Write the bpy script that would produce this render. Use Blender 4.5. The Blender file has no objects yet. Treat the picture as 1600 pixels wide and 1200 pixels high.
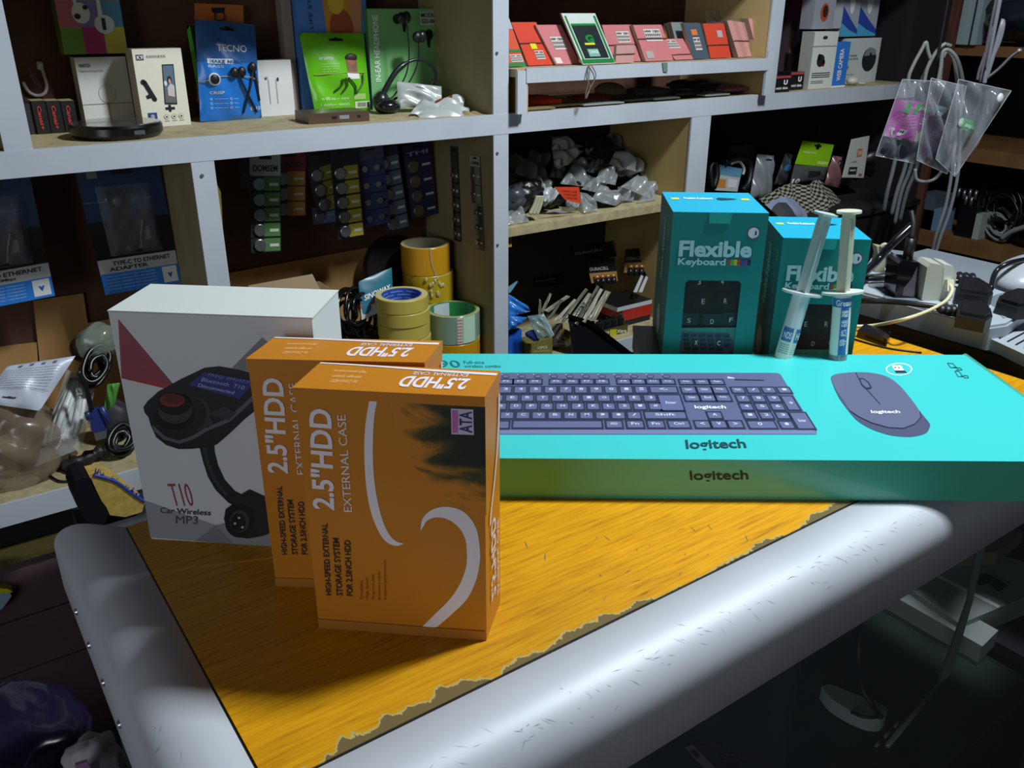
import bpy, math, random
from mathutils import Vector, Matrix
from math import radians as R, sin, cos, pi
random.seed(7)
SC = bpy.context.scene
COL = SC.collection

# ------------------------------------------------------------------ camera
FPX, PITCH, ROLL, YAW = 1355.6, R(23.456), R(0.2), R(35.26)
CAM = Vector((0, 0, .36))
FW = Vector((sin(YAW)*cos(PITCH), cos(YAW)*cos(PITCH), -sin(PITCH)))
_r = Vector((cos(YAW), -sin(YAW), 0)); _u = _r.cross(FW)
RT = _r*cos(ROLL) + _u*sin(ROLL); UP = -_r*sin(ROLL) + _u*cos(ROLL)
cd = bpy.data.cameras.new('camera'); cam = bpy.data.objects.new('camera', cd); COL.objects.link(cam)
cam.matrix_world = Matrix((( RT.x, UP.x, -FW.x, CAM.x), (RT.y, UP.y, -FW.y, CAM.y), (RT.z, UP.z, -FW.z, CAM.z), (0, 0, 0, 1)))
cd.sensor_width = 36; cd.lens = FPX/1600*36; cd.clip_start = .01; cd.clip_end = 50
SC.camera = cam

# ------------------------------------------------------------------ light
w = bpy.data.worlds.new('world'); SC.world = w; w.use_nodes = True
bg = w.node_tree.nodes['Background']; bg.inputs[0].default_value = (.62, .62, .68, 1); bg.inputs[1].default_value = .065
def lamp(name, loc, target, size, power, color=(1, 1, 1), size_y=None, spread=None):
    l = bpy.data.lights.new(name, 'AREA'); l.size = size; l.energy = power; l.color = color
    if size_y: l.shape = 'RECTANGLE'; l.size_y = size_y
    if spread: l.spread = spread
    o = bpy.data.objects.new(name, l); COL.objects.link(o); o.location = loc
    o.rotation_euler = (Vector(target)-Vector(loc)).to_track_quat('-Z', 'Y').to_euler(); return o
lamp('ceiling_lamp', (.94, .28, 1.13), (.5, .7, 0), .15, 22, (.90, .96, 1.0))
lamp('fill_light', (-1.5, -.55, .34), (.3, .6, .1), .9, 8.5, (.93, .95, 1.0))  # added unseen fill that lifts the shaded fronts of the boxes
SC.view_settings.view_transform = 'Standard'; SC.view_settings.look = 'None'
SC.view_settings.exposure = 0.0; SC.view_settings.gamma = 1; SC.view_settings.use_curve_mapping = False

# ------------------------------------------------------------------ pixel -> world
def ray(x, y): return FW + RT*((x-800)/FPX) + UP*((600-y)/FPX)
def pl(x, y, p, n): d = ray(x, y); return CAM + d*(((Vector(p)-CAM).dot(n))/d.dot(n))
def pz(x, y, z=0): return pl(x, y, (0, 0, z), Vector((0, 0, 1)))
def py(x, y, Y): return pl(x, y, (0, Y, 0), Vector((0, 1, 0)))
def px(x, y, X): return pl(x, y, (X, 0, 0), Vector((1, 0, 0)))
class Pl:                                   # a plane that a print or an outline lies on
    def __init__(s, p, n): s.p = Vector(p); s.n = Vector(n).normalized()
    def __call__(s, x, y, off=0): return pl(x, y, s.p + s.n*off, s.n)
def plane3(a, b, c):
    n = (b-a).cross(c-a).normalized()
    if n.dot(CAM-a) < 0: n = -n
    return Pl(a, n)
def PY(Y, tilt=0, z=0, yaw=0):              # an upright plane facing the room; tilt leans its top back
    n = Vector((sin(yaw)*cos(tilt), -cos(yaw)*cos(tilt), sin(tilt))); return Pl((0, Y, z), n)

# ------------------------------------------------------------------ materials
def lin(h):
    if isinstance(h, str):
        h = h.lstrip('#'); c = [int(h[i:i+2], 16)/255 for i in (0, 2, 4)]
    else: c = [v/255 for v in h]
    return tuple(v/12.92 if v <= .04045 else ((v+.055)/1.055)**2.4 for v in c) + (1,)
_m = {}
def mat(h, rough=.5, metal=0, alpha=1, coat=0, noise=0, scale=30, spec=.5, emit=0, trans=0, name=None):
    k = (h, rough, metal, alpha, coat, noise, scale, spec, emit, trans, name)
    if k in _m: return _m[k]
    m = bpy.data.materials.new(name or 'surface_'+str(h).strip('#()').replace(', ', '_')); m.use_nodes = True
    nt = m.node_tree; b = nt.nodes['Principled BSDF']; c = lin(h)
    b.inputs['Base Color'].default_value = c; b.inputs['Roughness'].default_value = rough
    b.inputs['Metallic'].default_value = metal; b.inputs['Alpha'].default_value = alpha
    b.inputs['Coat Weight'].default_value = coat; b.inputs['Specular IOR Level'].default_value = spec
    b.inputs['Transmission Weight'].default_value = trans
    if emit: b.inputs['Emission Color'].default_value = c; b.inputs['Emission Strength'].default_value = emit
    if noise:
        t = nt.nodes.new('ShaderNodeTexCoord'); n = nt.nodes.new('ShaderNodeTexNoise'); n.inputs['Scale'].default_value = scale; n.inputs['Detail'].default_value = 6
        r = nt.nodes.new('ShaderNodeMapRange'); r.inputs[1].default_value = .3; r.inputs[2].default_value = .7; r.inputs[3].default_value = 1-noise; r.inputs[4].default_value = 1+noise*.6
        mx = nt.nodes.new('ShaderNodeVectorMath'); mx.operation = 'SCALE'; mx.inputs[0].default_value = c[:3]
        nt.links.new(t.outputs['Object'], n.inputs['Vector']); nt.links.new(n.outputs['Fac'], r.inputs[0])
        nt.links.new(r.outputs[0], mx.inputs['Scale']); nt.links.new(mx.outputs[0], b.inputs['Base Color'])
    _m[k] = m; return m
def ramp_mat(name, stretch, scale, stops, rough=.4, detail=8, rot=(0, 0, 0), distort=0, bump=0, spec=.5, coat=0):
    m = bpy.data.materials.new(name); m.use_nodes = True; nt = m.node_tree; b = nt.nodes['Principled BSDF']
    t = nt.nodes.new('ShaderNodeTexCoord'); mp = nt.nodes.new('ShaderNodeMapping'); mp.inputs['Scale'].default_value = stretch; mp.inputs['Rotation'].default_value = rot
    n = nt.nodes.new('ShaderNodeTexNoise'); n.inputs['Scale'].default_value = scale; n.inputs['Detail'].default_value = detail; n.inputs['Distortion'].default_value = distort
    r = nt.nodes.new('ShaderNodeValToRGB'); e = r.color_ramp.elements
    while len(e) < len(stops): e.new(.5)
    for i, (p, c) in enumerate(stops): e[i].position = p; e[i].color = lin(c)
    L = nt.links.new
    L(t.outputs['Object'], mp.inputs[0]); L(mp.outputs[0], n.inputs['Vector']); L(n.outputs['Fac'], r.inputs[0]); L(r.outputs[0], b.inputs['Base Color'])
    b.inputs['Roughness'].default_value = rough; b.inputs['Specular IOR Level'].default_value = spec; b.inputs['Coat Weight'].default_value = coat
    if bump:
        bp = nt.nodes.new('ShaderNodeBump'); bp.inputs['Strength'].default_value = bump; bp.inputs['Distance'].default_value = .001
        L(n.outputs['Fac'], bp.inputs['Height']); L(bp.outputs[0], b.inputs['Normal'])
    return m
def clear_mat(name, tint, a, rough=.12):
    m = bpy.data.materials.new(name); m.use_nodes = True; nt = m.node_tree; b = nt.nodes['Principled BSDF']
    b.inputs['Base Color'].default_value = lin(tint); b.inputs['Roughness'].default_value = rough; b.inputs['Alpha'].default_value = a
    b.inputs['Specular IOR Level'].default_value = 1
    return m
ALU = ramp_mat('brushed_aluminium', (1, 1, 1), 9, [(.3, '#bcc3cc'), (.7, '#c8ced6')], rough=.56, spec=.5)
for _x in ('Metallic',): ALU.node_tree.nodes['Principled BSDF'].inputs[_x].default_value = .15
ALU2 = ramp_mat('painted_aluminium_strip', (1, 1, 1), 9, [(.3, '#b0b8c2'), (.7, '#bcc4cd')], rough=.5, spec=.5)
OSB = ramp_mat('pressed_wood_board', (1, 1, 1), 45, [(.3, '#948764'), (.5, '#a89c78'), (.7, '#b5aa85')], rough=.75, distort=1)
PANEL = ramp_mat('olive_fibreboard', (1, 1, .3), 8, [(.3, '#857a58'), (.7, '#9a8f6a')], rough=.7)
BROWN = ramp_mat('brown_hardboard', (1, 1, 1), 20, [(.3, '#4b3023'), (.7, '#5a3c2c')], rough=.8)
CARD = ramp_mat('cardboard', (1, 1, .2), 25, [(.3, '#9a7443'), (.7, '#ab8350')], rough=.8)
DWOOD = ramp_mat('dark_red_wood', (6, 6, .6), 14, [(.3, '#3a211c'), (.7, '#6a3f30')], rough=.6)
SWOOD = ramp_mat('brown_shelf_wood', (1, 1, 1), 20, [(.3, '#6d4c2e'), (.7, '#8a6439')], rough=.6)
BLK = mat('#0c0c10', .45); DARK = mat('#1a1a20', .6); GLOSSBLK = mat('#08080a', .12)
WHITE = mat('#e6e9ea', .45); CREAM = mat('#dfdcc4', .45)

# ------------------------------------------------------------------ mesh builder
_tc = {}
def text2d(s, bold=0, font_shear=0):
    k = (s, bold, font_shear)
    if k in _tc: return _tc[k]
    c = bpy.data.curves.new('t', 'FONT'); c.body = s; c.offset = bold; c.shear = font_shear; c.resolution_u = 3; c.fill_mode = 'FRONT'
    o = bpy.data.objects.new('t', c); COL.objects.link(o); bpy.context.view_layer.update()
    me = o.evaluated_get(bpy.context.evaluated_depsgraph_get()).to_mesh()
    vs = [(v.co.x, v.co.y) for v in me.vertices]; fs = [tuple(p.vertices) for p in me.polygons]
    o.to_mesh_clear(); bpy.data.objects.remove(o); bpy.data.curves.remove(c)
    if not vs: vs = [(0, 0), (1, 0), (1, 1)]; fs = [(0, 1, 2)]
    x0 = min(v[0] for v in vs); x1 = max(v[0] for v in vs); y0 = min(v[1] for v in vs); y1 = max(v[1] for v in vs)
    if any(ch in 'gjpqy' for ch in s): pass
    vs = [((v[0]-x0)/max(x1-x0, 1e-6), (v[1]-y0)/max(y1-y0, 1e-6)) for v in vs]
    _tc[k] = (vs, fs); return _tc[k]
def smoothpath(pts, n=6):
    pts = [Vector(p) for p in pts]
    if len(pts) < 3: return pts
    out = []
    for i in range(len(pts)-1):
        p0 = pts[max(i-1, 0)]; p1 = pts[i]; p2 = pts[i+1]; p3 = pts[min(i+2, len(pts)-1)]
        for k in range(n):
            t = k/n
            out.append(.5*((2*p1)+(p2-p0)*t+(2*p0-5*p1+4*p2-p3)*t*t+(3*p1-p0-3*p2+p3)*t**3))
    out.append(pts[-1]); return out
class MB:
    def __init__(s): s.v = []; s.f = []; s.mi = []; s.sm = []; s.mats = []
    def m(s, mt):
        if mt not in s.mats: s.mats.append(mt)
        return s.mats.index(mt)
    def add(s, vs, fs, mt, smooth=False):
        b = len(s.v); s.v += [Vector(v) for v in vs]; i = s.m(mt)
        for f in fs: s.f.append(tuple(b+k for k in f)); s.mi.append(i); s.sm.append(smooth)
        return s
    def poly(s, pts, mt): return s.add(pts, [tuple(range(len(pts)))], mt)
    def hexa(s, a, b, mt, mts=None):        # a: 4 bottom, b: 4 top (same order, counter-clockwise seen from above)
        fs = [(3, 2, 1, 0), (4, 5, 6, 7), (0, 1, 5, 4), (1, 2, 6, 5), (2, 3, 7, 6), (3, 0, 4, 7)]
        base = list(a)+list(b)
        if mts is None: s.add(base, fs, mt)
        else:
            for f, q in zip(fs, mts): s.add([base[k] for k in f], [(0, 1, 2, 3)], q or mt)
        return s
    def box(s, p0, p1, mt, mts=None):
        x0, y0, z0 = p0; x1, y1, z1 = p1
        c = [(x0, y0), (x1, y0), (x1, y1), (x0, y1)]
        return s.hexa([(x, y, z0) for x, y in c], [(x, y, z1) for x, y in c], mt, mts)
    def obox(s, c, u, v, n, hu, hv, hn, mt):  # centre, axes, half sizes
        c, u, v, n = Vector(c), Vector(u).normalized(), Vector(v).normalized(), Vector(n).normalized()
        q = [(-1, -1), (1, -1), (1, 1), (-1, 1)]
        return s.hexa([c+u*hu*i+v*hv*j-n*hn for i, j in q], [c+u*hu*i+v*hv*j+n*hn for i, j in q], mt)
    def slab(s, pts, d, mt, side=None):     # polygon pts (front) extruded by vector d
        n = len(pts); d = Vector(d); pts = [Vector(p) for p in pts]; bk = [p+d for p in pts]
        s.add(pts+bk, [tuple(range(n)), tuple(range(2*n-1, n-1, -1))], mt)
        s.add(pts+bk, [(i, (i+1) % n, n+(i+1) % n, n+i) for i in range(n)], side or mt); return s
    def tube(s, path, r, mt, n=8, sm=5, cap=True):
        ps = smoothpath(path, sm) if sm else [Vector(p) for p in path]
        ps = [p for i, p in enumerate(ps) if i == 0 or (p-ps[i-1]).length > 1e-6]
        vs = []; N = len(ps); ref = None
        for i, p in enumerate(ps):
            t = (ps[min(i+1, N-1)]-ps[max(i-1, 0)]).normalized()
            if ref is None: ref = t.orthogonal().normalized()
            ref = (ref-t*ref.dot(t)); ref = ref.normalized() if ref.length > 1e-5 else t.orthogonal().normalized(); b = t.cross(ref)
            rr = r(i/(N-1)) if callable(r) else r
            vs += [p+(ref*cos(2*pi*k/n)+b*sin(2*pi*k/n))*rr for k in range(n)]
        fs = [(i*n+k, i*n+(k+1) % n, (i+1)*n+(k+1) % n, (i+1)*n+k) for i in range(N-1) for k in range(n)]
        if cap: fs += [tuple(range(n-1, -1, -1)), tuple(range((N-1)*n, N*n))]
        return s.add(vs, fs, mt, True)
    def lathe(s, c, prof, mt, n=32, ax=(0, 0, 1), smooth=True, mts=None):   # prof: list of (r, h)
        ax = Vector(ax).normalized(); e = ax.orthogonal().normalized(); g = ax.cross(e); c = Vector(c)
        for j in range(len(prof)-1):
            vs = []
            for (r, h) in prof[j:j+2]: vs += [c+ax*h+(e*cos(2*pi*k/n)+g*sin(2*pi*k/n))*max(r, 1e-5) for k in range(n)]
            s.add(vs, [(k, (k+1) % n, n+(k+1) % n, n+k) for k in range(n)], (mts[j] if mts else mt), smooth)
        return s
    def grid(s, fn, nu, nv, mt, smooth=True, pick=None):
        vs = [fn(i/nu, j/nv) for j in range(nv+1) for i in range(nu+1)]
        if pick is None: return s.add(vs, [(j*(nu+1)+i, j*(nu+1)+i+1, (j+1)*(nu+1)+i+1, (j+1)*(nu+1)+i) for j in range(nv) for i in range(nu)], mt, smooth)
        b = len(s.v); s.v += [Vector(v) for v in vs]
        for j in range(nv):
            for i in range(nu):
                q = pick((i+.5)/nu, (j+.5)/nv) or mt
                s.f.append((b+j*(nu+1)+i, b+j*(nu+1)+i+1, b+(j+1)*(nu+1)+i+1, b+(j+1)*(nu+1)+i)); s.mi.append(s.m(q)); s.sm.append(smooth)
        return s
    def ball(s, c, rx, ry, rz, mt, n=12, rot=None):
        c = Vector(c)
        def fn(u, v):
            q = Vector((cos(2*pi*u)*sin(pi*v)*rx, sin(2*pi*u)*sin(pi*v)*ry, -cos(pi*v)*rz))
            if rot: q = rot @ q
            return c+q
        return s.grid(fn, n, n//2+2, mt)
    # prints: polygons and words traced on a plane P
    def pp(s, P, pts, mt, off=.0003, S=None): 
        if S: pts = [S(*p) for p in pts]
        return s.poly([P(x, y, off) for x, y in pts], mt)
    def disc(s, P, x, y, rx, ry, mt, off=.0003, n=20, S=None):
        return s.pp(P, [(x+rx*cos(2*pi*k/n), y+ry*sin(2*pi*k/n)) for k in range(n)], mt, off, S)
    def txt(s, P, t, a, b, c, mt, off=.0005, bold=0, S=None):   # a: baseline start, b: baseline end, c: top of the start, in pixels
        if S: a, b, c = S(*a), S(*b), S(*c)
        A, B, C = P(*a, off), P(*b, off), P(*c, off); vs, fs = text2d(t, bold)
        return s.add([A+(B-A)*u+(C-A)*v for u, v in vs], fs, mt)
    def wtxt(s, t, A, B, C, mt, bold=0):
        A, B, C = Vector(A), Vector(B), Vector(C); vs, fs = text2d(t, bold)
        return s.add([A+(B-A)*u+(C-A)*v for u, v in vs], fs, mt)
    def ftxt(s, fn, t, u0, u1, v0, v1, mt, off=.0006, bold=0, rot=0):   # words on a curved sheet fn(u, v)
        vs, fs = text2d(t, bold); out = []
        for a, b in vs:
            if rot == 1: a, b = 1-b, a
            if rot == -1: a, b = b, 1-a
            u = u0+(u1-u0)*a; v = v0+(v1-v0)*b; p = Vector(fn(u, v)); e = .01
            n = (Vector(fn(u+e, v))-p).cross(Vector(fn(u, v+e))-p).normalized()
            if n.dot(CAM-p) < 0: n = -n
            out.append(p+n*off)
        return s.add(out, fs, mt)
    def frect(s, fn, u0, u1, v0, v1, mt, off=.0004, n=4):
        def g(a, b):
            u = u0+(u1-u0)*a; v = v0+(v1-v0)*b; p = Vector(fn(u, v)); e = .01
            q = (Vector(fn(u+e, v))-p).cross(Vector(fn(u, v+e))-p).normalized()
            if q.dot(CAM-p) < 0: q = -q
            return p+q*off
        return s.grid(g, n, n, mt)
    def build(s, name, parent=None, label=None, cat=None, group=None, kind=None, origin=None):
        me = bpy.data.meshes.new(name)
        if origin is None:
            if parent is not None: origin = parent.location if parent.type == 'EMPTY' or True else None
            else:
                xs = [v.x for v in s.v]; ys = [v.y for v in s.v]; origin = Vector(((min(xs)+max(xs))/2, (min(ys)+max(ys))/2, min(v.z for v in s.v)))
        origin = Vector(origin)
        par_world = WORLD.get(parent.name, Vector()) if parent else Vector()
        if parent: origin = par_world
        me.from_pydata([v-origin for v in s.v], [], s.f); 
        for m in s.mats: me.materials.append(m)
        me.polygons.foreach_set('material_index', s.mi); me.polygons.foreach_set('use_smooth', s.sm); me.update()
        o = bpy.data.objects.new(name, me); COL.objects.link(o)
        if parent: o.parent = parent; WORLD[o.name] = par_world
        else: o.location = origin; WORLD[o.name] = origin
        if label: o['label'] = label
        if cat: o['category'] = cat
        if group: o['group'] = group
        if kind: o['kind'] = kind
        return o
WORLD = {}
def thing(name, loc, label, cat, group=None, kind=None):
    o = bpy.data.objects.new(name, None); COL.objects.link(o); o.location = Vector(loc); o.empty_display_size = .02; WORLD[o.name] = Vector(loc)
    o['label'] = label; o['category'] = cat
    if group: o['group'] = group
    if kind: o['kind'] = kind
    return o
def copy_thing(o, loc, rz, label=None):
    c = o.copy(); COL.objects.link(c); c.location = loc; c.rotation_euler = (0, 0, rz)
    if label: c['label'] = label
    for ch in o.children: d = ch.copy(); COL.objects.link(d); d.parent = c
    return c
def scale_of(k, ox, oy): return lambda x, y: (x/k+ox, y/k+oy)     # crop pixels -> photo pixels

# ================================================================== the setting
ZF = -.95; YS = 1.10; YB = 1.31; ZM = .215; ZB = -.197; ZR = .279
FLOORM = ramp_mat('dark_floor_boards', (1, 5, 1), 6, [(.3, '#1c161a'), (.7, '#2e2528')], rough=.7)
MB().box((-2, -2, ZF-.02), (3.2, 2.4, ZF), FLOORM).build('floor', kind='structure')
WALLM = ramp_mat('dark_painted_wall', (1, 1, 1), 5, [(.3, '#2a2224'), (.7, '#352b2c')], rough=.85)
MB().box((-2, 1.62, ZF), (3.2, 1.66, 1.9), WALLM).build('wall_back', kind='structure')
MB().box((2.6, -2, ZF), (2.64, 1.62, 1.9), WALLM).build('wall_right', kind='structure')
MB().box((-2, -2, 1.9), (3.2, 2.4, 1.94), WALLM).build('ceiling', kind='structure')

# ------------------------------------------------------------------ the wall shelving
sh = thing('wall_shelving', (.8, 1.2, ZF), 'built-in open wall shelving of fibreboard with silver grey aluminium edge strips', 'shelving')
def part(name, mb, parent=sh, **k): return mb.build(name, parent, **k)
def board(x0, x1, z1, th=.016, lip=.029, y0=YS, liptop=None, mt=OSB):
    part('shelf_board', MB().box((x0, y0+.0015, z1-th), (x1, YB, z1), mt))
    if lip:
        m = MB(); m.box((x0, y0-.003, z1-lip+.001), (x1, y0+.001, z1+.001), ALU2); part('edge_strip', m)
board(-.5, 1.83, ZM); board(-.5, 1.85, ZB, lip=.03)
part('shelf_board', MB().box((-.5, YS+.0015, .436), (1.83, YB, .452), OSB)); part('edge_strip', MB().box((-.5, YS-.003, .430), (1.83, YS+.001, .458), ALU2))
def post(x0, x1, z0, z1, y0=YS, panel=True, pmt=PANEL):
    part('edge_strip', MB().box((x0, y0-.0025, z0), (x1, y0+.001, z1), ALU2))
    if panel: part('side_panel', MB().box((x0+.001, y0+.0015, z0), (x0+.017, YB, z1), pmt))
post(.105, .133, ZM, .430); post(.299, .327, ZB, ZM-.028); post(.741, .768, ZM, .430); post(.741, .768, ZB, ZM-.028)
post(1.335, 1.368, ZM, .430, pmt=ramp_mat('lit_fibreboard', (1, 1, .3), 8, [(.3, '#b09a68'), (.7, '#c7b07c')], rough=.7))  # lighter copy of the olive board, lamplight put into its colour
PANEL_LIT = ramp_mat('lit_fibreboard', (1, 1, .3), 8, [(.3, '#a8925c'), (.7, '#bda66e')], rough=.7)  # same lit tone painted on the side of the lower bay
post(1.156, 1.204, ZB, ZM-.028, pmt=PANEL_LIT)
# screws on the aluminium posts
for x, z in ((.747, .300), (.747, .16), (.747, .02), (.31, .17)):
    part('screw', MB().lathe((x, YS-.0028, z), [(.0025, 0), (.002, .0012), (0, .0014)], mat('#8d949c', .3, .8), n=10, ax=(0, -1, 0)))
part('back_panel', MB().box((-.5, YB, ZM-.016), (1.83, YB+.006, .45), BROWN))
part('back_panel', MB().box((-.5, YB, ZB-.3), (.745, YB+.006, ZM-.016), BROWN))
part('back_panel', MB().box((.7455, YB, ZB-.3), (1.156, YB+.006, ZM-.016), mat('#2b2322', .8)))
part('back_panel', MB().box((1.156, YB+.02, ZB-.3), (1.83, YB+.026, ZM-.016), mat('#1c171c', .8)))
# the plank riser in the middle upper bay
rz = ZR
part('riser_board', MB().box((.772, 1.082, rz-.012), (1.333, 1.24, rz-.001), OSB))
part('edge_strip', MB().box((.786, 1.0775, rz-.020), (1.318, 1.0815, rz), ALU2))
part('riser_leg', MB().box((.771, 1.079, ZM+.001), (.789, 1.084, rz-.003), ALU2)); part('riser_leg', MB().box((1.316, 1.079, ZM+.001), (1.334, 1.084, rz+.012), ALU2))
part('riser_leg', MB().box((.7895, 1.082, ZM+.001), (.7925, 1.22, rz-.013), mat('#b07a1c', .5)))
# middle shelf of the bag bay, bare pressed board without an edge strip
part('shelf_board', MB().box((.770, 1.103, .028), (1.154, YB, .042), OSB)); part('shelf_cleat', MB().box((.770, 1.115, .008), (.787, YB, .0275), mat('#b98a45', .6)))
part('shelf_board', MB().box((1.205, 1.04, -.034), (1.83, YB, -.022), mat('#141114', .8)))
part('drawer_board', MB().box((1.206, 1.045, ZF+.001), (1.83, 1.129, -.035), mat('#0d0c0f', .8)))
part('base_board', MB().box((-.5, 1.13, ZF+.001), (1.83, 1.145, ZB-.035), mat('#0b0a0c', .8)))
# cardboard sheets lining the lower bays
for x0, x1, z1, nm in ((-.45, .172, -.015, 0), (.174, .298, .03, 1)):
    pass
P = PY(YB-.004)
cb = MB().slab([P(-30, 545), P(58, 535), P(62, 640), P(-30, 660)], (0, .002, 0), CARD)
part('cardboard_liner', cb)
P = PY(YB-.006); part('cardboard_liner', MB().slab([P(52, 470), P(130, 458), P(137, 505), P(215, 490), P(260, 640), P(72, 660)], (0, .002, 0), CARD))
P = PY(YB-.004); part('cardboard_liner', MB().slab([P(340, 430), P(420, 415), P(625, 378), P(690, 376), P(690, 560), P(340, 580)], (0, .002, 0), CARD))

# ------------------------------------------------------------------ display counter (front)
CX0, CX1, CY0, CY1 = .085, .930, .330, .622
wt = bpy.data.materials.new('varnished_orange_wood'); wt.use_nodes = True; nt = wt.node_tree; b = nt.nodes['Principled BSDF']; L = nt.links.new
def N(t, **k):
    n = nt.nodes.new(t)
    for a, v in k.items(): n.inputs[a].default_value = v
    return n
tc = N('ShaderNodeTexCoord'); mp = N('ShaderNodeMapping'); mp.inputs['Rotation'].default_value = (0, 0, R(14)); mp.inputs['Scale'].default_value = (7, 105, 1)
n1 = N('ShaderNodeTexNoise', Scale=3, Detail=10, Roughness=.65, Distortion=.4); cr = nt.nodes.new('ShaderNodeValToRGB')
e = cr.color_ramp.elements; e.new(.5); e.new(.55)
for i, (p_, c_) in enumerate([(.28, '#a06a08'), (.42, '#c98c08'), (.56, '#d99c0a'), (.75, '#e2a610')]): e[i].position = p_; e[i].color = lin(c_)
L(tc.outputs['Object'], mp.inputs[0]); L(mp.outputs[0], n1.inputs['Vector']); L(n1.outputs['Fac'], cr.inputs[0])
n2 = N('ShaderNodeTexNoise', Scale=5, Detail=3); L(tc.outputs['Object'], n2.inputs['Vector'])
r2 = N('ShaderNodeMapRange'); r2.inputs[1].default_value = .35; r2.inputs[2].default_value = .65; r2.inputs[3].default_value = .86; r2.inputs[4].default_value = 1.08; L(n2.outputs['Fac'], r2.inputs[0])
vm = nt.nodes.new('ShaderNodeVectorMath'); vm.operation = 'SCALE'; L(cr.outputs[0], vm.inputs[0]); L(r2.outputs[0], vm.inputs['Scale'])
# chipped veneer along the front edge: ragged by noise
sx = nt.nodes.new('ShaderNodeSeparateXYZ'); L(tc.outputs['Object'], sx.inputs[0])
n3 = N('ShaderNodeTexNoise', Scale=22, Detail=9, Roughness=.6); mp3 = N('ShaderNodeMapping'); mp3.inputs['Scale'].default_value = (1.4, .5, 1); L(tc.outputs['Object'], mp3.inputs[0]); L(mp3.outputs[0], n3.inputs['Vector'])
ma = nt.nodes.new('ShaderNodeMath'); ma.operation = 'MULTIPLY_ADD'; ma.inputs[1].default_value = -.050; ma.inputs[2].default_value = .0196; L(n3.outputs['Fac'], ma.inputs[0])
mb_ = nt.nodes.new('ShaderNodeMath'); mb_.operation = 'ADD'; L(sx.outputs['Y'], mb_.inputs[0]); L(ma.outputs[0], mb_.inputs[1])
def thresh(v, w):
    g = nt.nodes.new('ShaderNodeMapRange'); g.inputs[1].default_value = v; g.inputs[2].default_value = v+w; g.inputs[3].default_value = 1; g.inputs[4].default_value = 0; L(mb_.outputs[0], g.inputs[0]); return g
ysh = CY0-(CY0+CY1)/2
g1 = thresh(ysh+.0005, .0004); g2 = thresh(ysh-.0012, .0004)
mxa = nt.nodes.new('ShaderNodeMix'); mxa.data_type = 'RGBA'; mxa.inputs[7].default_value = lin('#b5a565'); L(g1.outputs[0], mxa.inputs[0]); L(vm.outputs[0], mxa.inputs[6])
mxb = nt.nodes.new('ShaderNodeMix'); mxb.data_type = 'RGBA'; mxb.inputs[7].default_value = lin('#6f603c'); L(g2.outputs[0], mxb.inputs[0]); L(mxa.outputs[2], mxb.inputs[6])
L(mxb.outputs[2], b.inputs['Base Color']); b.inputs['Roughness'].default_value = .42; b.inputs['Specular IOR Level'].default_value = .35
bp = nt.nodes.new('ShaderNodeBump'); bp.inputs['Strength'].default_value = .25; bp.inputs['Distance'].default_value = .0006; L(n1.outputs['Fac'], bp.inputs['Height']); L(bp.outputs[0], b.inputs['Normal'])

ct = thing('display_counter', ((CX0+CX1)/2, (CY0+CY1)/2, ZF), 'glass display counter with orange wooden top and rounded aluminium frame', 'counter')
m = MB().box((CX0, CY0, -.016), (CX1, CY1, 0), wt)
for i in range(26):                                                   # nicks and scratches in the varnish
    x = random.uniform(.3, .62); y = random.uniform(.34, .44); a = random.uniform(-.4, 1.6); l = random.uniform(.001, .006)
    d = Vector((cos(a), sin(a), 0))*l; q = Vector((-sin(a), cos(a), 0))*random.uniform(.0002, .0006); c = Vector((x, y, .0002))
    m.poly([c-d, c-q, c+d, c+q], mat('#7d6a4c', .8))
o = m.build('wood_top', ct); 
for v in o.data.vertices: v.co.z += 0
# texture space: object coordinates of a child built around the parent -> shift so the noise uses the top's own centre
def frame_profile(r=.040, w=.050, h=.064):
    pr = [(0, -.0006)]                                   # (outward, z)
    for k in range(0, 10):
        a = k/9*pi/2; pr.append((w-r+r*sin(a), -.0006-r*(1-cos(a))))
    pr.append((w, -h)); pr.append((0, -h)); return pr
SCR = mat('#39424c', .6)
def rail(p0, p1, out, name, miter0=True, miter1=True, w=.05, scr=0):
    p0, p1, out = Vector(p0), Vector(p1), Vector(out); t = (p1-p0).normalized(); pr = frame_profile(w=w, r=min(.027, w*.8)); m = MB()
    A = [p0-t*(o_ if miter0 else 0)+out*o_+Vector((0, 0, z_)) for o_, z_ in pr]; B = [p1+t*(o_ if miter1 else 0)+out*o_+Vector((0, 0, z_)) for o_, z_ in pr]
    n = len(pr); m.add(A+B, [(i, (i+1) % n, n+(i+1) % n, n+i) for i in range(n)], ALU, True)
    m.add(A, [tuple(range(n))], ALU); m.add(B, [tuple(range(n-1, -1, -1))], ALU)
    for i in range(scr):
        s_ = random.random()*(p1-p0).length*.95; k = random.gauss(4.2, 1.0); k = max(1, min(8, k)); i0 = int(k); f = k-i0
        o_ = pr[i0][0]*(1-f)+pr[i0+1][0]*f; z_ = pr[i0][1]*(1-f)+pr[i0+1][1]*f; c = p0+t*s_+out*o_+Vector((0, 0, z_+.0001))
        tn = (out*(pr[i0+1][0]-pr[i0][0])+Vector((0, 0, pr[i0+1][1]-pr[i0][1]))).normalized(); nn = t.cross(tn); nn = nn if nn.z > 0 else -nn
        a = random.gauss(.5, .5); l = random.uniform(.001, .0055); d = (t*cos(a)+tn*sin(a)); q = (t*-sin(a)+tn*cos(a))*random.uniform(.00005, .00012); c = c+nn*.00022
        m.poly([c-d*l, c-q, c+d*l, c+q], SCR)
    return m.build(name, ct)
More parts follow.
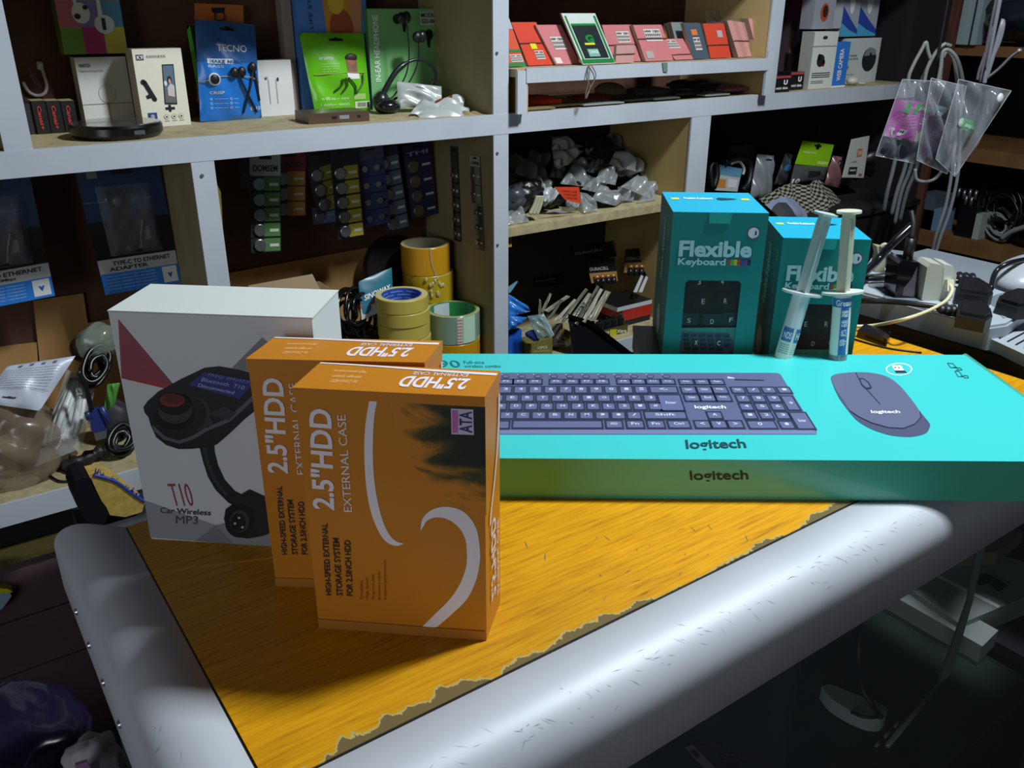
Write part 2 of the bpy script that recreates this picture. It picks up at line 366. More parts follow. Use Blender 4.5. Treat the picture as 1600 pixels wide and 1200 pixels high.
rail((CX0-.001, CY0-.0015, 0), (CX1+.07, CY0-.0015, 0), (0, -1, 0), 'aluminium_rail', True, False, scr=170)
rail((CX0-.0015, CY1+.001, 0), (CX0-.0015, CY0-.001, 0), (-1, 0, 0), 'aluminium_rail', True, True, w=.046, scr=14)
rail((CX1, CY1+.0015, 0), (CX0-.001, CY1+.0015, 0), (0, 1, 0), 'aluminium_rail', False, True, w=.028)
MB().box((CX0-.0015, CY0-.0015, -.012), (CX0, CY1, -.0008), BLK).build('black_seam', ct)
MB().box((CX0, CY0-.0015, -.012), (CX1, CY0, -.0008), BLK).build('black_seam', ct)
MB().box((CX1, CY0+.002, -.05), (CX1+.012, CY1, -.004), mat('#1d1714', .6)).build('end_cap', ct)
# under the frame: a recessed dark trim, glass panes and the case inside
GL = clear_mat('counter_glass', '#8fa0a8', .10, .03)
MB().box((CX0-.035, CY0-.040, ZF+.08), (CX1+.07, CY0-.036, -.060), GL).build('glass_pane', ct)
MB().box((CX0-.037, CY0-.034, ZF+.08), (CX0-.033, CY1, -.060), GL).build('glass_pane', ct)
m = MB(); m.box((CX0-.037, CY0-.037, ZF+.08), (CX0-.020, CY0-.020, -.060), mat('#4b4a50', .35, .6)); m.build('corner_post', ct)
m = MB(); m.box((CX0-.04, CY0-.045, ZF), (CX1+.07, CY1+.02, ZF+.08), mat('#3a3a40', .5)); m.build('plinth', ct)
MB().box((CX0-.030, CY1-.004, ZF+.08), (CX1+.07, CY1+.006, -.060), mat('#17141a', .7)).build('back_board', ct)
MB().box((CX0-.030, CY0-.030, -.40), (CX1+.07, CY1-.006, -.394), clear_mat('shelf_glass', '#6f8680', .07, .08)).build('glass_shelf', ct)

# ------------------------------------------------------------------ the boxes on the counter
def arc2(p, k):                                      # smooth the two long sides of a tapered stroke
    f = lambda q: [(v.x, v.y) for v in smoothpath([(x, y, 0) for x, y in q], 5)]
    return f(p[:k+1])+f(p[k+1:]+p[:1])[:-1] if k == 12 else f(p[:k+1])+f(p[k:])[1:]
def clp(p): return [(v.x, v.y) for v in smoothpath([(x, y, 0) for x, y in p+p[:1]], 4)][:-1]
def hexbox(fl, fr, dv, H, lean=(0, 0, 0)):          # front-left, front-right base points, depth vector, height
    fl, fr, dv = Vector(fl), Vector(fr), Vector(dv); a = [fl, fr, fr+dv, fl+dv]; t = Vector((0, 0, H))+Vector(lean)
    return a, [p+t for p in a]
ORG = mat('#c07a18', .40, spec=.4); ORG2 = mat('#a86a1a', .5); PW = mat('#e4e2ea', .45); PK = mat('#1c1a18', .5)
def leaf_print(corner):
    m = ramp_mat('dark_leaf_print', (1, 1, 3), 30, [(.30, '#c07a18'), (.42, '#8a6216'), (.52, '#4a4214'), (.70, '#161f12')], rough=.4)
    nt = m.node_tree; L = nt.links.new; n = nt.nodes['Noise Texture']; rp = nt.nodes['Color Ramp']; t = nt.nodes['Texture Coordinate']
    n.inputs['Distortion'].default_value = 1.2
    d = nt.nodes.new('ShaderNodeVectorMath'); d.operation = 'DISTANCE'; d.inputs[1].default_value = corner; L(t.outputs['Object'], d.inputs[0])
    a = nt.nodes.new('ShaderNodeMath'); a.operation = 'MULTIPLY_ADD'; a.inputs[1].default_value = -14; a.inputs[2].default_value = .52; L(d.outputs['Value'], a.inputs[0])
    b = nt.nodes.new('ShaderNodeMath'); b.operation = 'MULTIPLY_ADD'; b.inputs[1].default_value = .9; L(n.outputs['Fac'], b.inputs[0]); L(a.outputs[0], b.inputs[2]); L(b.outputs[0], rp.inputs[0])
    return m
def hdd_box(fl, fr, dz, H, S, label, full):
    fl, fr = Vector(fl), Vector(fr); u = (fr-fl).normalized(); n = Vector((u.y, -u.x, 0)); n = n if n.y < 0 else -n; dv = Vector((.0275, .0252, 0))*(dz/.030)
    o = thing('hard_drive_case_box', (fl+fr+dv)/2, label, 'box', 'orange hard drive case boxes')
    a, b = hexbox(fl-n*.0008, fr-n*.0008, dv, H); m = MB(); m.hexa(a, b, ORG)
    # raised cardboard rims at the foot and under the lid
    P = Pl(fl, n); P0 = Pl(fl-n*.0008, n)
    q0 = lambda z: [fl+Vector((0, 0, z)), fr+Vector((0, 0, z)), fr-n*.002+Vector((0, 0, z)), fl-n*.002+Vector((0, 0, z))]
    m.hexa(q0(0), q0(.0068), ORG2)
    lid = MB(); c = [fl+n*.0004-u*.0006, fr+n*.0004+u*.0006, fr+dv+u*.0006, fl+dv-u*.0006]
    z0, z1 = H-.0053, H+.0008
    lid.hexa([p+Vector((0, 0, z0)) for p in c], [p+Vector((0, 0, z1)) for p in c], ORG)
    T = Pl((0, 0, z1), (0, 0, 1))
    rp = Pl(fr+u*.0003, u)
    if full:
        m.pp(P0, arc2([(482, 262), (468, 350), (463, 450), (468, 560), (480, 650), (500, 720), (530, 780), (560, 808), (590, 815), (615, 806), (590, 800), (565, 780), (540, 735), (520, 670), (505, 590), (497, 500), (497, 400), (502, 320), (512, 262)], 9), PW, S=S)
        m.pp(P0, arc2([(678, 758), (685, 715), (710, 685), (750, 668), (800, 668), (850, 690), (890, 745), (905, 820), (905, 880), (890, 950), (855, 1020), (800, 1075), (740, 1127), (683, 1127), (730, 1080), (790, 1020), (830, 960), (852, 900), (856, 850), (850, 790), (825, 745), (785, 715), (740, 706), (705, 718), (690, 740)], 12), PW, S=S)
        m.pp(P0, [(560, 264), (926, 274), (930, 700), (860, 690), (760, 620), (660, 520), (590, 400)], leaf_print(fr+Vector((0, 0, H-.02))-(fl+fr+dv)/2), off=.0002, S=S)
        m.pp(P0, [(795, 290), (880, 294), (883, 391), (797, 388)], mat('#c9c3dd', .4), off=.0005, S=S); m.pp(P0, [(799, 296), (822, 297), (822, 384), (800, 383)], mat('#c46ab4', .4), off=.0006, S=S)
        m.txt(P0, 'ATA', (876, 384), (874, 302), (828, 382), mat('#22356e', .4), .0008, .02, S)
        for i, (tx, yy) in enumerate((('Driverless', 950), ('High speed', 940), ('Plug and play', 925), ('Business style', 915), ('Excellent performance', 870))):
            m.txt(P0, tx, (458+i*23, 1018+i), (456+i*23, yy), (446+i*23, 1018+i), mat('#7a4a10', .5), S=S)
    m.txt(P0, '2.5"HDD', (350, 680), (338, 295), (264, 672), PW, bold=.026, S=S); m.txt(P0, 'EXTERNAL CASE', (417, 685), (392, 314), (386, 685), PW, S=S)
    m.txt(P0, 'HIGH-SPEED EXTERNAL', (338, 1005), (322, 730), (316, 1005), PK, bold=.02, S=S); m.txt(P0, 'STORAGE SYSTEM', (381, 1007), (366, 787), (357, 1005), PK, bold=.02, S=S); m.txt(P0, 'FOR 2.5INCH HDD', (420, 1008), (410, 795), (396, 1007), PK, bold=.02, S=S)
    # side face: white hairline curve and the name running down
    hp = lambda s_, z: fr+u*.0009+dv*s_+Vector((0, 0, z))
    for k in range(14):
        t0, t1 = k/14, (k+1)/14; f = lambda t: .93-.75*t*t if t < .9 else .93-.75*.81-(t-.9)*.3
        z = lambda t: H-.012-t*.075
        m.poly([hp(f(t0), z(t0)), hp(f(t0)-.07, z(t0)), hp(f(t1)-.07, z(t1)), hp(f(t1), z(t1))], PW)
    m.wtxt('2.5"HDD', hp(.30, .020), hp(.30, .078), hp(.62, .020), PW, .02); m.wtxt('EXTERNAL CASE', hp(.70, .015), hp(.70, .070), hp(.85, .015), PW)
    tp = lambda s_, d: fl+u*((fr-fl).length*s_)+dv*d+Vector((0, 0, z1+.0003))
    lid.wtxt('2.5"HDD', tp(.88, .62), tp(.52, .62), tp(.88, .18), PW, .03); lid.wtxt('EXTERNAL CASE', tp(.85, .80), tp(.55, .80), tp(.85, .68), PW)
    for k, tx in enumerate(('High-speed external', 'storage system', 'for 2.5inch HDD')): lid.wtxt(tx, tp(.30, .75-k*.2), tp(.12+.02*k, .75-k*.2), tp(.30, .63-k*.2), mat('#f0c98a', .5))
    seg = 12
    for k in range(seg):                                   # the white band along the back of the lid
        t0, t1 = k/seg, (k+1)/seg; g = lambda t: .93+.06*cos(t*3); h = lambda t: .035+.045*t
        lid.poly([tp(t0, g(t0)-h(t0)), tp(t1, g(t1)-h(t1)), tp(t1, min(1, g(t1)+.01)), tp(t0, min(1, g(t0)+.01))], PW)
    m.build('carton', o); lid.build('lid', o); return o
g_ = lambda a, b: pz(a, b)
SH = scale_of(2.449, 380, 520)
f1, f2 = pz(498, 981), pz(760, 1001)
front_fl, front_fr = f1, f2
hdd_box(f1, f2, .030, .1652, SH, 'orange hard drive case box in front, its curved white swoosh fully visible', True)
# rear box: same size, turned a little
b1 = pz(431, 916); d_ = (f2-f1); b2 = b1+Matrix.Rotation(R(3.5), 3, 'Z')@d_
n_ = Vector((d_.y, -d_.x, 0)).normalized()
def S_rear(x, y):                                         # prints sit at the same place on the rear box's own front
    X, Y = SH(x, y); p = Pl(f1, n_)(X, Y); u = (f2-f1).normalized(); s_ = (p-f1).dot(u); q = b1+(b2-b1).normalized()*s_+Vector((0, 0, p.z))
    v = q-CAM; zc = v.dot(FW); return (800+FPX*v.dot(RT)/zc, 600-FPX*v.dot(UP)/zc)
hdd_box(b1, b2, .030, .1652, S_rear, 'orange hard drive case box standing behind the front one, mostly covered by it', False)

# white car player box
c1 = pz(237, 842); c2 = pz(422, 853); u = (c2-c1).normalized(); c2 = c1+u*.137; n = Vector((u.y, -u.x, 0)); n = n if n.y < 0 else -n
WBOX = mat('#c9d0d4', .42, noise=.02, scale=5); o = thing('car_player_box', (c1+c2)/2-n*.03, 'tall white box printed with a black car player and red triangle', 'box')
a, b = hexbox(c1, c2, -n*.060, .176); m = MB(); m.hexa(a, b, WBOX)
P = Pl(c1, n); S = scale_of(2.857, 160, 440); D1 = mat('#17171b', .4); D2 = mat('#34353c', .4); D0 = mat('#0c0c0f', .35)
m.pp(P, [(70, 168), (318, 462), (85, 432)], mat('#8c3b4c', .45), S=S); m.pp(P, [(85, 432), (318, 462), (300, 482)], mat('#a82f3a', .45), S=S)
m.pp(P, [(712, 250), (575, 388), (655, 400), (760, 290)], mat('#7c8088', .5), S=S)
m.pp(P, [(187, 978), (505, 1088), (415, 1158), (214, 1142)], mat('#8d929b', .5), S=S); m.pp(P, [(505, 1088), (590, 1172), (415, 1158)], mat('#70757f', .5), S=S); m.pp(P, [(505, 1088), (640, 1050), (800, 1100), (800, 1186), (590, 1172)], mat('#858a93', .5), S=S)
m.pp(P, [(183, 560), (200, 535), (250, 490), (350, 435), (455, 385), (520, 378), (600, 392), (700, 415), (760, 440), (740, 520), (690, 570), (640, 610), (560, 685), (510, 728), (470, 740), (400, 747), (340, 748), (285, 730), (240, 695), (215, 640), (205, 605), (188, 585)], D1, .0004, S)
m.pp(P, [(225, 640), (280, 690), (340, 710), (400, 690), (455, 655), (560, 610), (680, 500), (690, 515), (570, 625), (465, 668), (410, 702), (345, 724), (275, 705), (228, 665)], mat('#5a5c66', .4), .0006, S)
m.pp(P, [(455, 405), (660, 440), (680, 450), (612, 524), (385, 462)], mat('#343a86', .35), .0007, S)
m.txt(P, 'Disconnected', (425, 468), (585, 503), (432, 454), mat('#aab0dd', .4), .001, .01, S); m.txt(P, 'Bluetooth  T10', (440, 444), (630, 482), (448, 428), mat('#aab0dd', .4), .001, 0, S); m.txt(P, 'FREQ: FM107.9', (470, 422), (650, 458), (478, 408), mat('#8990cc', .4), .001, 0, S)
m.disc(P, 420, 590, 62, 75, D2, .0007, S=S); m.disc(P, 405, 592, 58, 72, D1, .0008, S=S)
m.disc(P, 322, 598, 88, 66, D0, .0009, S=S); m.disc(P, 325, 572, 78, 62, D2, .001, S=S); m.disc(P, 322, 548, 74, 48, D0, .0011, S=S); m.disc(P, 312, 530, 56, 30, mat('#7a2f2c', .35), .0012, S=S); m.disc(P, 316, 524, 44, 21, mat('#5a2422', .35), .0013, S=S)
m.pp(P, [(475, 590), (560, 620), (600, 585), (545, 555)], D2, .0008, S); m.pp(P, [(450, 640), (475, 600), (500, 625), (470, 655)], D2, .0009, S)
m.pp(P, [(432, 735), (448, 800), (470, 870), (505, 930), (560, 985), (600, 1010), (640, 960), (590, 935), (545, 885), (515, 820), (500, 760), (498, 728)], D1, .0005, S); m.pp(P, [(448, 745), (465, 820), (495, 890), (545, 950), (560, 950), (510, 885), (480, 815), (465, 742)], D2, .0006, S)
m.pp(P, [(625, 945), (655, 928), (730, 962), (800, 1000), (800, 1100), (720, 1135), (650, 1148), (600, 1140), (560, 1105), (542, 1060), (550, 1015), (585, 990)], D1, .0007, S); m.disc(P, 612, 1070, 66, 74, D0, .0009, S=S); m.disc(P, 612, 1070, 44, 50, D2, .001, S=S); m.disc(P, 606, 1076, 34, 40, D0, .0011, S=S)
for q in ((592, 1080), (625, 1097), (610, 1055)): m.disc(P, *q, 6, 5, mat('#b9bcc4', .3), .0013, S=S)
m.txt(P, 'T10', (316, 1003), (410, 1003), (288, 903), mat('#9c3440', .45), .0006, -.012, S); m.txt(P, 'Car Wireless', (258, 1033), (483, 1045), (257, 1008), mat('#3c3f4a', .45), .0006, .012, S); m.txt(P, 'MP3', (328, 1080), (426, 1083), (327, 1045), mat('#3c3f4a', .45), .0006, 0, S)
m.build('carton', o)
lid = MB(); e_ = u*.0006; H = .176
lid.slab([c1-e_+Vector((0, 0, H+.0001)), c2+e_+Vector((0, 0, H+.0001)), c2+e_-n*.060+Vector((0, 0, H+.0001)), c1-e_-n*.060+Vector((0, 0, H+.0001))], (0, 0, .0009), mat('#d3dbd8', .42), mat('#b9bfba', .5)); 
lid.build('lid', o)

# teal keyboard-and-mouse set box
TEAL = mat('#3fc9c9', .33, spec=.5, name='teal_print'); TEAL2 = mat('#4cb39a', .30, spec=.6, coat=.35, name='teal_side_print')
hL = .0362
TL = Vector((.416, .714, hL)); TRb = Vector((.855, .406, hL)); uF = (pz(1600, 721, hL)-pz(785, 716, hL)).normalized()
FL = pz(785, 716, hL)-uF*.085; FR = pz(785, 716, hL)+uF*.478
ub = (TRb-TL).normalized(); BL = FL+(TL-pz(785, 716, hL))*1.0; BL = TL-ub*.075; BR = TRb
top = [FL, FR, BR, BL]; base = [Vector((p.x, p.y, .0003)) for p in top]
o = thing('keyboard_set_box', sum(base, Vector())/4, 'long flat turquoise box printed with a dark keyboard and mouse', 'box')
m = MB(); m.hexa(base, top, TEAL, [TEAL, TEAL, TEAL2, TEAL2, TEAL2, TEAL2])
P = Pl((0, 0, hL), (0, 0, 1)); A = scale_of(3.404, 680, 550); B = scale_of(3.404, 1130, 550)
KB = mat('#5c6488', .4); KBED = mat('#2a2f48', .4); KEY = mat('#626a92', .4); LEG = mat('#c8cfe6', .4)
O_ = P(1278, 679); Uk = (P(1278, 679)-P(787, 679)); Uk.normalize(); Vk = P(1218, 583)-O_; 
def uv(x, y, S=A):
    p = P(*S(x, y))-O_; det = Uk.x*Vk.y-Uk.y*Vk.x; return ((p.x*Vk.y-p.y*Vk.x)/det, (Uk.x*p.y-Uk.y*p.x)/det)
def kq(u0, u1, v0, v1, mt, off, r=0):
    q = [(u0, v0), (u1, v0), (u1, v1), (u0, v1)]
    if r: q = [(u0+r, v0), (u1-r, v0), (u1, v0+r*8), (u1, v1-r*8), (u1-r, v1), (u0+r, v1), (u0, v1-r*8), (u0, v0+r*8)]
    m.poly([O_+Uk*a+Vk*b+Vector((0, 0, off)) for a, b in q], mt)
kq(-.372, 0, 0, 1, KB, .0003, .003); kq(-.372, -.001, .0, .06, mat('#747ca8', .4), .0004)
def key(xl, xr, yt, yb, S=A, leg='', bed=True):
    ym = (yt+yb)/2; u0 = uv(xl, ym, S)[0]; u1 = uv(xr, ym, S)[0]; v1 = uv(xl, yt, S)[1]; v0 = uv(xl, yb, S)[1]
    if bed: kq(u0-.0016, u1+.0016, v0-.022, v1+.022, KBED, .0005)
    kq(u0, u1, v0, v1, KEY, .0007, .0008)
    if leg:
        w = min((u1-u0)*.5, .0038*len(leg)); h = min((v1-v0)*.42, .042); a = u0+(u1-u0)*.35 if len(leg) < 2 else u0+(u1-u0-w)/2; z = Vector((0, 0, .0009)); b0 = v0+(v1-v0)*.4
        m.wtxt(leg, O_+Uk*a+Vk*b0+z, O_+Uk*(a+w)+Vk*b0+z, O_+Uk*a+Vk*(b0+h)+z, LEG, .02)
for i in range(11):
    x = 375+i*85.5; p = A(x, 130); m.disc(P, p[0], p[1], 6.2, 2.9, KBED, .0005, 14); m.disc(P, p[0], p[1], 5, 2.1, KEY, .0007, 14)
    p = A(x-22, 120); m.disc(P, p[0], p[1], 1.2, .6, LEG, .0008, 6)
for xs, tx in (((345, 420, 500), ('F2', 'F3', 'F4')), ((612, 695, 775, 855), ('F5', 'F6', 'F7', 'F8')), ((970, 1048, 1127, 1206), ('F9', 'F10', 'F11', 'F12'))):
    for x, t in zip(xs, tx): key(x, x+64, 151, 171, leg=t)
for i, t in enumerate('`1234567890-='): key(343+(i-3)*80.3, 343+(i-3)*80.3+60, 189, 219, leg=t)
key(1146, 1284, 190, 218, leg='<-')
for i, t in enumerate(('Q', 'W', 'E', 'R', 'T', 'Y', 'U', 'I', 'O', 'P', '[', ']')): key(378+(i-2)*81.5, 378+(i-2)*81.5+60, 234, 263, leg=t)
key(1197, 1310, 234, 312, leg='Enter')
for i, t in enumerate(('A', 'S', 'D', 'F', 'G', 'H', 'J', 'K', 'L', ';', "'", '#')): key(398+(i-2)*82.5, 398+(i-2)*82.5+60, 278, 308, leg=t)
for i, t in enumerate(('\\', 'Z', 'X', 'C', 'V', 'B', 'N', 'M', ',', '.', '/')): key(350+(i-2)*84.5, 350+(i-2)*84.5+64, 325, 356, leg=t)
key(1117, 1330, 324, 356, leg='Shift'); key(300, 390, 374, 408); key(105, 195, 234, 263, leg='Tab'); key(105, 215, 278, 308, leg='Caps'); key(95, 165, 325, 356, leg='Shift'); key(95, 180, 374, 408, leg='Ctrl'); key(205, 280, 374, 408, leg='Alt'); key(110, 175, 151, 171, leg='Esc'); key(250, 314, 151, 171, leg='F1'); key(416, 884, 372, 405)
for x0, x1, t in ((912, 992, 'AltGr'), (1022, 1105, 'Fn'), (1132, 1215, 'Fn'), (1243, 1350, 'Ctrl')): key(x0, x1, 372, 405, leg=t)
for x, t in ((1302, 'PrtSc'), (1385, 'ScrLk'), (1465, 'Pause')): key(x, x+66, 152, 173, leg=t)
for x, t in ((1312, 'Insert'), (1397, 'Home'), (1480, 'PgUp')): key(x, x+70, 191, 220, leg=t)
for x, t in ((1330, 'Delete'), (1415, 'End'), (1498, 'PgDn')): key(x, x+70, 234, 262, leg=t)
key(1452, 1520, 325, 355, leg='^'); 
for x, t in ((1385, '<'), (1473, 'v')): key(x, x+72, 372, 405, leg=t)
key(30, 100, 372, 405, B, '>')
for r_, (x0, y0, st, tt) in enumerate(((48, 193, 82, ('Num', '/', '*', '-')), (75, 236, 82, ('7', '8', '9')), (93, 280, 83, ('4', '5', '6')), (112, 326, 87, ('1', '2', '3')))):
    for i, t in enumerate(tt): key(x0+i*st, x0+i*st+60, y0, y0+(26 if r_ == 0 else 30), B, t)
key(330, 385, 240, 310, B, '+'); key(378, 460, 328, 410, B, 'Enter'); key(137, 275, 373, 408, B, '0'); key(305, 370, 374, 408, B, '.')
m.pp(P, [(22, 130), (60, 137), (60, 141), (24, 141)], LEG, .0006, B); m.pp(P, [(62, 143), (220, 148), (216, 152), (60, 149)], KBED, .0006, B)
m.txt(P, 'logitech', (1382, 306), (1550, 306), (1377, 283), mat('#e8ecf6', .4), .0009, .03, A)
m.txt(P, 'logitech', (1073, 705.5), (1168, 704), (1070.5, 687), mat('#1d4a55', .4), .0005, .02)
# receiver badge and small battery drawings
MS = mat('#5f6684', .4); MS2 = mat('#4c5270', .4)
m.pp(P, clp([(572, 135), (600, 118), (700, 107), (800, 112), (880, 135), (940, 180), (1000, 250), (1050, 320), (1095, 375), (1100, 395), (1080, 430), (1020, 448), (960, 450), (880, 440), (790, 410), (720, 370), (680, 330), (620, 250), (590, 190)]), MS2, .0003, B)
m.pp(P, clp([(573, 140), (600, 118), (700, 107), (800, 112), (880, 135), (940, 180), (1000, 250), (1045, 315), (1052, 345), (1020, 380), (960, 403), (880, 399), (790, 374), (720, 340), (675, 310), (620, 230), (588, 180)]), MS, .0005, B)
def line(pts, w, mt, off, S):
    for (x0, y0), (x1, y1) in zip(pts[:-1], pts[1:]):
        l = math.hypot(x1-x0, y1-y0) or 1; a, b = -(y1-y0)/l*w, (x1-x0)/l*w; m.pp(P, [(x0-a, y0-b), (x1-a, y1-b), (x1+a, y1+b), (x0+a, y0+b)], mt, off, S)
line([(1046, 315), (1052, 345), (1020, 382), (960, 405), (880, 401), (790, 376), (720, 342), (675, 312)], 2, KBED, .0007, B)
line([(705, 108), (720, 140), (760, 195), (835, 277)], 2, KBED, .0007, B); m.pp(P, [(722, 140), (745, 138), (775, 160), (792, 190), (780, 198), (755, 195), (735, 175)], KBED, .0008, B); m.pp(P, [(730, 146), (745, 145), (768, 163), (782, 188), (758, 188), (740, 172)], MS, .0009, B)
m.txt(P, 'logitech', (790, 330), (945, 330), (783, 309), mat('#e8ecf6', .4), .0009, .03, B)
m.disc(P, 935, 91, 71, 34, mat('#d8f4f2', .4), .0003, 28, B); m.disc(P, 935, 91, 64, 29, TEAL, .0004, 28, B)
m.pp(P, [(895, 70), (945, 70), (962, 98), (912, 98)], WHITE, .0006, B); m.pp(P, [(910, 98), (965, 98), (980, 111), (920, 111)], KBED, .0006, B)
for q in ((915, 82), (935, 84)): m.disc(P, *q, 4, 3, KBED, .0008, 8, B)
TD = mat('#23707a', .5)
for q in ([(1192, 58), (1222, 60), (1240, 82), (1210, 82), (1192, 58)], [(1222, 82), (1260, 84), (1272, 95), (1240, 95)], [(1232, 100), (1255, 102), (1275, 130), (1250, 130), (1232, 100)], [(1278, 124), (1300, 126), (1306, 137), (1284, 137), (1278, 124)], [(1238, 78), (1250, 92)], [(1262, 128), (1280, 130)]): line(q, 1.5, TD, .0005, B)
m.txt(P, 'MK290', (620, 573.5), (721, 573.5), (617, 563), TD, .0005, 0); m.txt(P, 'Full-size', (725, 568), (757, 568), (724, 563.5), TD); m.txt(P, 'wireless combo', (726, 574), (783, 574), (725, 569.5), TD)
Q = plane3(base[0], base[1], top[0]); m.txt(Q, 'logitech', (1079, 755), (1170, 754), (1077, 736), mat('#0f1f1c', .4), .0005, .02)
m.build('carton', o)
# end flap ridge at the right edge
m = MB(); dR = (FR-BR); m.tube([BR+Vector((0, 0, -.0035))-dR*.01, FR+Vector((0, 0, -.0035))], .0042, TEAL2, 8, 0); m.build('end_flap', o)

# two flexible keyboard boxes
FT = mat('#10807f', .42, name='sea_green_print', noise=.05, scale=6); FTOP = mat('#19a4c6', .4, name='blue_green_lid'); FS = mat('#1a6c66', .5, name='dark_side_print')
def flex(fl, fr, dv, z0, z1, S, label, win, txtS):
    fl, fr, dv = Vector(fl), Vector(fr), Vector(dv); H = z1-z0
    o = thing('flexible_keyboard_box', (fl+fr+dv)/2, label, 'box', 'green flexible keyboard boxes'); u = (fr-fl).normalized(); n = dv.normalized()*-1; n = Vector((u.y, -u.x, 0)); n = n if n.y < 0 else -n
    P = Pl(fl, n); m = MB(); 
    up = Vector((0, 0, 1)); W = (fr-fl).length
    a = [fl, fr, fr+dv, fl+dv]; b = [p+Vector((0, 0, H)) for p in a]
    # front panel with a real window cut through it
    q = lambda s_, z: fl+u*(W*s_)+up*(z*H)
    w0, w1, h0, h1 = .20, .79, .02, .545
    outer = [q(0, 0), q(1, 0), q(1, 1), q(0, 1)]; inner = [q(w0-.01, h0), q(w1, h0), q(w1, h1-.02), q(w1-.03, h1), q(w0+.02, h1), q(w0-.01, h1-.02)]
    m.add(outer+inner, [(0, 1, 5, 4), (1, 2, 7, 6, 5), (2, 3, 8, 7), (3, 0, 4, 9, 8)], FT)
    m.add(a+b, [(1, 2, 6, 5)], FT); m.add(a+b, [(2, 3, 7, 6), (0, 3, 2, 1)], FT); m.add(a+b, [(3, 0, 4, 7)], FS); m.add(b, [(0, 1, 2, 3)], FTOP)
    # top prints
    tp = lambda s_, d: fl+u*(W*s_)+dv*d+up*(H+.0006); tb = lambda s_, d: fl+u*(W*s_)+dv*d+up*(H+.0003)
    YEL = mat('#d8d440', .4)
    for s0, s1 in ((.06, .15), (.84, .93)): m.poly([tb(s0, .60), tb(s1, .60), tb(s1, .68), tb(s0, .68)], YEL)
    m.wtxt('Flexible Keyboard', tp(.20, .58), tp(.52, .58), tp(.20, .70), mat('#dff4f8', .4), .03); m.add([tp(.56, .64), tp(.60, .58), tp(.74, .61), tp(.80, .64), tp(.74, .67), tp(.60, .70)], [(0, 1, 2, 3, 4, 5)], mat('#14405c', .4))
    # tuck flap tongue over the front
    m.slab([q(.385, .93)+n*.0012, q(.60, .93)+n*.0012, q(.62, 1)+n*.0004, q(.375, 1)+n*.0004], -n*.0008, mat('#1b938e', .4))
    # badge
    c = q(.86, .87)
    def dsc(c, r, mt, o2, k=20): m.poly([c+n*o2+(u*cos(2*pi*i/k)+up*sin(2*pi*i/k))*r for i in range(k)], mt)
    dsc(c, .0062, mat('#8c2f55', .4), .0003); dsc(c, .0053, mat('#d9dff0', .4), .0005); m.poly([c+n*.0008+u*.0013-up*.002, c+n*.0008+u*.003-up*.002, c+n*.0008+u*.003+up*.002, c+n*.0008+u*.0013+up*.002], mat('#2a3c80', .4))
    W2 = mat('#a9d8e0', .4); SHD = mat('#0a4e52', .5)
    e = lambda s_, z, o2: q(s_, z)+n*o2
    for dx, dz, mt, o2 in ((.008, -.004, SHD, .0004), (0, 0, W2, .0007)):
        m.wtxt('Flexible', e(.09+dx, .705+dz, o2), e(.865+dx, .705+dz, o2), e(.09+dx, .815+dz, o2), mt, .04)
    m.wtxt('Keyboard', e(.09, .637, .0007), e(.60, .637, .0007), e(.09, .697, .0007), W2, .03)
    for i, c_ in enumerate(('#9c4a3a', '#5fae4a', '#c8c040', '#b0452f', '#2f4a9a', '#7a3a8a', '#222a3a')): m.poly([e(.615+.036*i, .652, .0006), e(.648+.036*i, .652, .0006), e(.648+.036*i, .692, .0006), e(.615+.036*i, .692, .0006)], mat(c_, .4))
    # side prints (rotated words)
    sp = lambda d, z: fl+dv*(1-d)-u*.0005+up*(z*H); k2 = mat('#8fc8b8', .5)
    m.wtxt('Flexible Keyboard', sp(.62, .45), sp(.62, .88), sp(.38, .45), k2, .02)
    for i in range(7): m.wtxt('flexible rollup silicone', sp(.88-.03*(i % 2), .12+i*.115), sp(.88-.03*(i % 2), .20+i*.115), sp(.82, .12+i*.115), k2)
    m.add([sp(.50+.14*cos(2*pi*i/16), .16+.11*sin(2*pi*i/16)) for i in range(16)], [tuple(range(16))], mat('#c9b6ae', .5))
    for i, c_ in enumerate(('#c0392b', '#d8b030', '#3d8f4a', '#2a4a9a')): m.poly([sp(.30, .52+.03*i), sp(.22, .52+.03*i), sp(.22, .54+.03*i), sp(.30, .54+.03*i)], mat(c_, .5))
    m.build('carton', o)
    # the rolled black keyboard seen through the window
    k = MB(); RUB = mat('#050607', .5, spec=.25); bk = -n*.004; 
    fn = lambda s_, z, o2=0: q(s_, z)+bk+n*(o2-.006*abs(z-.3)/.3)
    k.grid(lambda a_, b_: fn(w0-.06+(w1-w0+.10)*a_, h0-.01+(h1-h0+.02)*b_), 10, 14, RUB)
    for s_, z, t in win:
        k.poly([fn(s_-.10, z-.055, .0015), fn(s_+.10, z-.055, .0015), fn(s_+.10, min(z+.055, .55), .0015), fn(s_-.10, min(z+.055, .55), .0015)], mat('#090b0f', .4, spec=.3))
        k.wtxt(t, fn(s_-.018, z-.016, .0023), fn(s_+.018, z-.016, .0023), fn(s_-.018, z+.018, .0023), mat('#cfd6d8', .4))
    # printed card strips across the window
    k.build('rolled_keyboard', o)
    cmb = MB(); q2 = lambda s_, z: q(s_, z)-n*.0012
    cmb.poly([q2(w0-.02, h0-.005), q2(w1+.01, h0-.005), q2(w1+.01, .215), q2(w0-.02, .205)], mat('#2c7a70', .4))
    cmb.poly([q2(w0-.02, .03)+n*.0003, q2(w1, .025)+n*.0003, q2(w1-.01, .11)+n*.0003, q2(w1-.07, .175)+n*.0003, q2(w0-.01, .18)+n*.0003], mat('#3a4560', .4))
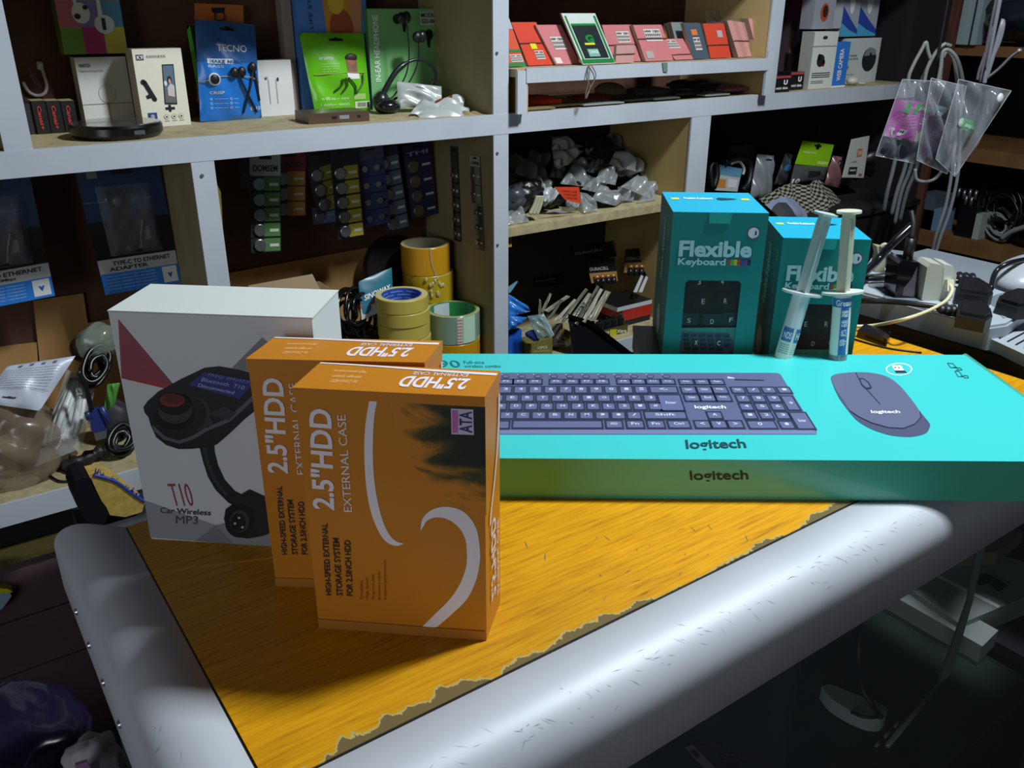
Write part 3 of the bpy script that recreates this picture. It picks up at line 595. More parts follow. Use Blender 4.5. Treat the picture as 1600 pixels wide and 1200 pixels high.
    for r_ in range(4):
        for i in range(6): x_ = w0+.005+i*.09+.012*r_; z_ = .045+.032*(3-r_); cmb.poly([q2(x_, z_)+n*.0006, q2(x_+.07, z_)+n*.0006, q2(x_+.075, z_+.024)+n*.0006, q2(x_+.005, z_+.024)+n*.0006], mat('#232b40', .4)) if x_ < w1-.1 else None
    for x_, t_ in ((.35, 'X'), (.60, 'C')): cmb.wtxt(t_, q2(x_, .085)+n*.001, q2(x_+.035, .085)+n*.001, q2(x_, .118)+n*.001, WHITE, .01)
    cmb.build('window_card', o)
    MB().poly([q(w0-.01, h0)-n*.0006, q(w1, h0)-n*.0006, q(w1, h1)-n*.0006, q(w0-.01, h1)-n*.0006], clear_mat('carton_window_film', '#ffffff', .025, .05)).build('window_film', o)
    return o
ZT1, ZT2 = .178, .150
A1 = pz(1052, 331, ZT1); B1 = pz(1202, 333, ZT1); u = (B1-A1).normalized(); dv = Vector((-u.y, u.x, 0)); dv = dv if dv.y > 0 else -dv
Wf = (B1-A1).length
sup = thing('black_flat_case', (A1+B1)/2+dv*.05, 'low black case under the left green keyboard box', 'case')
c0 = Vector((A1.x, A1.y, 0))-u*.022+dv*.005; c1_ = Vector((B1.x, B1.y, 0))+dv*.005
m = MB(); aa, bb = hexbox(c0, c1_, dv*.09, .0265); m.hexa(aa, bb, mat('#101216', .3)); m.build('body', sup)
m = MB(); aa, bb = hexbox(c0-dv*.0008-u*.0008, c1_-dv*.0008+u*.0008, dv*.0916, .006); m.hexa([p+Vector((0, 0, .020)) for p in aa], [p+Vector((0, 0, .020)) for p in bb], mat('#1c1e24', .3)); m.build('lid_rim', sup)
winL = [(.35, .52, '3'), (.60, .525, '4'), (.41, .39, 'E'), (.65, .395, 'R'), (.27, .255, 'S'), (.525, .25, 'D'), (.73, .265, 'F')]
flex(Vector((A1.x, A1.y, .0272)), Vector((B1.x, B1.y, .0272)), dv*Wf*1.08, .0272, ZT1, None, 'green keyboard box standing taller, nearer the left, its window unobstructed', winL, None)
A2 = pz(1224, 372, ZT2); B2 = pz(1362, 375, ZT2); u2 = (B2-A2).normalized(); dv2 = Vector((-u2.y, u2.x, 0)); dv2 = dv2 if dv2.y > 0 else -dv2
flex(Vector((A2.x, A2.y, .0003)), Vector((B2.x, B2.y, .0003)), dv2*Wf*1.05, 0, ZT2, None, 'green keyboard box behind the two syringes, lower than its twin', winL[2:], None)

# grease syringes leaning on the right box
def syringe(top, bot, lab, milky, plunger, kind):
    T, Bt = Vector(top), Vector(bot); ax = (T-Bt).normalized(); Lh = (T-Bt).length
    o = thing('grease_syringe', Bt, lab, 'syringe', 'thermal grease syringes')
    side = ax.cross(Vector((-.5, -.8, 0))).normalized(); fr = side.cross(ax).normalized()
    r = .0088; bl = Lh*.565
    body = MB(); body.lathe(Bt, [(0, 0), (.004, 0), (.004, .006), (r, .010), (r, bl), (r-.0012, bl), (r-.0012, bl-.01)], milky, 24, ax); bar = body.build('barrel', o)
    fl = MB(); pts = []
    for k in range(24):
        a = 2*pi*k/24; pts.append(Bt+ax*(bl-.001)+side*(.021*cos(a))+fr*(.0105*sin(a)))
    fl.slab(pts, ax*.0022, milky); fl.build('finger_flange', bar)
    pg = MB(); w = .0068
    for d in (side, fr): 
        pg.obox(Bt+ax*((bl+Lh)/2-.006)+ax*.002, d, ax, d.cross(ax), w, (Lh-bl)/2-.004, .0007, plunger)
    pg.obox(Bt+ax*(Lh-.012), side, ax, fr, w*.75, .010, w*.5, plunger)
    pg.lathe(Bt+ax*(Lh-.0022), [(0, 0), (.0115, 0), (.0115, .0022), (0, .0022)], plunger, 24, ax); pg.build('plunger', o)
    lb = MB(); rr = r+.0003
    def cyl(a0, a1, h0, h1, mt, ro=0):
        lb.grid(lambda s_, t: Bt+ax*(h0+(h1-h0)*t)+(side*sin(a0+(a1-a0)*s_)+fr*cos(a0+(a1-a0)*s_))*(rr+ro), 14, 1, mt)
    BLU = mat('#2f6fae', .4); WL = mat('#dfe6df', .45)
    def ctx(t, a0, a1, h0, h1, mt, rot=0, bold=.02):
        vs, fs = text2d(t, bold); out = []
        for x, y in vs:
            if rot: x, y = 1-y, x
            a = a0+(a1-a0)*x; out.append(Bt+ax*(h0+(h1-h0)*y)+(side*sin(a)+fr*cos(a))*(rr+.0005))
        lb.add(out, fs, mt)
    if kind == 0:
        h0, h1 = bl*.40, bl*.96; cyl(-1.5, 1.5, h0, h1, WL); cyl(-1.5, 1.5, h1-.009, h1, BLU, .0002); cyl(-.45, .45, h0, h1-.009, BLU, .0002)
        ctx('Grease', -1.0, .8, h1-.0075, h1-.0015, mat('#e8eef2', .4))
        for k, chh in enumerate('器硅热导'): ctx(chh, -.32, .32, h1-.019-k*.0098, h1-.0115-k*.0098, mat('#e8eef2', .4), 1, .01)
        for k in range(5): ctx('|', .9, 1.0, h0+.004+k*.003, h0+.006+k*.003, PK)
        for k in range(8): ctx('-', -.4+.05*(k % 2), .7, .012+k*.0022, .0126+k*.0022, mat('#3c4a52', .5))
        cyl(-3.15, 3.15, .010, h0-.0006, mat('#7f8d92', .35), -.0001)
    else:
        h0, h1 = bl*.28, bl*.66; cyl(-1.5, 1.5, h0, h1, WL); cyl(-1.3, -.12, h1-.014, h1, BLU, .0002); cyl(.18, 1.3, h1-.014, h1, BLU, .0002)
        ctx('NDS', -1.05, -.2, h1-.011, h1-.004, mat('#e8eef2', .4), 0, .02); ctx('HE', .3, 1.0, h1-.011, h1-.004, mat('#e8eef2', .4), 0, .02)
        for k in range(5): ctx('thermal paste', -1.2, -.1, h1-.018-k*.0022, h1-.0168-k*.0022, PK); ctx('for processor', .15, 1.25, h1-.018-k*.0022, h1-.0168-k*.0022, PK)
    lb.build('label_sleeve', bar)
nF = Vector((u2.y, -u2.x, 0)); nF = nF if nF.y < 0 else -nF
PF = Pl(A2+nF*.022, nF); PBk = Pl(A2+nF*.032, nF)
def sy(ptop, pbot):
    T = PF(*ptop); Q_ = PBk(*pbot); d = (Q_-T).normalized(); t = (.0003-T.z)/d.z; return T, T+d*t
T, Bt = sy((1327, 329), (1309, 556)); syringe(T, Bt, 'upright grease syringe with cream plunger and blue label, right of the pair', mat('#ccd6cf', .3, alpha=.96), mat('#c8cdb9', .35), 0)
T, Bt = sy((1291, 333), (1224, 556)); syringe(T, Bt, 'tilted translucent white grease syringe, left of the pair', mat('#d6dfe2', .3, alpha=.96), mat('#b4ccc9', .3), 1)

# ================================================================== goods on the shelves
def shape_card(S_, P, pts): return [P(*S_(*p)) for p in pts]
def upright(name, label, cat, x0, x1, yb, yt, Y, zb, D, mt, tilt=0, yaw=0, side=None, topm=None, group=None, prints=None):
    """carton standing on the shelf at depth Y; x0..x1 at its foot, yt its top edge in the photograph"""
    q0 = pz(x0, yb, zb); X0 = py(x0, yb, Y).x; X1 = py(x1, yb, Y).x; W = (X1-X0); H = py((x0+x1)/2, yt, Y).z-zb
    u = Vector((cos(yaw), sin(yaw), 0)); v = Vector((-sin(yaw), cos(yaw), 0)); fl = Vector((X0, Y, zb+.0003)); up = Vector((0, sin(tilt), cos(tilt))); up = up if not yaw else Matrix.Rotation(yaw, 3, 'Z')@up
    dd = Matrix.Rotation(yaw, 3, 'Z')@Vector((0, cos(tilt), -sin(tilt)))
    # leaning back: pivot on the rear foot so that nothing sinks into the shelf
    lift = D*sin(tilt) if tilt > 0 else 0
    fl = fl+Vector((0, 0, lift)); a = [fl, fl+u*W, fl+u*W+dd*D, fl+dd*D]; b = [p+up*H for p in a]
    o = thing(name, (a[0]+a[2])/2+Vector((0, 0, -lift)), label, cat, group)
    m = MB(); m.hexa(a, b, mt, [mt, topm or mt, mt, side or mt, mt, side or mt])
    F = lambda s_, t_, off=.0004: fl+u*W*s_+up*H*t_-dd*off
    def rect(s0, s1, t0, t1, mt, off=.0004, sl=0): m.poly([F(s0, t0, off), F(s1, t0, off), F(s1+sl, t1, off), F(s0+sl, t1, off)], mt)
    def tx(t, s0, s1, t0, t1, mt, off=.0008, bold=0, rot=0):
        if rot == 1: m.wtxt(t, F(s1, t0, off), F(s1, t1, off), F(s0, t0, off), mt, bold)
        elif rot == -1: m.wtxt(t, F(s0, t1, off), F(s0, t0, off), F(s1, t1, off), mt, bold)
        else: m.wtxt(t, F(s0, t0, off), F(s1, t0, off), F(s0, t1, off), mt, bold)
    def el(s_, t_, rs, rt, mt, off=.0006, n=18, hole=None): m.poly([F(s_+rs*cos(2*pi*k/n), t_+rt*sin(2*pi*k/n), off) for k in range(n)], mt)
    def pg(pts, mt, off=.0006): m.poly([F(*p, off) for p in pts], mt)
    if prints: prints(m, F, rect, tx, el, pg)
    m.build('carton', o); return o

def sheetfn(c, bulge=.006, wr=.0012, seed=0, n=None):
    """soft packet: 4 world corners (bl, br, tr, tl), bulging towards n"""
    bl, br, tr, tl = [Vector(p) for p in c]; nn = (br-bl).cross(tl-bl).normalized()
    if nn.dot(CAM-bl) < 0: nn = -nn
    rg = random.Random(seed); ks = [(rg.uniform(5, 16), rg.uniform(5, 16), rg.uniform(0, 6), rg.uniform(.4, 1)) for _ in range(5)]
    def f(u, v, s_=1):
        p = bl*(1-u)*(1-v)+br*u*(1-v)+tr*u*v+tl*(1-u)*v
        e = (max(0, 4*u*(1-u))**.6)*(max(0, 4*v*(1-v))**.6)
        w = sum(a*sin(k1*u+k2*v+ph) for k1, k2, ph, a in ks)*wr*min(1, e*1.5)
        return p+nn*(s_*bulge*e+w)
    return f
def packet(name, label, cat, corners, mt, bulge=.006, wr=.0012, pick=None, deco=None, group=None, seed=0, back=None, hole=None, nu=18, nv=22, hang=False):
    f = sheetfn(corners, bulge, wr, seed); bot = sum((Vector(p) for p in corners), Vector())/4; zmin = min(Vector(p).z for p in corners)
    zmax = max(Vector(p).z for p in corners)
    o = thing(name, (bot.x, bot.y, zmax if hang else zmin), label, cat, group)
    m = MB(); m.grid(f, nu, nv, mt, pick=pick); m.grid(lambda u, v: f(u, v, -.7), nu, nv, back or mt)
    if deco: deco(m, f)
    pp_ = m.build('pouch', o)
    if hole:
        u0, v0 = hole; h = MB(); h.frect(f, u0-.11, u0+.11, v0-.012, v0+.018, BLK, .0006, 6); h.frect(f, u0-.03, u0+.03, v0+.016, v0+.03, BLK, .0006, 3); h.build('hang_hole', pp_)
    return o
def quad(P, *pts): return [P(*p) for p in pts]     # corners bl, br, tr, tl in photo pixels
INK = mat('#2a2a2e', .5)
# ---------------------------------------------------------------- upper left bay
def canai(i):
    Y = 1.235-.0*i
    def pr(m, F, rect, tx, el, pg):
        tx('Canai+', .32, .62, .12, .86, mat('#c8403c', .5), bold=.03, rot=-1)
        m.poly([F(0, 1, -.0)+Vector((0, 0, .0004)), F(1, 1)+Vector((0, 0, .0004)), F(1, 1)+Vector((0, .03, .0004)), F(0, 1)+Vector((0, .03, .0004))], mat('#a09468', .6))
    upright('small_black_box', ('%s of the three small black boxes with red lettering beside the round charger' % ('leftmost', 'middle', 'rightmost')[i]), 'box', 57+i*22.5, 78+i*22.5, 199, 158, Y, ZM, .035, mat('#1d1c1f', .5), yaw=R(-4), group='small black boxes with red lettering', prints=pr)
for i in range(3): canai(i)
upright('small_dark_box', 'dark purple small box at the left shelf post', 'box', 40, 56, 203, 162, 1.238, ZM, .04, mat('#2c2430', .6))
P = PY(1.285, .12)
def dk(m, f):
    m.frect(f, .1, 1, .80, .99, mat('#8a7472', .5), .0004); m.frect(f, .08, .95, .58, .62, mat('#b7a9b0', .4), .0008)
    pts = [f(.75, .5), f(.8, .35), f(.82, .18), f(.7, .08), f(.5, .06), f(.3, .12), f(.2, .25)]
    m.tube([p+Vector((0, -.006, 0)) for p in pts], .0022, mat('#c3b6b4', .4), 8)
    m.tube([f(.75, .5)+Vector((0, -.006, 0)), f(.74, .40)+Vector((0, -.006, 0))], .004, mat('#cfc6bf', .4), 8, 0)
    m.frect(f, .55, .75, .33, .45, mat('#b59a52', .5), .0006)
packet('cable_blister_pack', 'purple tinted hanging cable pack behind the left shelf post', 'cable pack', [P(28, 158), P(86, 154), P(60, 36), P(4, 38)], mat('#5b3f55', .35), bulge=.008, deco=dk, seed=3, hole=(.35, .93))

def pr(m, F, rect, tx, el, pg):
    tx('WATCH', .06, .28, .86, .91, INK, bold=.02); tx('Magnetic Charging Cable', .06, .52, .79, .82, INK)
    for k in range(28):
        a = 2*pi*k/28; b_ = 2*pi*(k+1)/28; c = lambda a, r_: F(.52+.17*r_*cos(a), .47+.135*r_*sin(a), .0006); m.poly([c(a, 1), c(b_, 1), c(b_, .96), c(a, .96)], mat('#7d828a', .5))
    rect(.49, .53, .02, .33, mat('#9a9ea6', .4)); rect(0, 1, .325, .332, mat('#5a564d', .5))
upright('watch_charger_box', 'plain white box with a thin ring drawing under the coloured earbud box', 'box', 133, 211, 184, 89, 1.272, ZM, .03, mat('#d9dad6', .5), prints=pr)
def pr(m, F, rect, tx, el, pg):
    C = [['#5f97b6', '#c9c234', '#c56b86'], ['#cf6b7e', '#8b7cb8', '#5c9ac0'], ['#6f9a33', '#b83a7e', '#cfc84a']]
    for r_ in range(3):
        for c in range(3): rect(c/3, (c+1)/3, (2-r_)/3, (3-r_)/3, mat(C[r_][c], .45))
    el(.36, .51, .14, .13, WHITE, .0008); el(.30, .47, .05, .035, INK, .0012); pg([(.27, .60), (.33, .60), (.31, .90), (.27, .90)], WHITE, .001); el(.44, .58, .04, .03, INK, .001)
    el(.70, .37, .16, .12, WHITE, .0008); pg([(.62, .40), (.70, .42), (.68, .74), (.63, .74)], WHITE, .001); pg([(.66, .30), (.72, .30), (.72, .45), (.66, .45)], INK, .0012)
zt = py(170, 86, 1.272).z
upright('earbud_box', 'colourful chequered box with white earbuds on its front', 'box', 101, 200, 85, -42, 1.270, zt+.0015, .03, mat('#7a8f3a', .5), prints=pr)
# round wireless charger
c = pz(170, 196, ZM); c = Vector((.236, 1.168, ZM+.0003)); o = thing('round_charger', c, 'round black wireless charging pad on the shelf front', 'charger')
r0 = .053
MB().lathe(c, [(0, 0), (r0*.92, 0), (r0, .005), (r0, .013), (r0*.96, .016)], mat('#0e0d10', .25), 40).build('body', o); bd_ = o.children[-1] if o.children else o
MB().lathe(c, [(r0*.96, .016), (r0*.9, .0165), (0, .0165)], mat('#3a3a40', .15, coat=.6), 40).build('top_glass', o)
m = MB(); m.box((c.x+.008, c.y-r0-.0005, c.z+.006), (c.x+.020, c.y-r0+.004, c.z+.0105), mat('#7f838a', .3, .7)); m.build('port', o)
def pr(m, F, rect, tx, el, pg):
    rect(.06, .21, .86, .93, INK); tx('K9', .075, .195, .87, .92, WHITE, .0012, .02); tx('无线领夹麦克风', .26, .66, .885, .92, INK)
    g = mat('#1c2126', .4); pg([(.10, .58), (.14, .61), (.19, .60), (.36, .36), (.33, .33), (.27, .34)], g); el(.13, .585, .055, .035, g); pg([(.14, .41), (.20, .43), (.24, .38), (.16, .37)], g, .0008)
    pg([(.50, .29), (.76, .28), (.80, .80), (.56, .80)], mat('#22262c', .3), .0006); pg([(.52, .31), (.745, .30), (.78, .785), (.57, .785)], mat('#5d7488', .35), .0009)
    pg([(.53, .32), (.74, .31), (.75, .45), (.55, .47)], mat('#6b6a66', .4), .0011); pg([(.60, .40), (.73, .38), (.75, .52), (.68, .56), (.60, .50)], mat('#c9c2c2', .4), .0013); el(.665, .60, .045, .05, mat('#2a1e22', .4), .0014); el(.665, .585, .026, .034, mat('#c99e8a', .5), .0016); el(.575, .56, .03, .035, mat('#e0ddd6', .4), .0014)
    rect(.50, .70, .215, .25, g); rect(.57, .62, .19, .28, g, .0008)
    rect(.12, .31, .05, .19, mat('#27418c', .4))
    for k in range(3): pg([(.17+.0*k, .11+.018*k), (.19, .125+.018*k), (.215, .13+.018*k), (.24, .125+.018*k), (.26, .11+.018*k), (.215, .122+.018*k)], WHITE, .0009)
    for x in (.50, .66, .81):
        el(x, .125, .055, .032, mat('#6d7076', .4), .0006); el(x, .125, .047, .027, mat('#e7e4d4', .4), .0008); rect(x-.02, x+.02, .115, .135, INK, .001); rect(x-.05, x+.05, .065, .075, mat('#8d8f90', .5))
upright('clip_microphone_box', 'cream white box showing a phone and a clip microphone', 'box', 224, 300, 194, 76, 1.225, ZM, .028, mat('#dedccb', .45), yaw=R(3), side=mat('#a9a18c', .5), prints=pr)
# blue earphone pouch, green pouches, cards
P = PY(1.225, .10)
def dk(m, f):
    W_ = mat('#b9c3cc', .3); m.ftxt(f, 'TECNO', .30, .80, .70, .77, W_, bold=.01); m.frect(f, .14, .55, .575, .625, mat('#c9ced2', .2), .0006); m.ftxt(f, 'MAKE MUSIC', .18, .72, .58, .615, mat('#2b4f86', .3), .001, .02)
    m.ftxt(f, 'BASS', .15, .40, .535, .56, W_)
    for (a, b_) in (((.60, .50), (.92, .08)), ((.88, .52), (.68, .07)), ((.92, .5), (.98, .2))): m.tube([f(a[0], a[1])+Vector((0, -.003, 0)), f((a[0]*2+b_[0])/3, (a[1]*2+b_[1])/3-.02)+Vector((0, -.003, 0)), f(*b_)+Vector((0, -.002, 0))], .0014, BLK, 6)
    for a in ((.55, .49), (.68, .5), (.88, .55)): m.ball(f(*a)+Vector((0, -.003, 0)), .006, .004, .007, BLK)
    m.ball(f(.23, .42)+Vector((0, -.001, 0)), .0085, .003, .0085, mat('#c7cdd6', .3)); m.ball(f(.23, .42)+Vector((0, -.0028, 0)), .0065, .002, .0065, BLK)
    m.ftxt(f, 'CRISP', .16, .38, .27, .30, W_, bold=.02)
    for k in range(3): m.ftxt(f, 'o ------- o ---', .16, .62, .21-.045*k, .235-.045*k, W_)
    m.ftxt(f, 'E-10', .82, .99, .10, .14, W_, bold=.02); m.tube([f(0, .39)+Vector((0, -.001, 0)), f(.2, .42)+Vector((0, -.0042, 0)), f(.4, .45)+Vector((0, -.002, 0)), f(.8, .45)+Vector((0, -.005, 0)), f(1, .40)+Vector((0, -.001, 0))], .0006, mat('#b09a5a', .5), 5)
packet('earphone_pouch', 'bright blue foil earphone pouch leaning in the middle of the top shelf', 'pouch', [P(313, 190), P(408, 186), P(398, 38), P(304, 30)], mat('#1d6fc4', .28, coat=.3), bulge=.009, wr=.0014, deco=dk, seed=11, hole=(.50, .92),
       pick=lambda u, v: mat('#2a5590', .3) if v > .60 else (mat('#3f6f9c', .3) if v < .06 and u > .5 else None))  # top painted darker blue, as shaded by the shelf above
P = PY(1.255, .08)
packet('earphone_pouch', 'green edged foil pouch showing only its rim behind the blue pouch', 'pouch', [P(316, 186), P(412, 178), P(390, 40), P(291, 40)], mat('#16241c', .3), bulge=.006, seed=5, pick=lambda u, v: mat('#4db82e', .3) if (u < .05 or u > .95 or v < .05) else None)
P = PY(1.285)
o = thing('hanging_card', P(341, 40), 'orange hang card rising above the blue pouch', 'card'); MB().slab([P(308, 160), P(384, 160), P(380, 8), P(304, 5)], (0, .002, 0), mat('#b5652a', .5)).build('card', o)
m = MB(); m.pp(P, [(330, 12), (352, 12), (350, 20), (332, 20)], BLK, .0006); m.tube([P(337, 14, .002), P(336, 30, .003), P(350, 30, .003), P(346, 14, .002)], .0008, BLK, 5); m.build('hang_hole', o)
def pr(m, F, rect, tx, el, pg):
    g = mat('#9b9da2', .5); rect(.28, .31, .22, .66, g); rect(.50, .53, .22, .66, g); el(.24, .69, .05, .03, g, .0008); el(.57, .66, .03, .035, INK, .0008); el(.22, .68, .02, .015, INK, .001)
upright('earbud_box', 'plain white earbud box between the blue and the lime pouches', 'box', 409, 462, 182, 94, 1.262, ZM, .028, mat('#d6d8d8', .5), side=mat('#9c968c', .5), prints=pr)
upright('tall_grey_box', 'tall narrow grey brown box end left of the blue picture box', 'box', 455, 470, 182, -40, 1.285, ZM, .02, mat('#8c8078', .6))
# power bank
c = Vector((.515, 1.160, ZM+.0003)); o = thing('power_bank', c, 'flat brown metal power bank lying on the shelf edge', 'power bank')
m = MB(); u = Vector((cos(R(-6)), sin(R(-6)), 0)); v = Vector((-sin(R(-6)), cos(R(-6)), 0)); PB = mat('#6a5648', .35, .5)
q = [c-u*.040-v*.021, c+u*.046-v*.021, c+u*.040+v*.03, c-u*.042+v*.035]; m.hexa(q, [p+Vector((0, 0, .0135)) for p in q], PB); m.build('body', o)
m = MB(); fz = lambda s_, z: q[0]+(q[1]-q[0])*s_-v*.0006+Vector((0, 0, z)); m.poly([fz(.50, .0045), fz(.66, .0045), fz(.66, .0095), fz(.50, .0095)], mat('#b9bcc0', .3, .6)); m.poly([fz(.38, .0055), fz(.46, .0055), fz(.46, .0085), fz(.38, .0085)], BLK); m.poly([fz(.80, .0055), fz(.85, .0055), fz(.85, .0085), fz(.80, .0085)], BLK); m.build('ports', o)
def pr(m, F, rect, tx, el, pg):
    pg([(.36, 1.0), (.92, 1.0), (.88, .35), (.42, .35)], mat('#c08a2e', .5)); el(.62, .60, .17, .14, mat('#9a4a24', .5), .0008); el(.56, .80, .12, .10, mat('#d8b03a', .5), .0009); pg([(.72, 1), (.95, 1), (.9, .5), (.8, .55)], mat('#b9825a', .5), .001)
    tx('LIFE STYLE', .17, .22, .60, .92, INK, rot=1)
upright('picture_box', 'tall blue box with an orange picture behind the lime green pouch', 'box', 476, 582, 178, -45, 1.275, ZM, .02, mat('#4a7ecb', .5), prints=pr)
P = PY(1.225, .13)
def dk(m, f):
    W_ = mat('#dfe9d0', .3); m.ftxt(f, 'oraimo', .20, .42, .68, .72, W_)
    for k in range(4): m.ftxt(f, 'in-ear earphone with mic', .22, .50-.02*k, .62-.03*k, .635-.03*k, W_)
    m.frect(f, .62, .80, .50, .72, mat('#7d5b4a', .5), .0006); m.ball(f(.70, .66), .009, .003, .010, mat('#a8735a', .5)); m.ball(f(.71, .70)+Vector((0, -.001, 0)), .010, .003, .006, mat('#3a2a26', .5)); m.frect(f, .60, .82, .44, .52, mat('#dfe0dc', .4), .0008)
    for a, b_ in (((.55, .46), (.48, .28)), ((.60, .46), (.70, .26)), ((.88, .50), (.72, .27)), ((.5, .45), (.36, .30))): m.tube([f(*a)+Vector((0, -.003, 0)), f((a[0]+b_[0])/2+.05, (a[1]+b_[1])/2)+Vector((0, -.003, 0)), f(*b_)+Vector((0, -.002, 0))], .0013, mat('#2d4a1c', .4), 6)
    m.frect(f, .68, .90, .19, .26, mat('#a9cf7a', .3), .0006); m.frect(f, .70, .98, .085, .165, W_, .0006); m.ftxt(f, '||||||||||||', .74, .90, .10, .155, INK, .001, .01); m.frect(f, .92, .97, .09, .155, INK, .0009)
    m.frect(f, .10, .62, .05, .085, W_, .0006); m.ftxt(f, 'o 00 oo -- ooo', .12, .60, .20, .235, W_, bold=.01); m.ftxt(f, 'i ooo--- oooo', .10, .60, .13, .165, W_)
    m.tube([f(.08, .505)+Vector((0, -.001, 0)), f(.3, .51)+Vector((0, -.001, 0)), f(.6, .52)+Vector((0, -.001, 0)), f(.93, .515)+Vector((0, -.001, 0))], .0006, mat('#b09a5a', .5), 5)
packet('earphone_pouch', 'lime green foil earphone pouch leaning beside the tall blue box', 'pouch', [P(494, 184), P(580, 178), P(568, 52), P(467, 51)], mat('#63b81a', .25, coat=.35), bulge=.010, wr=.0016, deco=dk, seed=21, hole=(.52, .91))
def pr(m, F, rect, tx, el, pg):
    tx('IN-EAR HEADPHONE', .06, .14, .28, .94, mat('#cfe0cf', .5), bold=.03, rot=1)
    rect(.74, .99, .84, .97, mat('#b9c4b6', .5)); tx('MODEL', .755, .975, .915, .96, INK, .001, .02); tx('GD-881', .76, .975, .855, .90, INK, .001, .02)
    for cx, cy in ((.45, .90), (.80, .74)):
        el(cx-.04, cy, .065, .05, BLK, .0008); el(cx+.06, cy, .06, .055, BLK, .001); el(cx-.06, cy, .03, .03, DARK, .0012); pg([(cx+.02, cy-.03), (cx+.09, cy-.03), (cx+.07, cy-.13), (cx+.04, cy-.13)], BLK)
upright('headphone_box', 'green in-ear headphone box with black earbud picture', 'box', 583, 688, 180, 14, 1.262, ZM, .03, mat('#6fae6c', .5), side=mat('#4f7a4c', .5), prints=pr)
# neckband headphones with cords
P = PY(1.215); o = thing('neckband_headphones', (P(612, 175).x, 1.215, ZM), 'black neckband headphones arched in front of the green headphone box', 'headphones')
MB().tube([P(597, 150), P(606, 132), P(622, 108), P(645, 94), P(665, 95), P(678, 107), P(680, 122), P(672, 134)], lambda t: .0042 if t < .35 else .0024, mat('#1d2024', .3), 10).build('neckband', o)
m = MB(); b0 = P(598, 168); b0.z = ZM+.020; m.ball(P(596, 160), .013, .012, .016, mat('#1b1d21', .35)); m.tube([P(590, 150), P(592, 162), Vector((P(598, 172).x, 1.205, ZM+.011))], lambda t: .006+.006*t, mat('#1b1d21', .35), 12); m.ball(Vector((P(600, 172).x, 1.200, ZM+.0105)), .019, .014, .010, mat('#141518', .2)); m.build('control_end', o)
m = MB()
for pts in ([(636, 38), (639, 75), (638, 100), (632, 122), (615, 150), (600, 155)], [(654, 62), (654, 90), (648, 112), (635, 135), (618, 155), (602, 160)], [(640, 140), (625, 150), (604, 158)]): m.tube([P(*q, .002) for q in pts], .0011, BLK, 6)
for q in ((628, 28), (652, 58)):
    m.ball(P(*q, .001), .008, .006, .008, BLK); m.ball(P(q[0]+7, q[1]-1, .001), .007, .006, .0085, mat('#1d2024', .3))
m.build('ear_cord', o)
# crumpled silver packets at the shelf end
SIL = mat('#c3cac9', .28, .25, noise=.06, scale=40)
Pq = lambda x, y, Y: py(x, y, Y)
packet('foil_packet', 'white crumpled foil packet standing against the shelf side', 'packet', [Pq(622, 168, 1.20), Pq(690, 168, 1.18), Pq(690, 135, 1.20), Pq(620, 127, 1.21)], SIL, bulge=.010, wr=.003, seed=31, hole=(.5, .8))
packet('foil_packet', 'silver and red crumpled foil packet lying over the others', 'packet', [Pq(640, 178, 1.15), Pq(722, 178, 1.135), Pq(727, 150, 1.17), Pq(655, 160, 1.19)], SIL, bulge=.006, wr=.003, seed=32, pick=lambda u, v: mat('#7d3434', .4) if .4 < u < .75 and .5 < v < .9 else None)
packet('foil_packet', 'silver gusseted packet lying lowest at the shelf end', 'packet', [Pq(656, 184, 1.13), Pq(735, 184, 1.112), Pq(733, 168, 1.15), Pq(645, 172, 1.17)], SIL, bulge=.006, wr=.003, seed=33)
packet('foil_packet', 'brown paper scrap packet at the aluminium post', 'packet', [Pq(712, 186, 1.115), Pq(765, 184, 1.108), Pq(760, 176, 1.13), Pq(718, 178, 1.14)], mat('#8c7a52', .5), bulge=.003, wr=.002, seed=34)

# ---------------------------------------------------------------- riser with packets, middle upper bay
PINK = mat('#c4777a', .38); RED = mat('#cf4733', .35); RED2 = mat('#d2573f', .3)
ZRt = ZR-.0008
def rpack(label, x0, x1, yt, Y, W=.0, mt=PINK, lean=.25, dx=0, th=.008, deco=None, name='card_packet', n=1, bulge=.002, wr=.0006, fan=0, seed=0):
    """bundle of packets standing on the riser: foot x0..x1 px at depth Y, leaning back and sideways"""
    X0 = py(x0, 98, Y).x; X1 = py(x1, 98, Y).x; H = (py((x0+x1)/2, yt, Y).z-ZRt); ob = None
    z0 = ZRt+.001
    for k in range(n):
        s_ = k*(th+.0012); w0 = Vector((X0+s_*fan, Y+s_, z0)); w1 = Vector((X1+s_*fan, Y+s_, z0)); up = Vector((dx, H*lean, H-.002*k))
        c = [w0, w1, w1+up, w0+up]; f = sheetfn(c, 0, 0, seed)
        o = thing(name, (w0+w1)/2, label if k == 0 else label.replace('front', 'one behind the front'), 'packet', 'packets standing on the small riser shelf')
        m = MB(); m.slab(c, Vector((0, th, 0)), mt, mat('#a58f84', .5)); 
        if deco and k == 0: deco(m, f)
        m.build('sleeve', o); ob = o
    return ob
QW = mat('#d9d2cf', .4)
def lab(u0, u1, v0, v1, qr=False, extra=None):
    def d(m, f):
        m.frect(f, u0, u1, v0, v1, QW, .0006, 1)
        for k in range(3): m.ftxt(f, 'HW 1501' if k == 0 else '||||||||', u0+.04*(u1-u0), u1-.06*(u1-u0), v1-(k+1)*(v1-v0)/3.4, v1-(k+1)*(v1-v0)/3.4+(v1-v0)*.22, INK, .001, .03)
        if extra: extra(m, f)
    return d
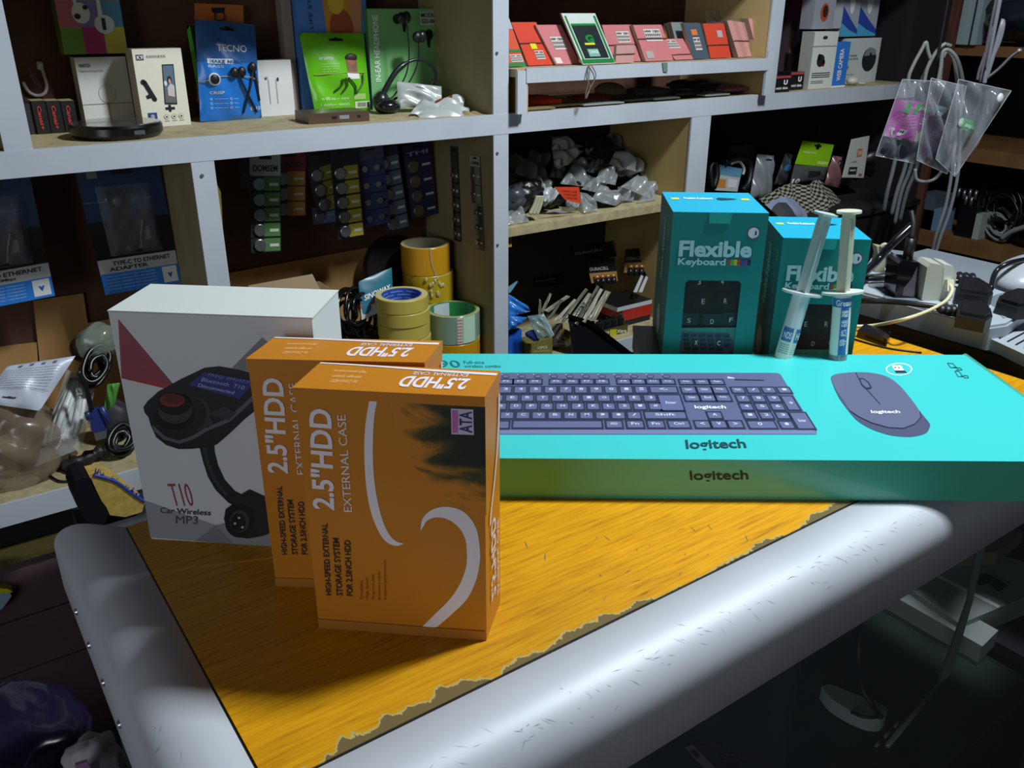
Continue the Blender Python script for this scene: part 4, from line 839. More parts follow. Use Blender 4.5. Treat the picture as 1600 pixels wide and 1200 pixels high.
def band(v, mt=mat('#5a4438', .6)):
    return lambda m, f: m.tube([f(-.02, v)+Vector((0, -.0012, 0)), f(.5, v+.01)+Vector((0, -.0016, 0)), f(1.02, v)+Vector((0, -.0012, 0))], .0008, mt, 5, 2)
def both(*fs):
    return lambda m, f: [g(m, f) for g in fs]
def gsz(m, f):
    pass
rpack('orange and green card packet at the far left end of the riser', 789, 822, 30, 1.12, mt=RED2, dx=-.02, deco=both(lambda m, f: (m.frect(f, 0, 1, 0, .08, mat('#2f7a42', .4), .0007, 1), m.frect(f, 0, 1, .78, 1, mat('#a9b0b4', .4), .0006, 1), m.frect(f, .2, 1, .30, .36, mat('#2f7a42', .4), .0007, 1)), lab(.4, .95, .1, .25)))
rpack('red glossy packet tied with brown band and yellow sticker, second from the post', 826, 864, 36, 1.13, mt=RED, dx=-.022, n=2, deco=both(lab(.45, .8, .14, .34), band(.52), lambda m, f: m.frect(f, .38, .62, .38, .52, mat('#d8d21a', .4), .0008, 1)))
rpack('pink packet with large white label beside the red banded one', 869, 907, 40, 1.125, dx=-.03, n=2, deco=both(lab(.28, .78, .38, .70), lambda m, f: m.frect(f, .05, .3, .03, .18, QW, .0006, 1)))
def dg(m, f):
    G = mat('#1f7a3c', .35); D_ = mat('#20282a', .35); m.frect(f, .05, .10, .05, .95, G, .0006, 1); m.frect(f, .90, .96, .05, .95, G, .0006, 1); m.frect(f, .02, .98, .02, .10, G, .0008, 1)
    m.frect(f, .14, .86, .12, .78, D_, .0008, 1); m.frect(f, .14, .86, .76, .80, G, .0009, 1); m.ftxt(f, 'G', .38, .62, .42, .58, G, .0012, .06); m.frect(f, .3, .6, .38, .42, mat('#d0d430', .4), .0011, 1)
    m.frect(f, .30, .62, .15, .30, mat('#6fae98', .4), .001, 1); m.ftxt(f, 'CHARGE', .33, .60, .21, .27, WHITE, .0014, .02)
rpack('green and white pouch with black centre leaning over the riser edge', 911, 962, 22, 1.105, mt=mat('#c3cdc9', .35), dx=-.028, deco=dg, th=.004, lean=.3)
rpack('pink packet with white label right of the green pouch', 957, 1002, 40, 1.13, dx=-.014, n=2, deco=both(lab(.38, .82, .52, .82), band(.46)))
rpack('pale wrinkled pink packet low in front of the labelled one', 962, 990, 72, 1.105, mt=mat('#b98c88', .35), dx=.006, deco=band(.5), th=.006)
rpack('pink packet with white label in the middle of the riser', 1009, 1052, 40, 1.12, dx=-.02, n=3, deco=both(lab(.28, .85, .55, .88), band(.62), lambda m, f: m.frect(f, .1, .35, .08, .28, mat('#a8a4a8', .4), .0006, 1)))
rpack('pink packet lying half flat beside the middle one', 1055, 1090, 62, 1.125, dx=-.02, lean=.6, deco=both(lab(.1, .6, .55, .95), band(.25)), n=2)
rpack('ochre card packet standing at the back of the riser', 1036, 1064, 41, 1.21, mt=mat('#a8741e', .5), lean=.0)
rpack('clear grey sleeve packet with blue back left of the dark one', 1062, 1080, 36, 1.15, mt=mat('#7f8c8a', .3), n=2, dx=-.014)
rpack('grey blue glossy sleeve with orange and white label', 1083, 1108, 37, 1.125, mt=mat('#4c5a66', .2, coat=.5), dx=-.016, deco=both(lab(.3, .7, .25, .60), lambda m, f: m.frect(f, .3, .65, .66, .82, mat('#d8773a', .4), .0007, 1)))
rpack('red packet tied with dark band under a clear flap', 1110, 1142, 38, 1.13, mt=RED, dx=-.012, n=2, deco=both(band(.38), lambda m, f: m.frect(f, .55, .8, .6, .8, mat('#b8a8a8', .4), .0006, 1)))
P = PY(1.15, .2); packet('clear_sleeve', 'clear empty plastic sleeve sticking up behind the red banded packet', 'sleeve', [P(1104, 42), P(1130, 44), P(1132, 16), P(1102, 16)], clear_mat('clear_film', '#b9b9b4', .4, .2), bulge=.002, seed=9)
rpack('pink card packet behind the red banded one', 1140, 1152, 34, 1.15, mt=PINK, dx=-.008, n=2, deco=lab(.1, .9, .3, .6))
for i in range(5):
    rpack('thin pink packet edge, %s in the banded row at the right end' % ('first', 'second', 'third', 'fourth', 'fifth')[i], 1153+i*6.5, 1161+i*6.5, 33+i, 1.125+.004*i, mt=mat('#b88480' if i % 2 else '#c8908a', .4), dx=-.022, th=.012, deco=band(.45))
rpack('pale pink packet closing the row at the right end', 1184, 1196, 30, 1.125, mt=mat('#c88d90', .4), dx=-.02, th=.02)
# dangling string and small tag
o = MB(); 
for pts in ([(921, 100), (916, 120), (922, 135), (916, 155)], [(924, 102), (931, 118), (922, 138), (914, 154)], [(921, 100), (920, 125), (914, 150)]): o.tube([py(x, y, 1.074) for x, y in pts], .0008, mat('#6d6a5c', .6), 5)
o.build('hanging_string', None, 'looped grey string hanging below the riser edge', 'string')
MB().slab([py(1035, 98, 1.0755), py(1043, 98, 1.0755), py(1043, 113, 1.0755), py(1037, 112, 1.0755)], (0, .001, 0), mat('#6f7f78', .5)).build('dangling_tag', None, 'small dark tag hanging at the middle of the riser edge', 'tag')
# flat packs under the riser
def flat(label, x0, x1, y, Y, h, d, mt, z=ZM, name='flat_packet', yaw=0, edge=None, bulge=0, cat='packet', group='flat packs lying under the riser'):
    X0 = py(x0, y, Y).x; X1 = py(x1, y, Y).x; c = Vector(((X0+X1)/2, Y+d/2, z+.0004)); w = (X1-X0)/2
    o = thing(name, c, label, cat, group); m = MB(); M_ = Matrix.Rotation(yaw, 3, 'Z')
    def f(u, v, s_=1):
        e = (max(0, 4*u*(1-u))**.4)*(max(0, 4*v*(1-v))**.4); return c+M_@Vector(((u*2-1)*w, (v*2-1)*d/2, h/2+s_*h/2*(.3+.7*e)))
    m.grid(f, 10, 8, mt); m.grid(lambda u, v: f(u, v, -1), 10, 8, mt)
    for (a, b_) in (((0, 0), (1, 0)), ((1, 0), (1, 1)), ((1, 1), (0, 1)), ((0, 1), (0, 0))):
        m.add([f(*a), f(*b_), f(*b_, -1), f(*a, -1)], [(0, 1, 2, 3)], edge or mt)
    m.build('sleeve', o); return o
flat('glossy red sealed packet under the riser left end', 817, 878, 155, 1.12, .020, .05, mat('#cf3a20', .22, coat=.5))
flat('beige flat card pack below the red sealed packet', 811, 868, 172, 1.105, .006, .02, mat('#7a6a48', .5))
k = 0
for lb, a, b_, y, Y, h, mt_ in (('olive cardboard flat pack by the hanging string', 858, 915, 170, 1.115, .009, '#5f5236'), ('red edged flat pack right of the hanging string', 915, 962, 160, 1.15, .012, '#8f332a'), ('white flat sleeve at the shelf front left of centre', 912, 975, 166, 1.108, .006, '#8f9494'),
        ('tan crumpled pack standing on the flat sleeves', 958, 978, 152, 1.16, .028, '#6f6248'), ('dark red flat sleeve in the middle of the low space', 985, 1015, 158, 1.16, .014, '#5a2430'), ('black flat sleeve with pale rim in the middle', 975, 1025, 162, 1.115, .009, '#34393c'),
        ('grey flat sleeve stacked on the black ones', 1000, 1052, 158, 1.15, .018, '#4a4d55'), ('dark grey flat sleeve at the shelf front centre', 1022, 1062, 160, 1.110, .008, '#4f5a58'), ('black flat sleeve with a yellow dot', 1055, 1098, 156, 1.13, .013, '#22252a'),
        ('black square pack behind the flat sleeves', 1070, 1112, 148, 1.20, .022, '#1a1b20'), ('light grey rounded flat pack near the riser right leg', 1102, 1140, 152, 1.112, .007, '#8a9494'), ('black flat pack stacked near the right leg', 1108, 1145, 148, 1.15, .018, '#202228'), ('striped red and white stack of cards at the right leg', 1132, 1172, 146, 1.13, .016, '#8a5560'), ('dark card stack behind the striped one', 1140, 1176, 142, 1.19, .026, '#2c2a32')):
    flat(lb, a, b_, y, Y, h, .05, mat(mt_, .35)); k += 1

# ---------------------------------------------------------------- right upper bay
def pr(m, F, rect, tx, el, pg):
    rect(.0, 1, .94, 1, mat('#b8cbe8', .4)); rect(.04, .98, .72, .94, mat('#6a2458', .4)); rect(.0, 1, .0, .70, mat('#3c2f34', .4)); rect(.25, .4, .1, .6, mat('#7a5a44', .4), .0006); rect(.5, .6, .15, .68, mat('#5a5f8a', .3), .0006)
upright('cable_pouch', 'tall purple and brown hanging pouch at the post', 'pouch', 1216, 1252, 138, -12, 1.22, ZM, .008, mat('#4a3a44', .4), prints=pr)
def pr(m, F, rect, tx, el, pg):
    rect(0, 1, .86, 1.0, mat('#a8424a', .4)); tx('U', .55, .80, .45, .75, WHITE, .001, .05); tx('mini data', .1, .85, .18, .34, WHITE, .001, .02)
upright('small_black_red_box', 'small black box with red top at the shelf edge, left one', 'box', 1209, 1233, 143, 119, 1.112, ZM, .03, mat('#16161a', .4), prints=pr, group='small black boxes with red tops')
upright('small_black_red_box', 'small black box with red top, right of its twin', 'box', 1233, 1254, 139, 113, 1.13, ZM, .03, mat('#16161a', .4), prints=pr, group='small black boxes with red tops')
def pr(m, F, rect, tx, el, pg): rect(0, 1, .60, .70, mat('#b84a86', .4)); rect(.1, .9, .72, .95, INK); tx('sport', .2, .8, .78, .88, mat('#888', .4) if False else mat('#8a8a8e', .4), .001)
upright('black_pink_box', 'narrow black box with a pink stripe behind the small boxes', 'box', 1243, 1268, 134, 62, 1.17, ZM, .02, mat('#141217', .4), prints=pr)
def pr(m, F, rect, tx, el, pg):
    el(.45, .90, .10, .03, INK); el(.38, .50, .16, .11, mat('#24262a', .4)); el(.30, .56, .07, .06, BLK, .0008); el(.50, .46, .07, .06, BLK, .0008); el(.52, .42, .03, .025, mat('#8a2a2a', .4), .001)
    for k in range(3): rect(.08, .85, .27-.035*k, .285-.035*k, INK)
    for k in range(2): rect(.08, .6, .13-.03*k, .14-.03*k, INK)
    rect(0, 1, .74, .76, mat('#8c9296', .4))
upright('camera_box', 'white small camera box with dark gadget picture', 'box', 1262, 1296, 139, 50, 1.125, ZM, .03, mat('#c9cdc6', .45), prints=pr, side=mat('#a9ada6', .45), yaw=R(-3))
def pr(m, F, rect, tx, el, pg): tx('WEB CAMERA', .35, .62, .15, .85, WHITE, bold=.02, rot=1); rect(0, 1, 0, .04, WHITE)
upright('blue_strip_box', 'slim bright blue box with white upright lettering', 'box', 1296, 1319, 138, 66, 1.122, ZM, .03, mat('#2f74c8', .45), prints=pr, topm=mat('#1c1d22', .5))
def pr(m, F, rect, tx, el, pg):
    el(.72, .52, .20, .27, mat('#23282c', .35)); pg([(.55, .60), (.90, .62), (.86, .74), (.75, .79), (.62, .76)], mat('#7b8082', .4), .0009); rect(.71, .77, .60, .67, INK, .0011)
    tx('K', .02, .12, .80, .93, mat('#c9b85a', .4), bold=.03); tx('2.4G WIRELESS', .04, .36, .60, .64, INK); tx('OPTICAL MOUSE', .04, .40, .53, .57, INK); el(.12, .36, .06, .04, mat('#8a7a3a', .4)); tx('high quality', .04, .34, .18, .22, mat('#6d7076', .4))
upright('mouse_box', 'pale wireless mouse box with a black mouse picture', 'box', 1312, 1366, 133, 60, 1.17, ZM, .04, mat('#bcc3c2', .45), prints=pr, topm=mat('#a08c4a', .5))
zt = py(1340, 58, 1.17).z
def pr(m, F, rect, tx, el, pg):
    pg([(0, 0), (1, 0), (1, .12), (.55, .30), (0, .55)], mat('#2c479c', .4)); pg([(0, .0), (1, 0), (1, .04), (.5, .12), (0, .25)], mat('#4aa0c8', .4), .0008); el(.5, .7, .16, .3, mat('#d3d8da', .3), .0009)
for i, (a, b_) in enumerate(((1312, 1338), (1337, 1367))):
    upright('silver_blue_box', '%s silver and blue box on top of the mouse box' % ('left', 'right')[i], 'box', a, b_, 55, -30, 1.172+.004*i, zt+.001, .036, mat('#9aa3ac', .4), prints=pr, group='silver and blue boxes on the mouse box')
zt2 = py(1280, 50, 1.125).z
def pr(m, F, rect, tx, el, pg): el(.5, .33, .2, .18, mat('#a8482a', .35)); el(.52, .35, .12, .12, mat('#2b2526', .35), .0008); rect(.1, .8, .80, .84, mat('#8a6aa0', .4))
upright('mouse_box', 'grey box with an orange mouse picture above the small camera box', 'box', 1268, 1300, 51, -35, 1.15, zt2+.004, .03, mat('#8f939c', .4), prints=pr)
upright('tall_grey_box', 'grey box sheet standing between the orange mouse and the silver boxes', 'box', 1294, 1312, 52, -30, 1.172, zt2+.004, .012, mat('#aab0b8', .4))
o = thing('white_adapter', Vector((1.66, 1.13, ZM)), 'small white adapter with a ring lying at the end of the shelf', 'adapter'); MB().ball(Vector((1.662, 1.14, ZM+.0085)), .014, .012, .008, mat('#c3c3b8', .4)).build('body', o); MB().tube([Vector((1.675, 1.132, ZM+.004)), Vector((1.690, 1.128, ZM+.003)), Vector((1.695, 1.14, ZM+.003)), Vector((1.68, 1.146, ZM+.004))], .0018, mat('#c3c3b8', .4), 6).build('ring', o)

# ---------------------------------------------------------------- lower left bay: hanging blister packs
def blister(label, bl, br, tr, tl, Y, words):
    P = PY(Y); c = [P(*q) for q in (bl, br, tr, tl)]; o = thing('adapter_blister_pack', (c[0]+c[1])/2, label, 'blister pack', 'blue network adapter blister packs')
    o.location = c[3].lerp(c[2], .5); WORLD[o.name] = o.location.copy()
    f = sheetfn(c, 0, 0); m = MB(); m.slab(c, (0, .0012, 0), mat('#243a5e', .35))
    m.frect(f, 0, 1, .0, .16, mat('#2f7ed8', .4), .0003, 1); m.frect(f, .0, 1, .16, .27, mat('#b4b9ba', .5), .0003, 1); m.frect(f, 0, 1, .27, .56, mat('#17181d', .35), .0003, 1); m.frect(f, .0, .82, .70, .71, mat('#4d678f', .4), .0004, 1)
    m.ftxt(f, words[0], .18 if len(words[0]) > 14 else .06, .92, .215, .25, INK, .0006, .03); m.ftxt(f, words[1], .12, .62, .175, .205, INK, .0006, .03)
    m.frect(f, .78, .97, .02, .15, mat('#dfe3e6', .4), .0006, 1); m.ftxt(f, 'v', .84, .91, .06, .10, mat('#2f5fb8', .4), .0009, .05)
    for k in range(5): m.ftxt(f, 'network adapter for computer', .05, .70, .13-.025*k, .142-.025*k, mat('#cfe0f4', .4), .0006)
    m.frect(f, .12, .24, .88, .93, mat('#7c7f78', .5), .0005, 1); cp_ = m.build('card', o)
    h = MB(); h.frect(f, .40, .66, .90, .935, BLK, .0008, 1); h.build('hang_hole', cp_)
    b = MB(); g = lambda u, v, z: f(u, v)+Vector((0, -z, 0))
    def shell(u, v):
        e = min(1, min(u, 1-u)*9)*min(1, min(v, 1-v)*9); return g(.18+.66*u, .29+.53*v, .001+.016*e+.0012*sin(u*21)*sin(v*17))
    b.grid(shell, 18, 22, clear_mat('clear_blister', '#c9cfd8', .16, .08)); b.build('clear_shell', o)
    d = MB(); d.hexa([g(.28, .34, .003), g(.50, .34, .003), g(.50, .34, .001), g(.28, .34, .001)], [g(.28, .78, .011), g(.50, .78, .011), g(.50, .78, .001), g(.28, .78, .001)], mat('#17171b', .25)); d.ball(g(.39, .71, .011), .006, .002, .006, mat('#4a4c52', .3))
    d.tube([g(.38, .36, .008), g(.55, .33, .009), g(.60, .45, .009), g(.66, .56, .008)], .0035, mat('#1a1a1e', .3), 8); d.hexa([g(.60, .50, .010), g(.72, .50, .010), g(.72, .50, .002), g(.60, .50, .002)], [g(.60, .62, .010), g(.72, .62, .010), g(.72, .62, .002), g(.60, .62, .002)], mat('#2a2b30', .3)); d.hexa([g(.62, .40, .008), g(.71, .40, .008), g(.71, .40, .003), g(.62, .40, .003)], [g(.62, .50, .008), g(.71, .50, .008), g(.71, .50, .003), g(.62, .50, .003)], mat('#8a8d92', .3, .7)); d.build('adapter', o)
blister('blue network adapter blister pack hanging next to the narrow aluminium post', (165, 461), (283, 441), (246, 246), (113, 255), 1.235, ('TYPE-C TO ETHERNET', 'ADAPTER'))
blister('blue network adapter blister pack cut by the left edge of the view', (-60, 490), (86, 462), (44, 262), (-98, 280), 1.235, ('USB 3.0 ETHERNET', '10/100/1000Mbps'))
o = MB(); o.tube([px(244, 268, .298), px(262, 272, .298), px(283, 278, .298)], .001, BLK, 5); 

# goods lying on the lower left shelf
zb = ZB
P = Pl(py(60, 640, 1.13), (-.05, -.8, .6))
def dk(m, f):
    g = mat('#5d6470', .5)
    for k in range(9): m.ftxt(f, 'parcel pouch text line printed here and there on it'[k:k+44], .08, .88, .80-.055*k, .825-.055*k, g, .0008, .01)
    for k in range(4): m.frect(f, .2+.17*k, .26+.17*k, .88, .93, g, .0008, 1)
    m.frect(f, .06, .94, .34, .345, g, .0006, 2)
packet('mailer_packet', 'white printed plastic mailer packet lying tilted on the lower left shelf', 'packet', [P(-35, 628), P(62, 642), P(118, 556), P(12, 572)], mat('#bcc3d4', .35), bulge=.008, wr=.0015, deco=dk, seed=41, hole=(.42, .16))
def crumple(name, label, cat, c, rx, ry, rz, mt, seed=0, amp=.25, n=22, group=None, rot=None, fr=3.):
    rg = random.Random(seed); ks = [(Vector((rg.uniform(-1, 1), rg.uniform(-1, 1), rg.uniform(-1, 1)))*fr*rg.uniform(.6, 2.2), rg.uniform(0, 6)) for _ in range(7)]
    c = Vector(c); m = MB()
    def fn(u, v):
        d = Vector((cos(2*pi*u)*sin(pi*v), sin(2*pi*u)*sin(pi*v), -cos(pi*v))); w = 1+amp*sum(abs(sin(d.dot(k)+p)) for k, p in ks)/3.5-amp
        q = Vector((d.x*rx*w, d.y*ry*w, d.z*rz*w)); q = rot @ q if rot else q
        return c+q
    m.grid(fn, n, n, mt); return m.build(name, None, label, cat, group)
BRF = clear_mat('brown_film', '#8a7a68', .55, .25); CLF = clear_mat('clear_bag_film', '#c6ccca', .30, .12); GRF = clear_mat('green_grey_film', '#8fa090', .5, .2)
c = pz(35, 735, zb); crumple('brown_bag', 'brown see-through plastic bag slumped at the left end of the lower shelf', 'bag', py(28, 690, 1.165)-Vector((0, 0, .004)), .050, .036, .050, BRF, 51, .75, 30)
crumple('brown_bag', 'dark brown soft bag between the brown bag and the white cables', 'bag', py(88, 722, 1.20), .024, .03, .024, mat('#5a4636', .5), 52, .35)
P = Pl(py(100, 690, 1.15), (0, -.85, .5)); WC = mat('#ccd0cf', .4)
o = thing('cable_bag', P(95, 728), 'clear bag packed with white cables, standing on the lower left shelf', 'bag')
c4 = [P(54, 730), P(128, 700), P(150, 600), P(104, 577)]; f = sheetfn(c4, .014, .003, 53)
m = MB(); 
for k in range(8):
    a, b_ = .10+.095*k, .12+.10*k; m.tube([f(a, .18)+Vector((0, .006, 0)), f((a+b_)/2, .5)+Vector((0, .004, 0)), f(b_*.6+.2, .92)+Vector((0, .004, 0))], .0042, WC, 8)
m.ball(f(.12, .35)+Vector((0, .004, 0)), .009, .006, .006, WC); m.build('white_cables', o)
m = MB(); m.grid(f, 18, 22, CLF); m.grid(lambda u, v: f(u, v, -.2), 18, 22, CLF); m.build('clear_bag', o)
def coil(name, label, c, R0, n, r, mt, axis=(0, -1, .3), seed=0, cat='cable', squash=.8, extra=None):
    rg = random.Random(seed); ax = Vector(axis).normalized(); e = ax.orthogonal().normalized(); g = ax.cross(e); c = Vector(c); pts = []
    for k in range(n*10):
        a = 2*pi*k/10+rg.uniform(-.1, .1); rr = R0*(.72+.28*sin(k*.37+seed)+rg.uniform(-.05, .05)); h = (k/(n*10)-.5)*r*n*1.3
        pts.append(c+e*cos(a)*rr+g*sin(a)*rr*squash+ax*h)
    m = MB(); m.tube(pts, r, mt, 7, 3)
    if extra: extra(m)
    return m.build(name, None, label, cat)
CB = mat('#111114', .32)
coil('cable_coil', 'dark cable coil with a metal tip, above the blue video plug', py(150, 573, 1.17), .030, 6, .0034, CB, (0.2, -.8, .5), 3, squash=.55)
crumple('clear_bag', 'clear greenish bag against the white player box, top of the lower left heap', 'bag', py(152, 533, 1.19), .026, .02, .022, GRF, 55, .3)
crumple('dark_lump', 'dark brown round pouch behind the clear greenish bag', 'pouch', py(132, 545, 1.22), .018, .014, .02, mat('#30211a', .5), 56, .1)
packet('green_packet', 'green and white packet upright behind the blue video plug', 'packet', [py(x, y, 1.19) for x, y in ((160, 650), (176, 645), (188, 598), (168, 600))], mat('#4f8f3a', .35), bulge=.004, seed=57)
P = PY(1.125); o = thing('video_cable', P(155, 690), 'blue video plug with screws hanging tip down in the lower left heap', 'cable'); BL = mat('#2a3670', .35)
m = MB(); m.tube([P(122, 580), P(134, 605), P(143, 640)], .0032, mat('#16161a', .4), 8); m.build('cord', o)
m = MB(); m.hexa([P(145, 676), P(168, 672), P(168, 672)+Vector((0, .012, 0)), P(145, 676)+Vector((0, .012, 0))], [P(140, 644), P(158, 640), P(158, 640)+Vector((0, .012, 0)), P(140, 644)+Vector((0, .012, 0))], BL); ph_ = m.build('plug_hood', o)
m = MB(); m.tube([P(136, 644), P(139, 655)], .0035, BL, 8, 0); m.tube([P(158, 636), P(170, 662)], .0038, BL, 8, 0); m.build('thumb_screws', ph_)
m = MB(); m.hexa([P(151, 689), P(166, 684), P(166, 684)+Vector((0, .008, 0)), P(151, 689)+Vector((0, .008, 0))], [P(148, 677), P(167, 672), P(167, 672)+Vector((0, .008, 0)), P(148, 677)+Vector((0, .008, 0))], mat('#a9adb0', .3, .8)); m.build('metal_shell', ph_)
coil('cable_coil', 'black cable coil low beside the foot of the white player box', py(190, 688, 1.15), .022, 6, .0032, CB, (0, -.7, .7), 5, squash=.7)
crumple('dark_pouch', 'grey black soft pouch behind the low cable coil', 'pouch', py(180, 655, 1.20), .022, .02, .028, mat('#2a2b33', .6), 58, .2)
m = MB(); m.tube([pz(98, 728, zb+.006), pz(125, 720, zb+.010), pz(155, 706, zb+.013), pz(172, 700, zb+.016)], lambda t: .008+.002*sin(t*30), mat('#1d1b1c', .5), 10); m.build('ribbed_cable', None, 'thick ribbed dark cable end lying along the lower left shelf', 'cable')
m = MB(); m.tube([pz(*q, zb+.0022) for q in ((70, 727), (85, 733), (78, 742), (94, 752), (115, 750), (117, 742), (100, 737), (86, 726))], .0016, BLK, 6); m.build('cord_loop', None, 'thin black cord loop hanging to the lower shelf edge', 'cord')
# scrubbing sponge behind the counter corner
P = PY(.97); cr = thing('sponge_brush', P(165, 800), 'yellow foam sponge on a dark round brush with blue bristles, behind the counter corner', 'brush')
m = MB(); Y_ = mat('#b09645', .8, noise=.25, scale=120); m.slab([P(140, 745), P(160, 741), P(180, 748), P(205, 768), P(226, 786), P(222, 800), P(196, 808), P(172, 805), P(166, 792), P(155, 778), P(146, 762)], (0, .03, 0), Y_); m.build('foam', cr)
m = MB(); m.slab([P(118, 752), P(130, 746), P(142, 747), P(150, 765), P(160, 785), P(170, 803), P(160, 830), P(135, 815), P(120, 790), P(114, 770)], (0, .045, 0), mat('#0b0a12', .85, spec=.2)); m.build('brush_body', cr)
m = MB(); rg = random.Random(5)
for k in range(34):
    t = k/33; x = 148+t*78; y = 742+t*38; m.tube([P(x, y, -.004), P(x+rg.uniform(-3, 5), y-rg.uniform(5, 12)*(1-t*.5), rg.uniform(-.004, .004))], .0007, mat('#2b3f9a', .5), 4, 0)
m.tube([P(146, 742), P(180, 752), P(205, 770), P(226, 784)], .002, mat('#2b3f9a', .5), 6); m.build('bristles', cr)
m = MB(); m.box((.085, .93, ZF), (.22, 1.04, P(165, 826).z), mat('#060607', .9)); m.box((.083, .928, P(165, 826).z-.03), (.222, 1.042, P(165, 826).z-.025), mat('#08080a', .9)); m.build('dark_stand', None, 'black stand in the gap between counter and shelving, under the sponge brush', 'stand')

# ---------------------------------------------------------------- battery strips in the second lower bay
def strip(label, top, bot, w, Y, n, cardc, tabc, metal='#8c8f92', head=None, headc='#b0b4ac', cols=1, headh=.22, plane=None, lean=0):
    P = plane or PY(Y); A = P(*top); B = P(*bot); d = (B-A); Lh = d.length; d.normalize(); nn = P.n; s = d.cross(nn).normalized(); 
    if s.x < 0 and not plane: s = -s
    if plane and s.y > 0: s = -s
    W = w/2; o = thing('battery_strip', A, label, 'battery card', 'hanging button battery strips')
    q = lambda a, t, z=0: A+s*a*W+d*Lh*t+nn*z
    m = MB(); m.slab([q(-1, 1), q(1, 1), q(1, 0), q(-1, 0)], -nn*.0012, mat(cardc, .4))
    m.poly([q(-1, headh, .0003), q(1, headh, .0003), q(1, 0, .0003), q(-1, 0, .0003)], mat(headc, .4))
    if head: m.wtxt(head, q(-.8, headh*.80, .0006), q(.8, headh*.80, .0006), q(-.8, headh*.50, .0006), INK if headc != '#20244a' else mat('#8d86c0', .4), .03)
    m.poly([q(-.4, .10*headh, .0006), q(.4, .10*headh, .0006), q(.4, .25*headh, .0006), q(-.4, .25*headh, .0006)], BLK)
    bt = MB()
    for k in range(n):
        t0 = headh+(1-headh)*k/n; t1 = headh+(1-headh)*(k+1)/n; tm = (t0+t1)/2
        m.poly([q(-.1, t1-.01, .0004), q(.95, t1-.01, .0004), q(.95, t0+.01, .0004), q(-.1, t0+.01, .0004), q(-.35, tm, .0004)], mat(tabc, .4)); m.poly([q(-1, t1-.004, .0006), q(1, t1-.004, .0006), q(1, t1+.003, .0006), q(-1, t1+.003, .0006)], BLK)
        m.poly([q(.25, tm+.02, .0007), q(.85, tm+.02, .0007), q(.85, tm-.01, .0007), q(.25, tm-.01, .0007)], mat('#c9ccc0', .4) if cols == 1 else BLK)
        r = min(W*.42, (t1-t0)*Lh*.40) if cols == 1 else W*.22
        for cx in ((-.42,) if cols == 1 else (-.55, .35)):
            bt.lathe(q(cx, tm, 0), [(r, 0), (r, .0028), (r*.9, .0034), (0, .0034)], mat(metal, .3, .75), 20, nn)
    m.build('card', o); bt.build('button_batteries', o); return o
strip('button battery strip with green tabs, longest and nearest of the hanging cards', (414, 240), (416, 394), .044, 1.195, 5, '#23282a', '#4d7a45', head='DOMSEM', headc='#a9ada4')
strip('narrow grey battery card half hidden left of the green tabbed strip', (388, 246), (390, 296), .026, 1.25, 1, '#555a55', '#6f746c', headc='#50554e')
strip('button battery strip with red header and orange tabs', (452, 238), (453, 338), .050, 1.235, 3, '#5c3a3a', '#b8893a', head='SUNUO', headc='#7e2c3a', headh=.28)
strip('button battery strip with yellow tabs, behind left of the longer yellow one', (495, 236), (518, 328), .046, 1.245, 3, '#34343c', '#8c8a3c', head='SUNUO', headc='#3a3a30', headh=.25)
strip('small blue battery card peeping out below the yellow strip', (505, 322), (508, 349), .038, 1.25, 1, '#46526c', '#66799c', headc='#46526c', headh=.05)
strip('button battery strip with yellow tabs, the long one in the middle', (536, 232), (549, 371), .044, 1.225, 5, '#20222a', '#a39c34', headc='#242634', headh=.18)
strip('blue battery card with two columns of tiny cells', (577, 230), (590, 352), .046, 1.235, 4, '#2c3660', '#37426e', headc='#4a4f6a', cols=2, headh=.15)
strip('dark blue battery strip with pale tabs beside the two-column card', (602, 230), (622, 359), .042, 1.25, 5, '#232b48', '#5a6c86', headc='#262a44', headh=.10)
strip('battery strip with bronze cells and a dark blue edge', (650, 225), (664, 338), .050, 1.262, 4, '#3a3454', '#2c2f5a', metal='#86806a', headc='#20244a', head='TMI', headh=.18)
Pside = Pl((.7405, 0, 0), Vector((-1, 0, 0)))
strip('thin dark battery strip pinned on the side panel, further from the post', (709, 229), (715, 376), .022, 0, 5, '#2a2c2a', '#4d4f48', headc='#3b3d38', plane=Pside)
strip('battery strip with pale header on the side panel next to the post', (742, 244), (745, 318), .028, 0, 2, '#4a4c44', '#7d7f70', head='DOMSEM', headc='#a3a592', plane=Pside)
strip('tan battery strip below the pale headed one on the side panel', (747, 318), (750, 390), .022, 0, 3, '#7d7458', '#3c3a30', headc='#7d7458', headh=.04, plane=Pl((.7395, 0, 0), Vector((-1, 0, 0))))
# tapes
def tape(name, label, c, R0, r0, h, mt, core, group=None, parts=None, end=mat('#a9a06a', .6)):
    o = thing(name, c, label, 'tape roll', group); c = Vector(c)
    m = MB(); m.lathe(c, [(r0+.002, 0), (R0-.0006, 0), (R0, .0008), (R0, h-.0008), (R0-.0006, h), (r0+.002, h)], mt, 44, mts=[end, mt, mt, mt, end]); m.build('tape', o)
    m = MB(); m.lathe(c, [(r0+.002, h), (r0, h), (r0, 0), (r0+.002, 0)], core, 44)
    if parts: parts(m, c)
    m.build('core', o); return o
MT = mat('#b8a84c', .45, noise=.05, scale=8); BC = mat('#2c52b0', .4)
def bluewords(m, c):
    for row in range(3):
        for k in range(7):
            a0 = k*.9+row*.4; vs, fs = text2d('masking', .02); m.add([c+Vector((cos(a0-.7*x)*.0292, sin(a0-.7*x)*.0292, .004+row*.0055+.003*y)) for x, y in vs], fs, mat('#a9bfe8', .4))
cm = Vector((.604, 1.152, 0)); ztop = -.047; hh = .0212
proto = None
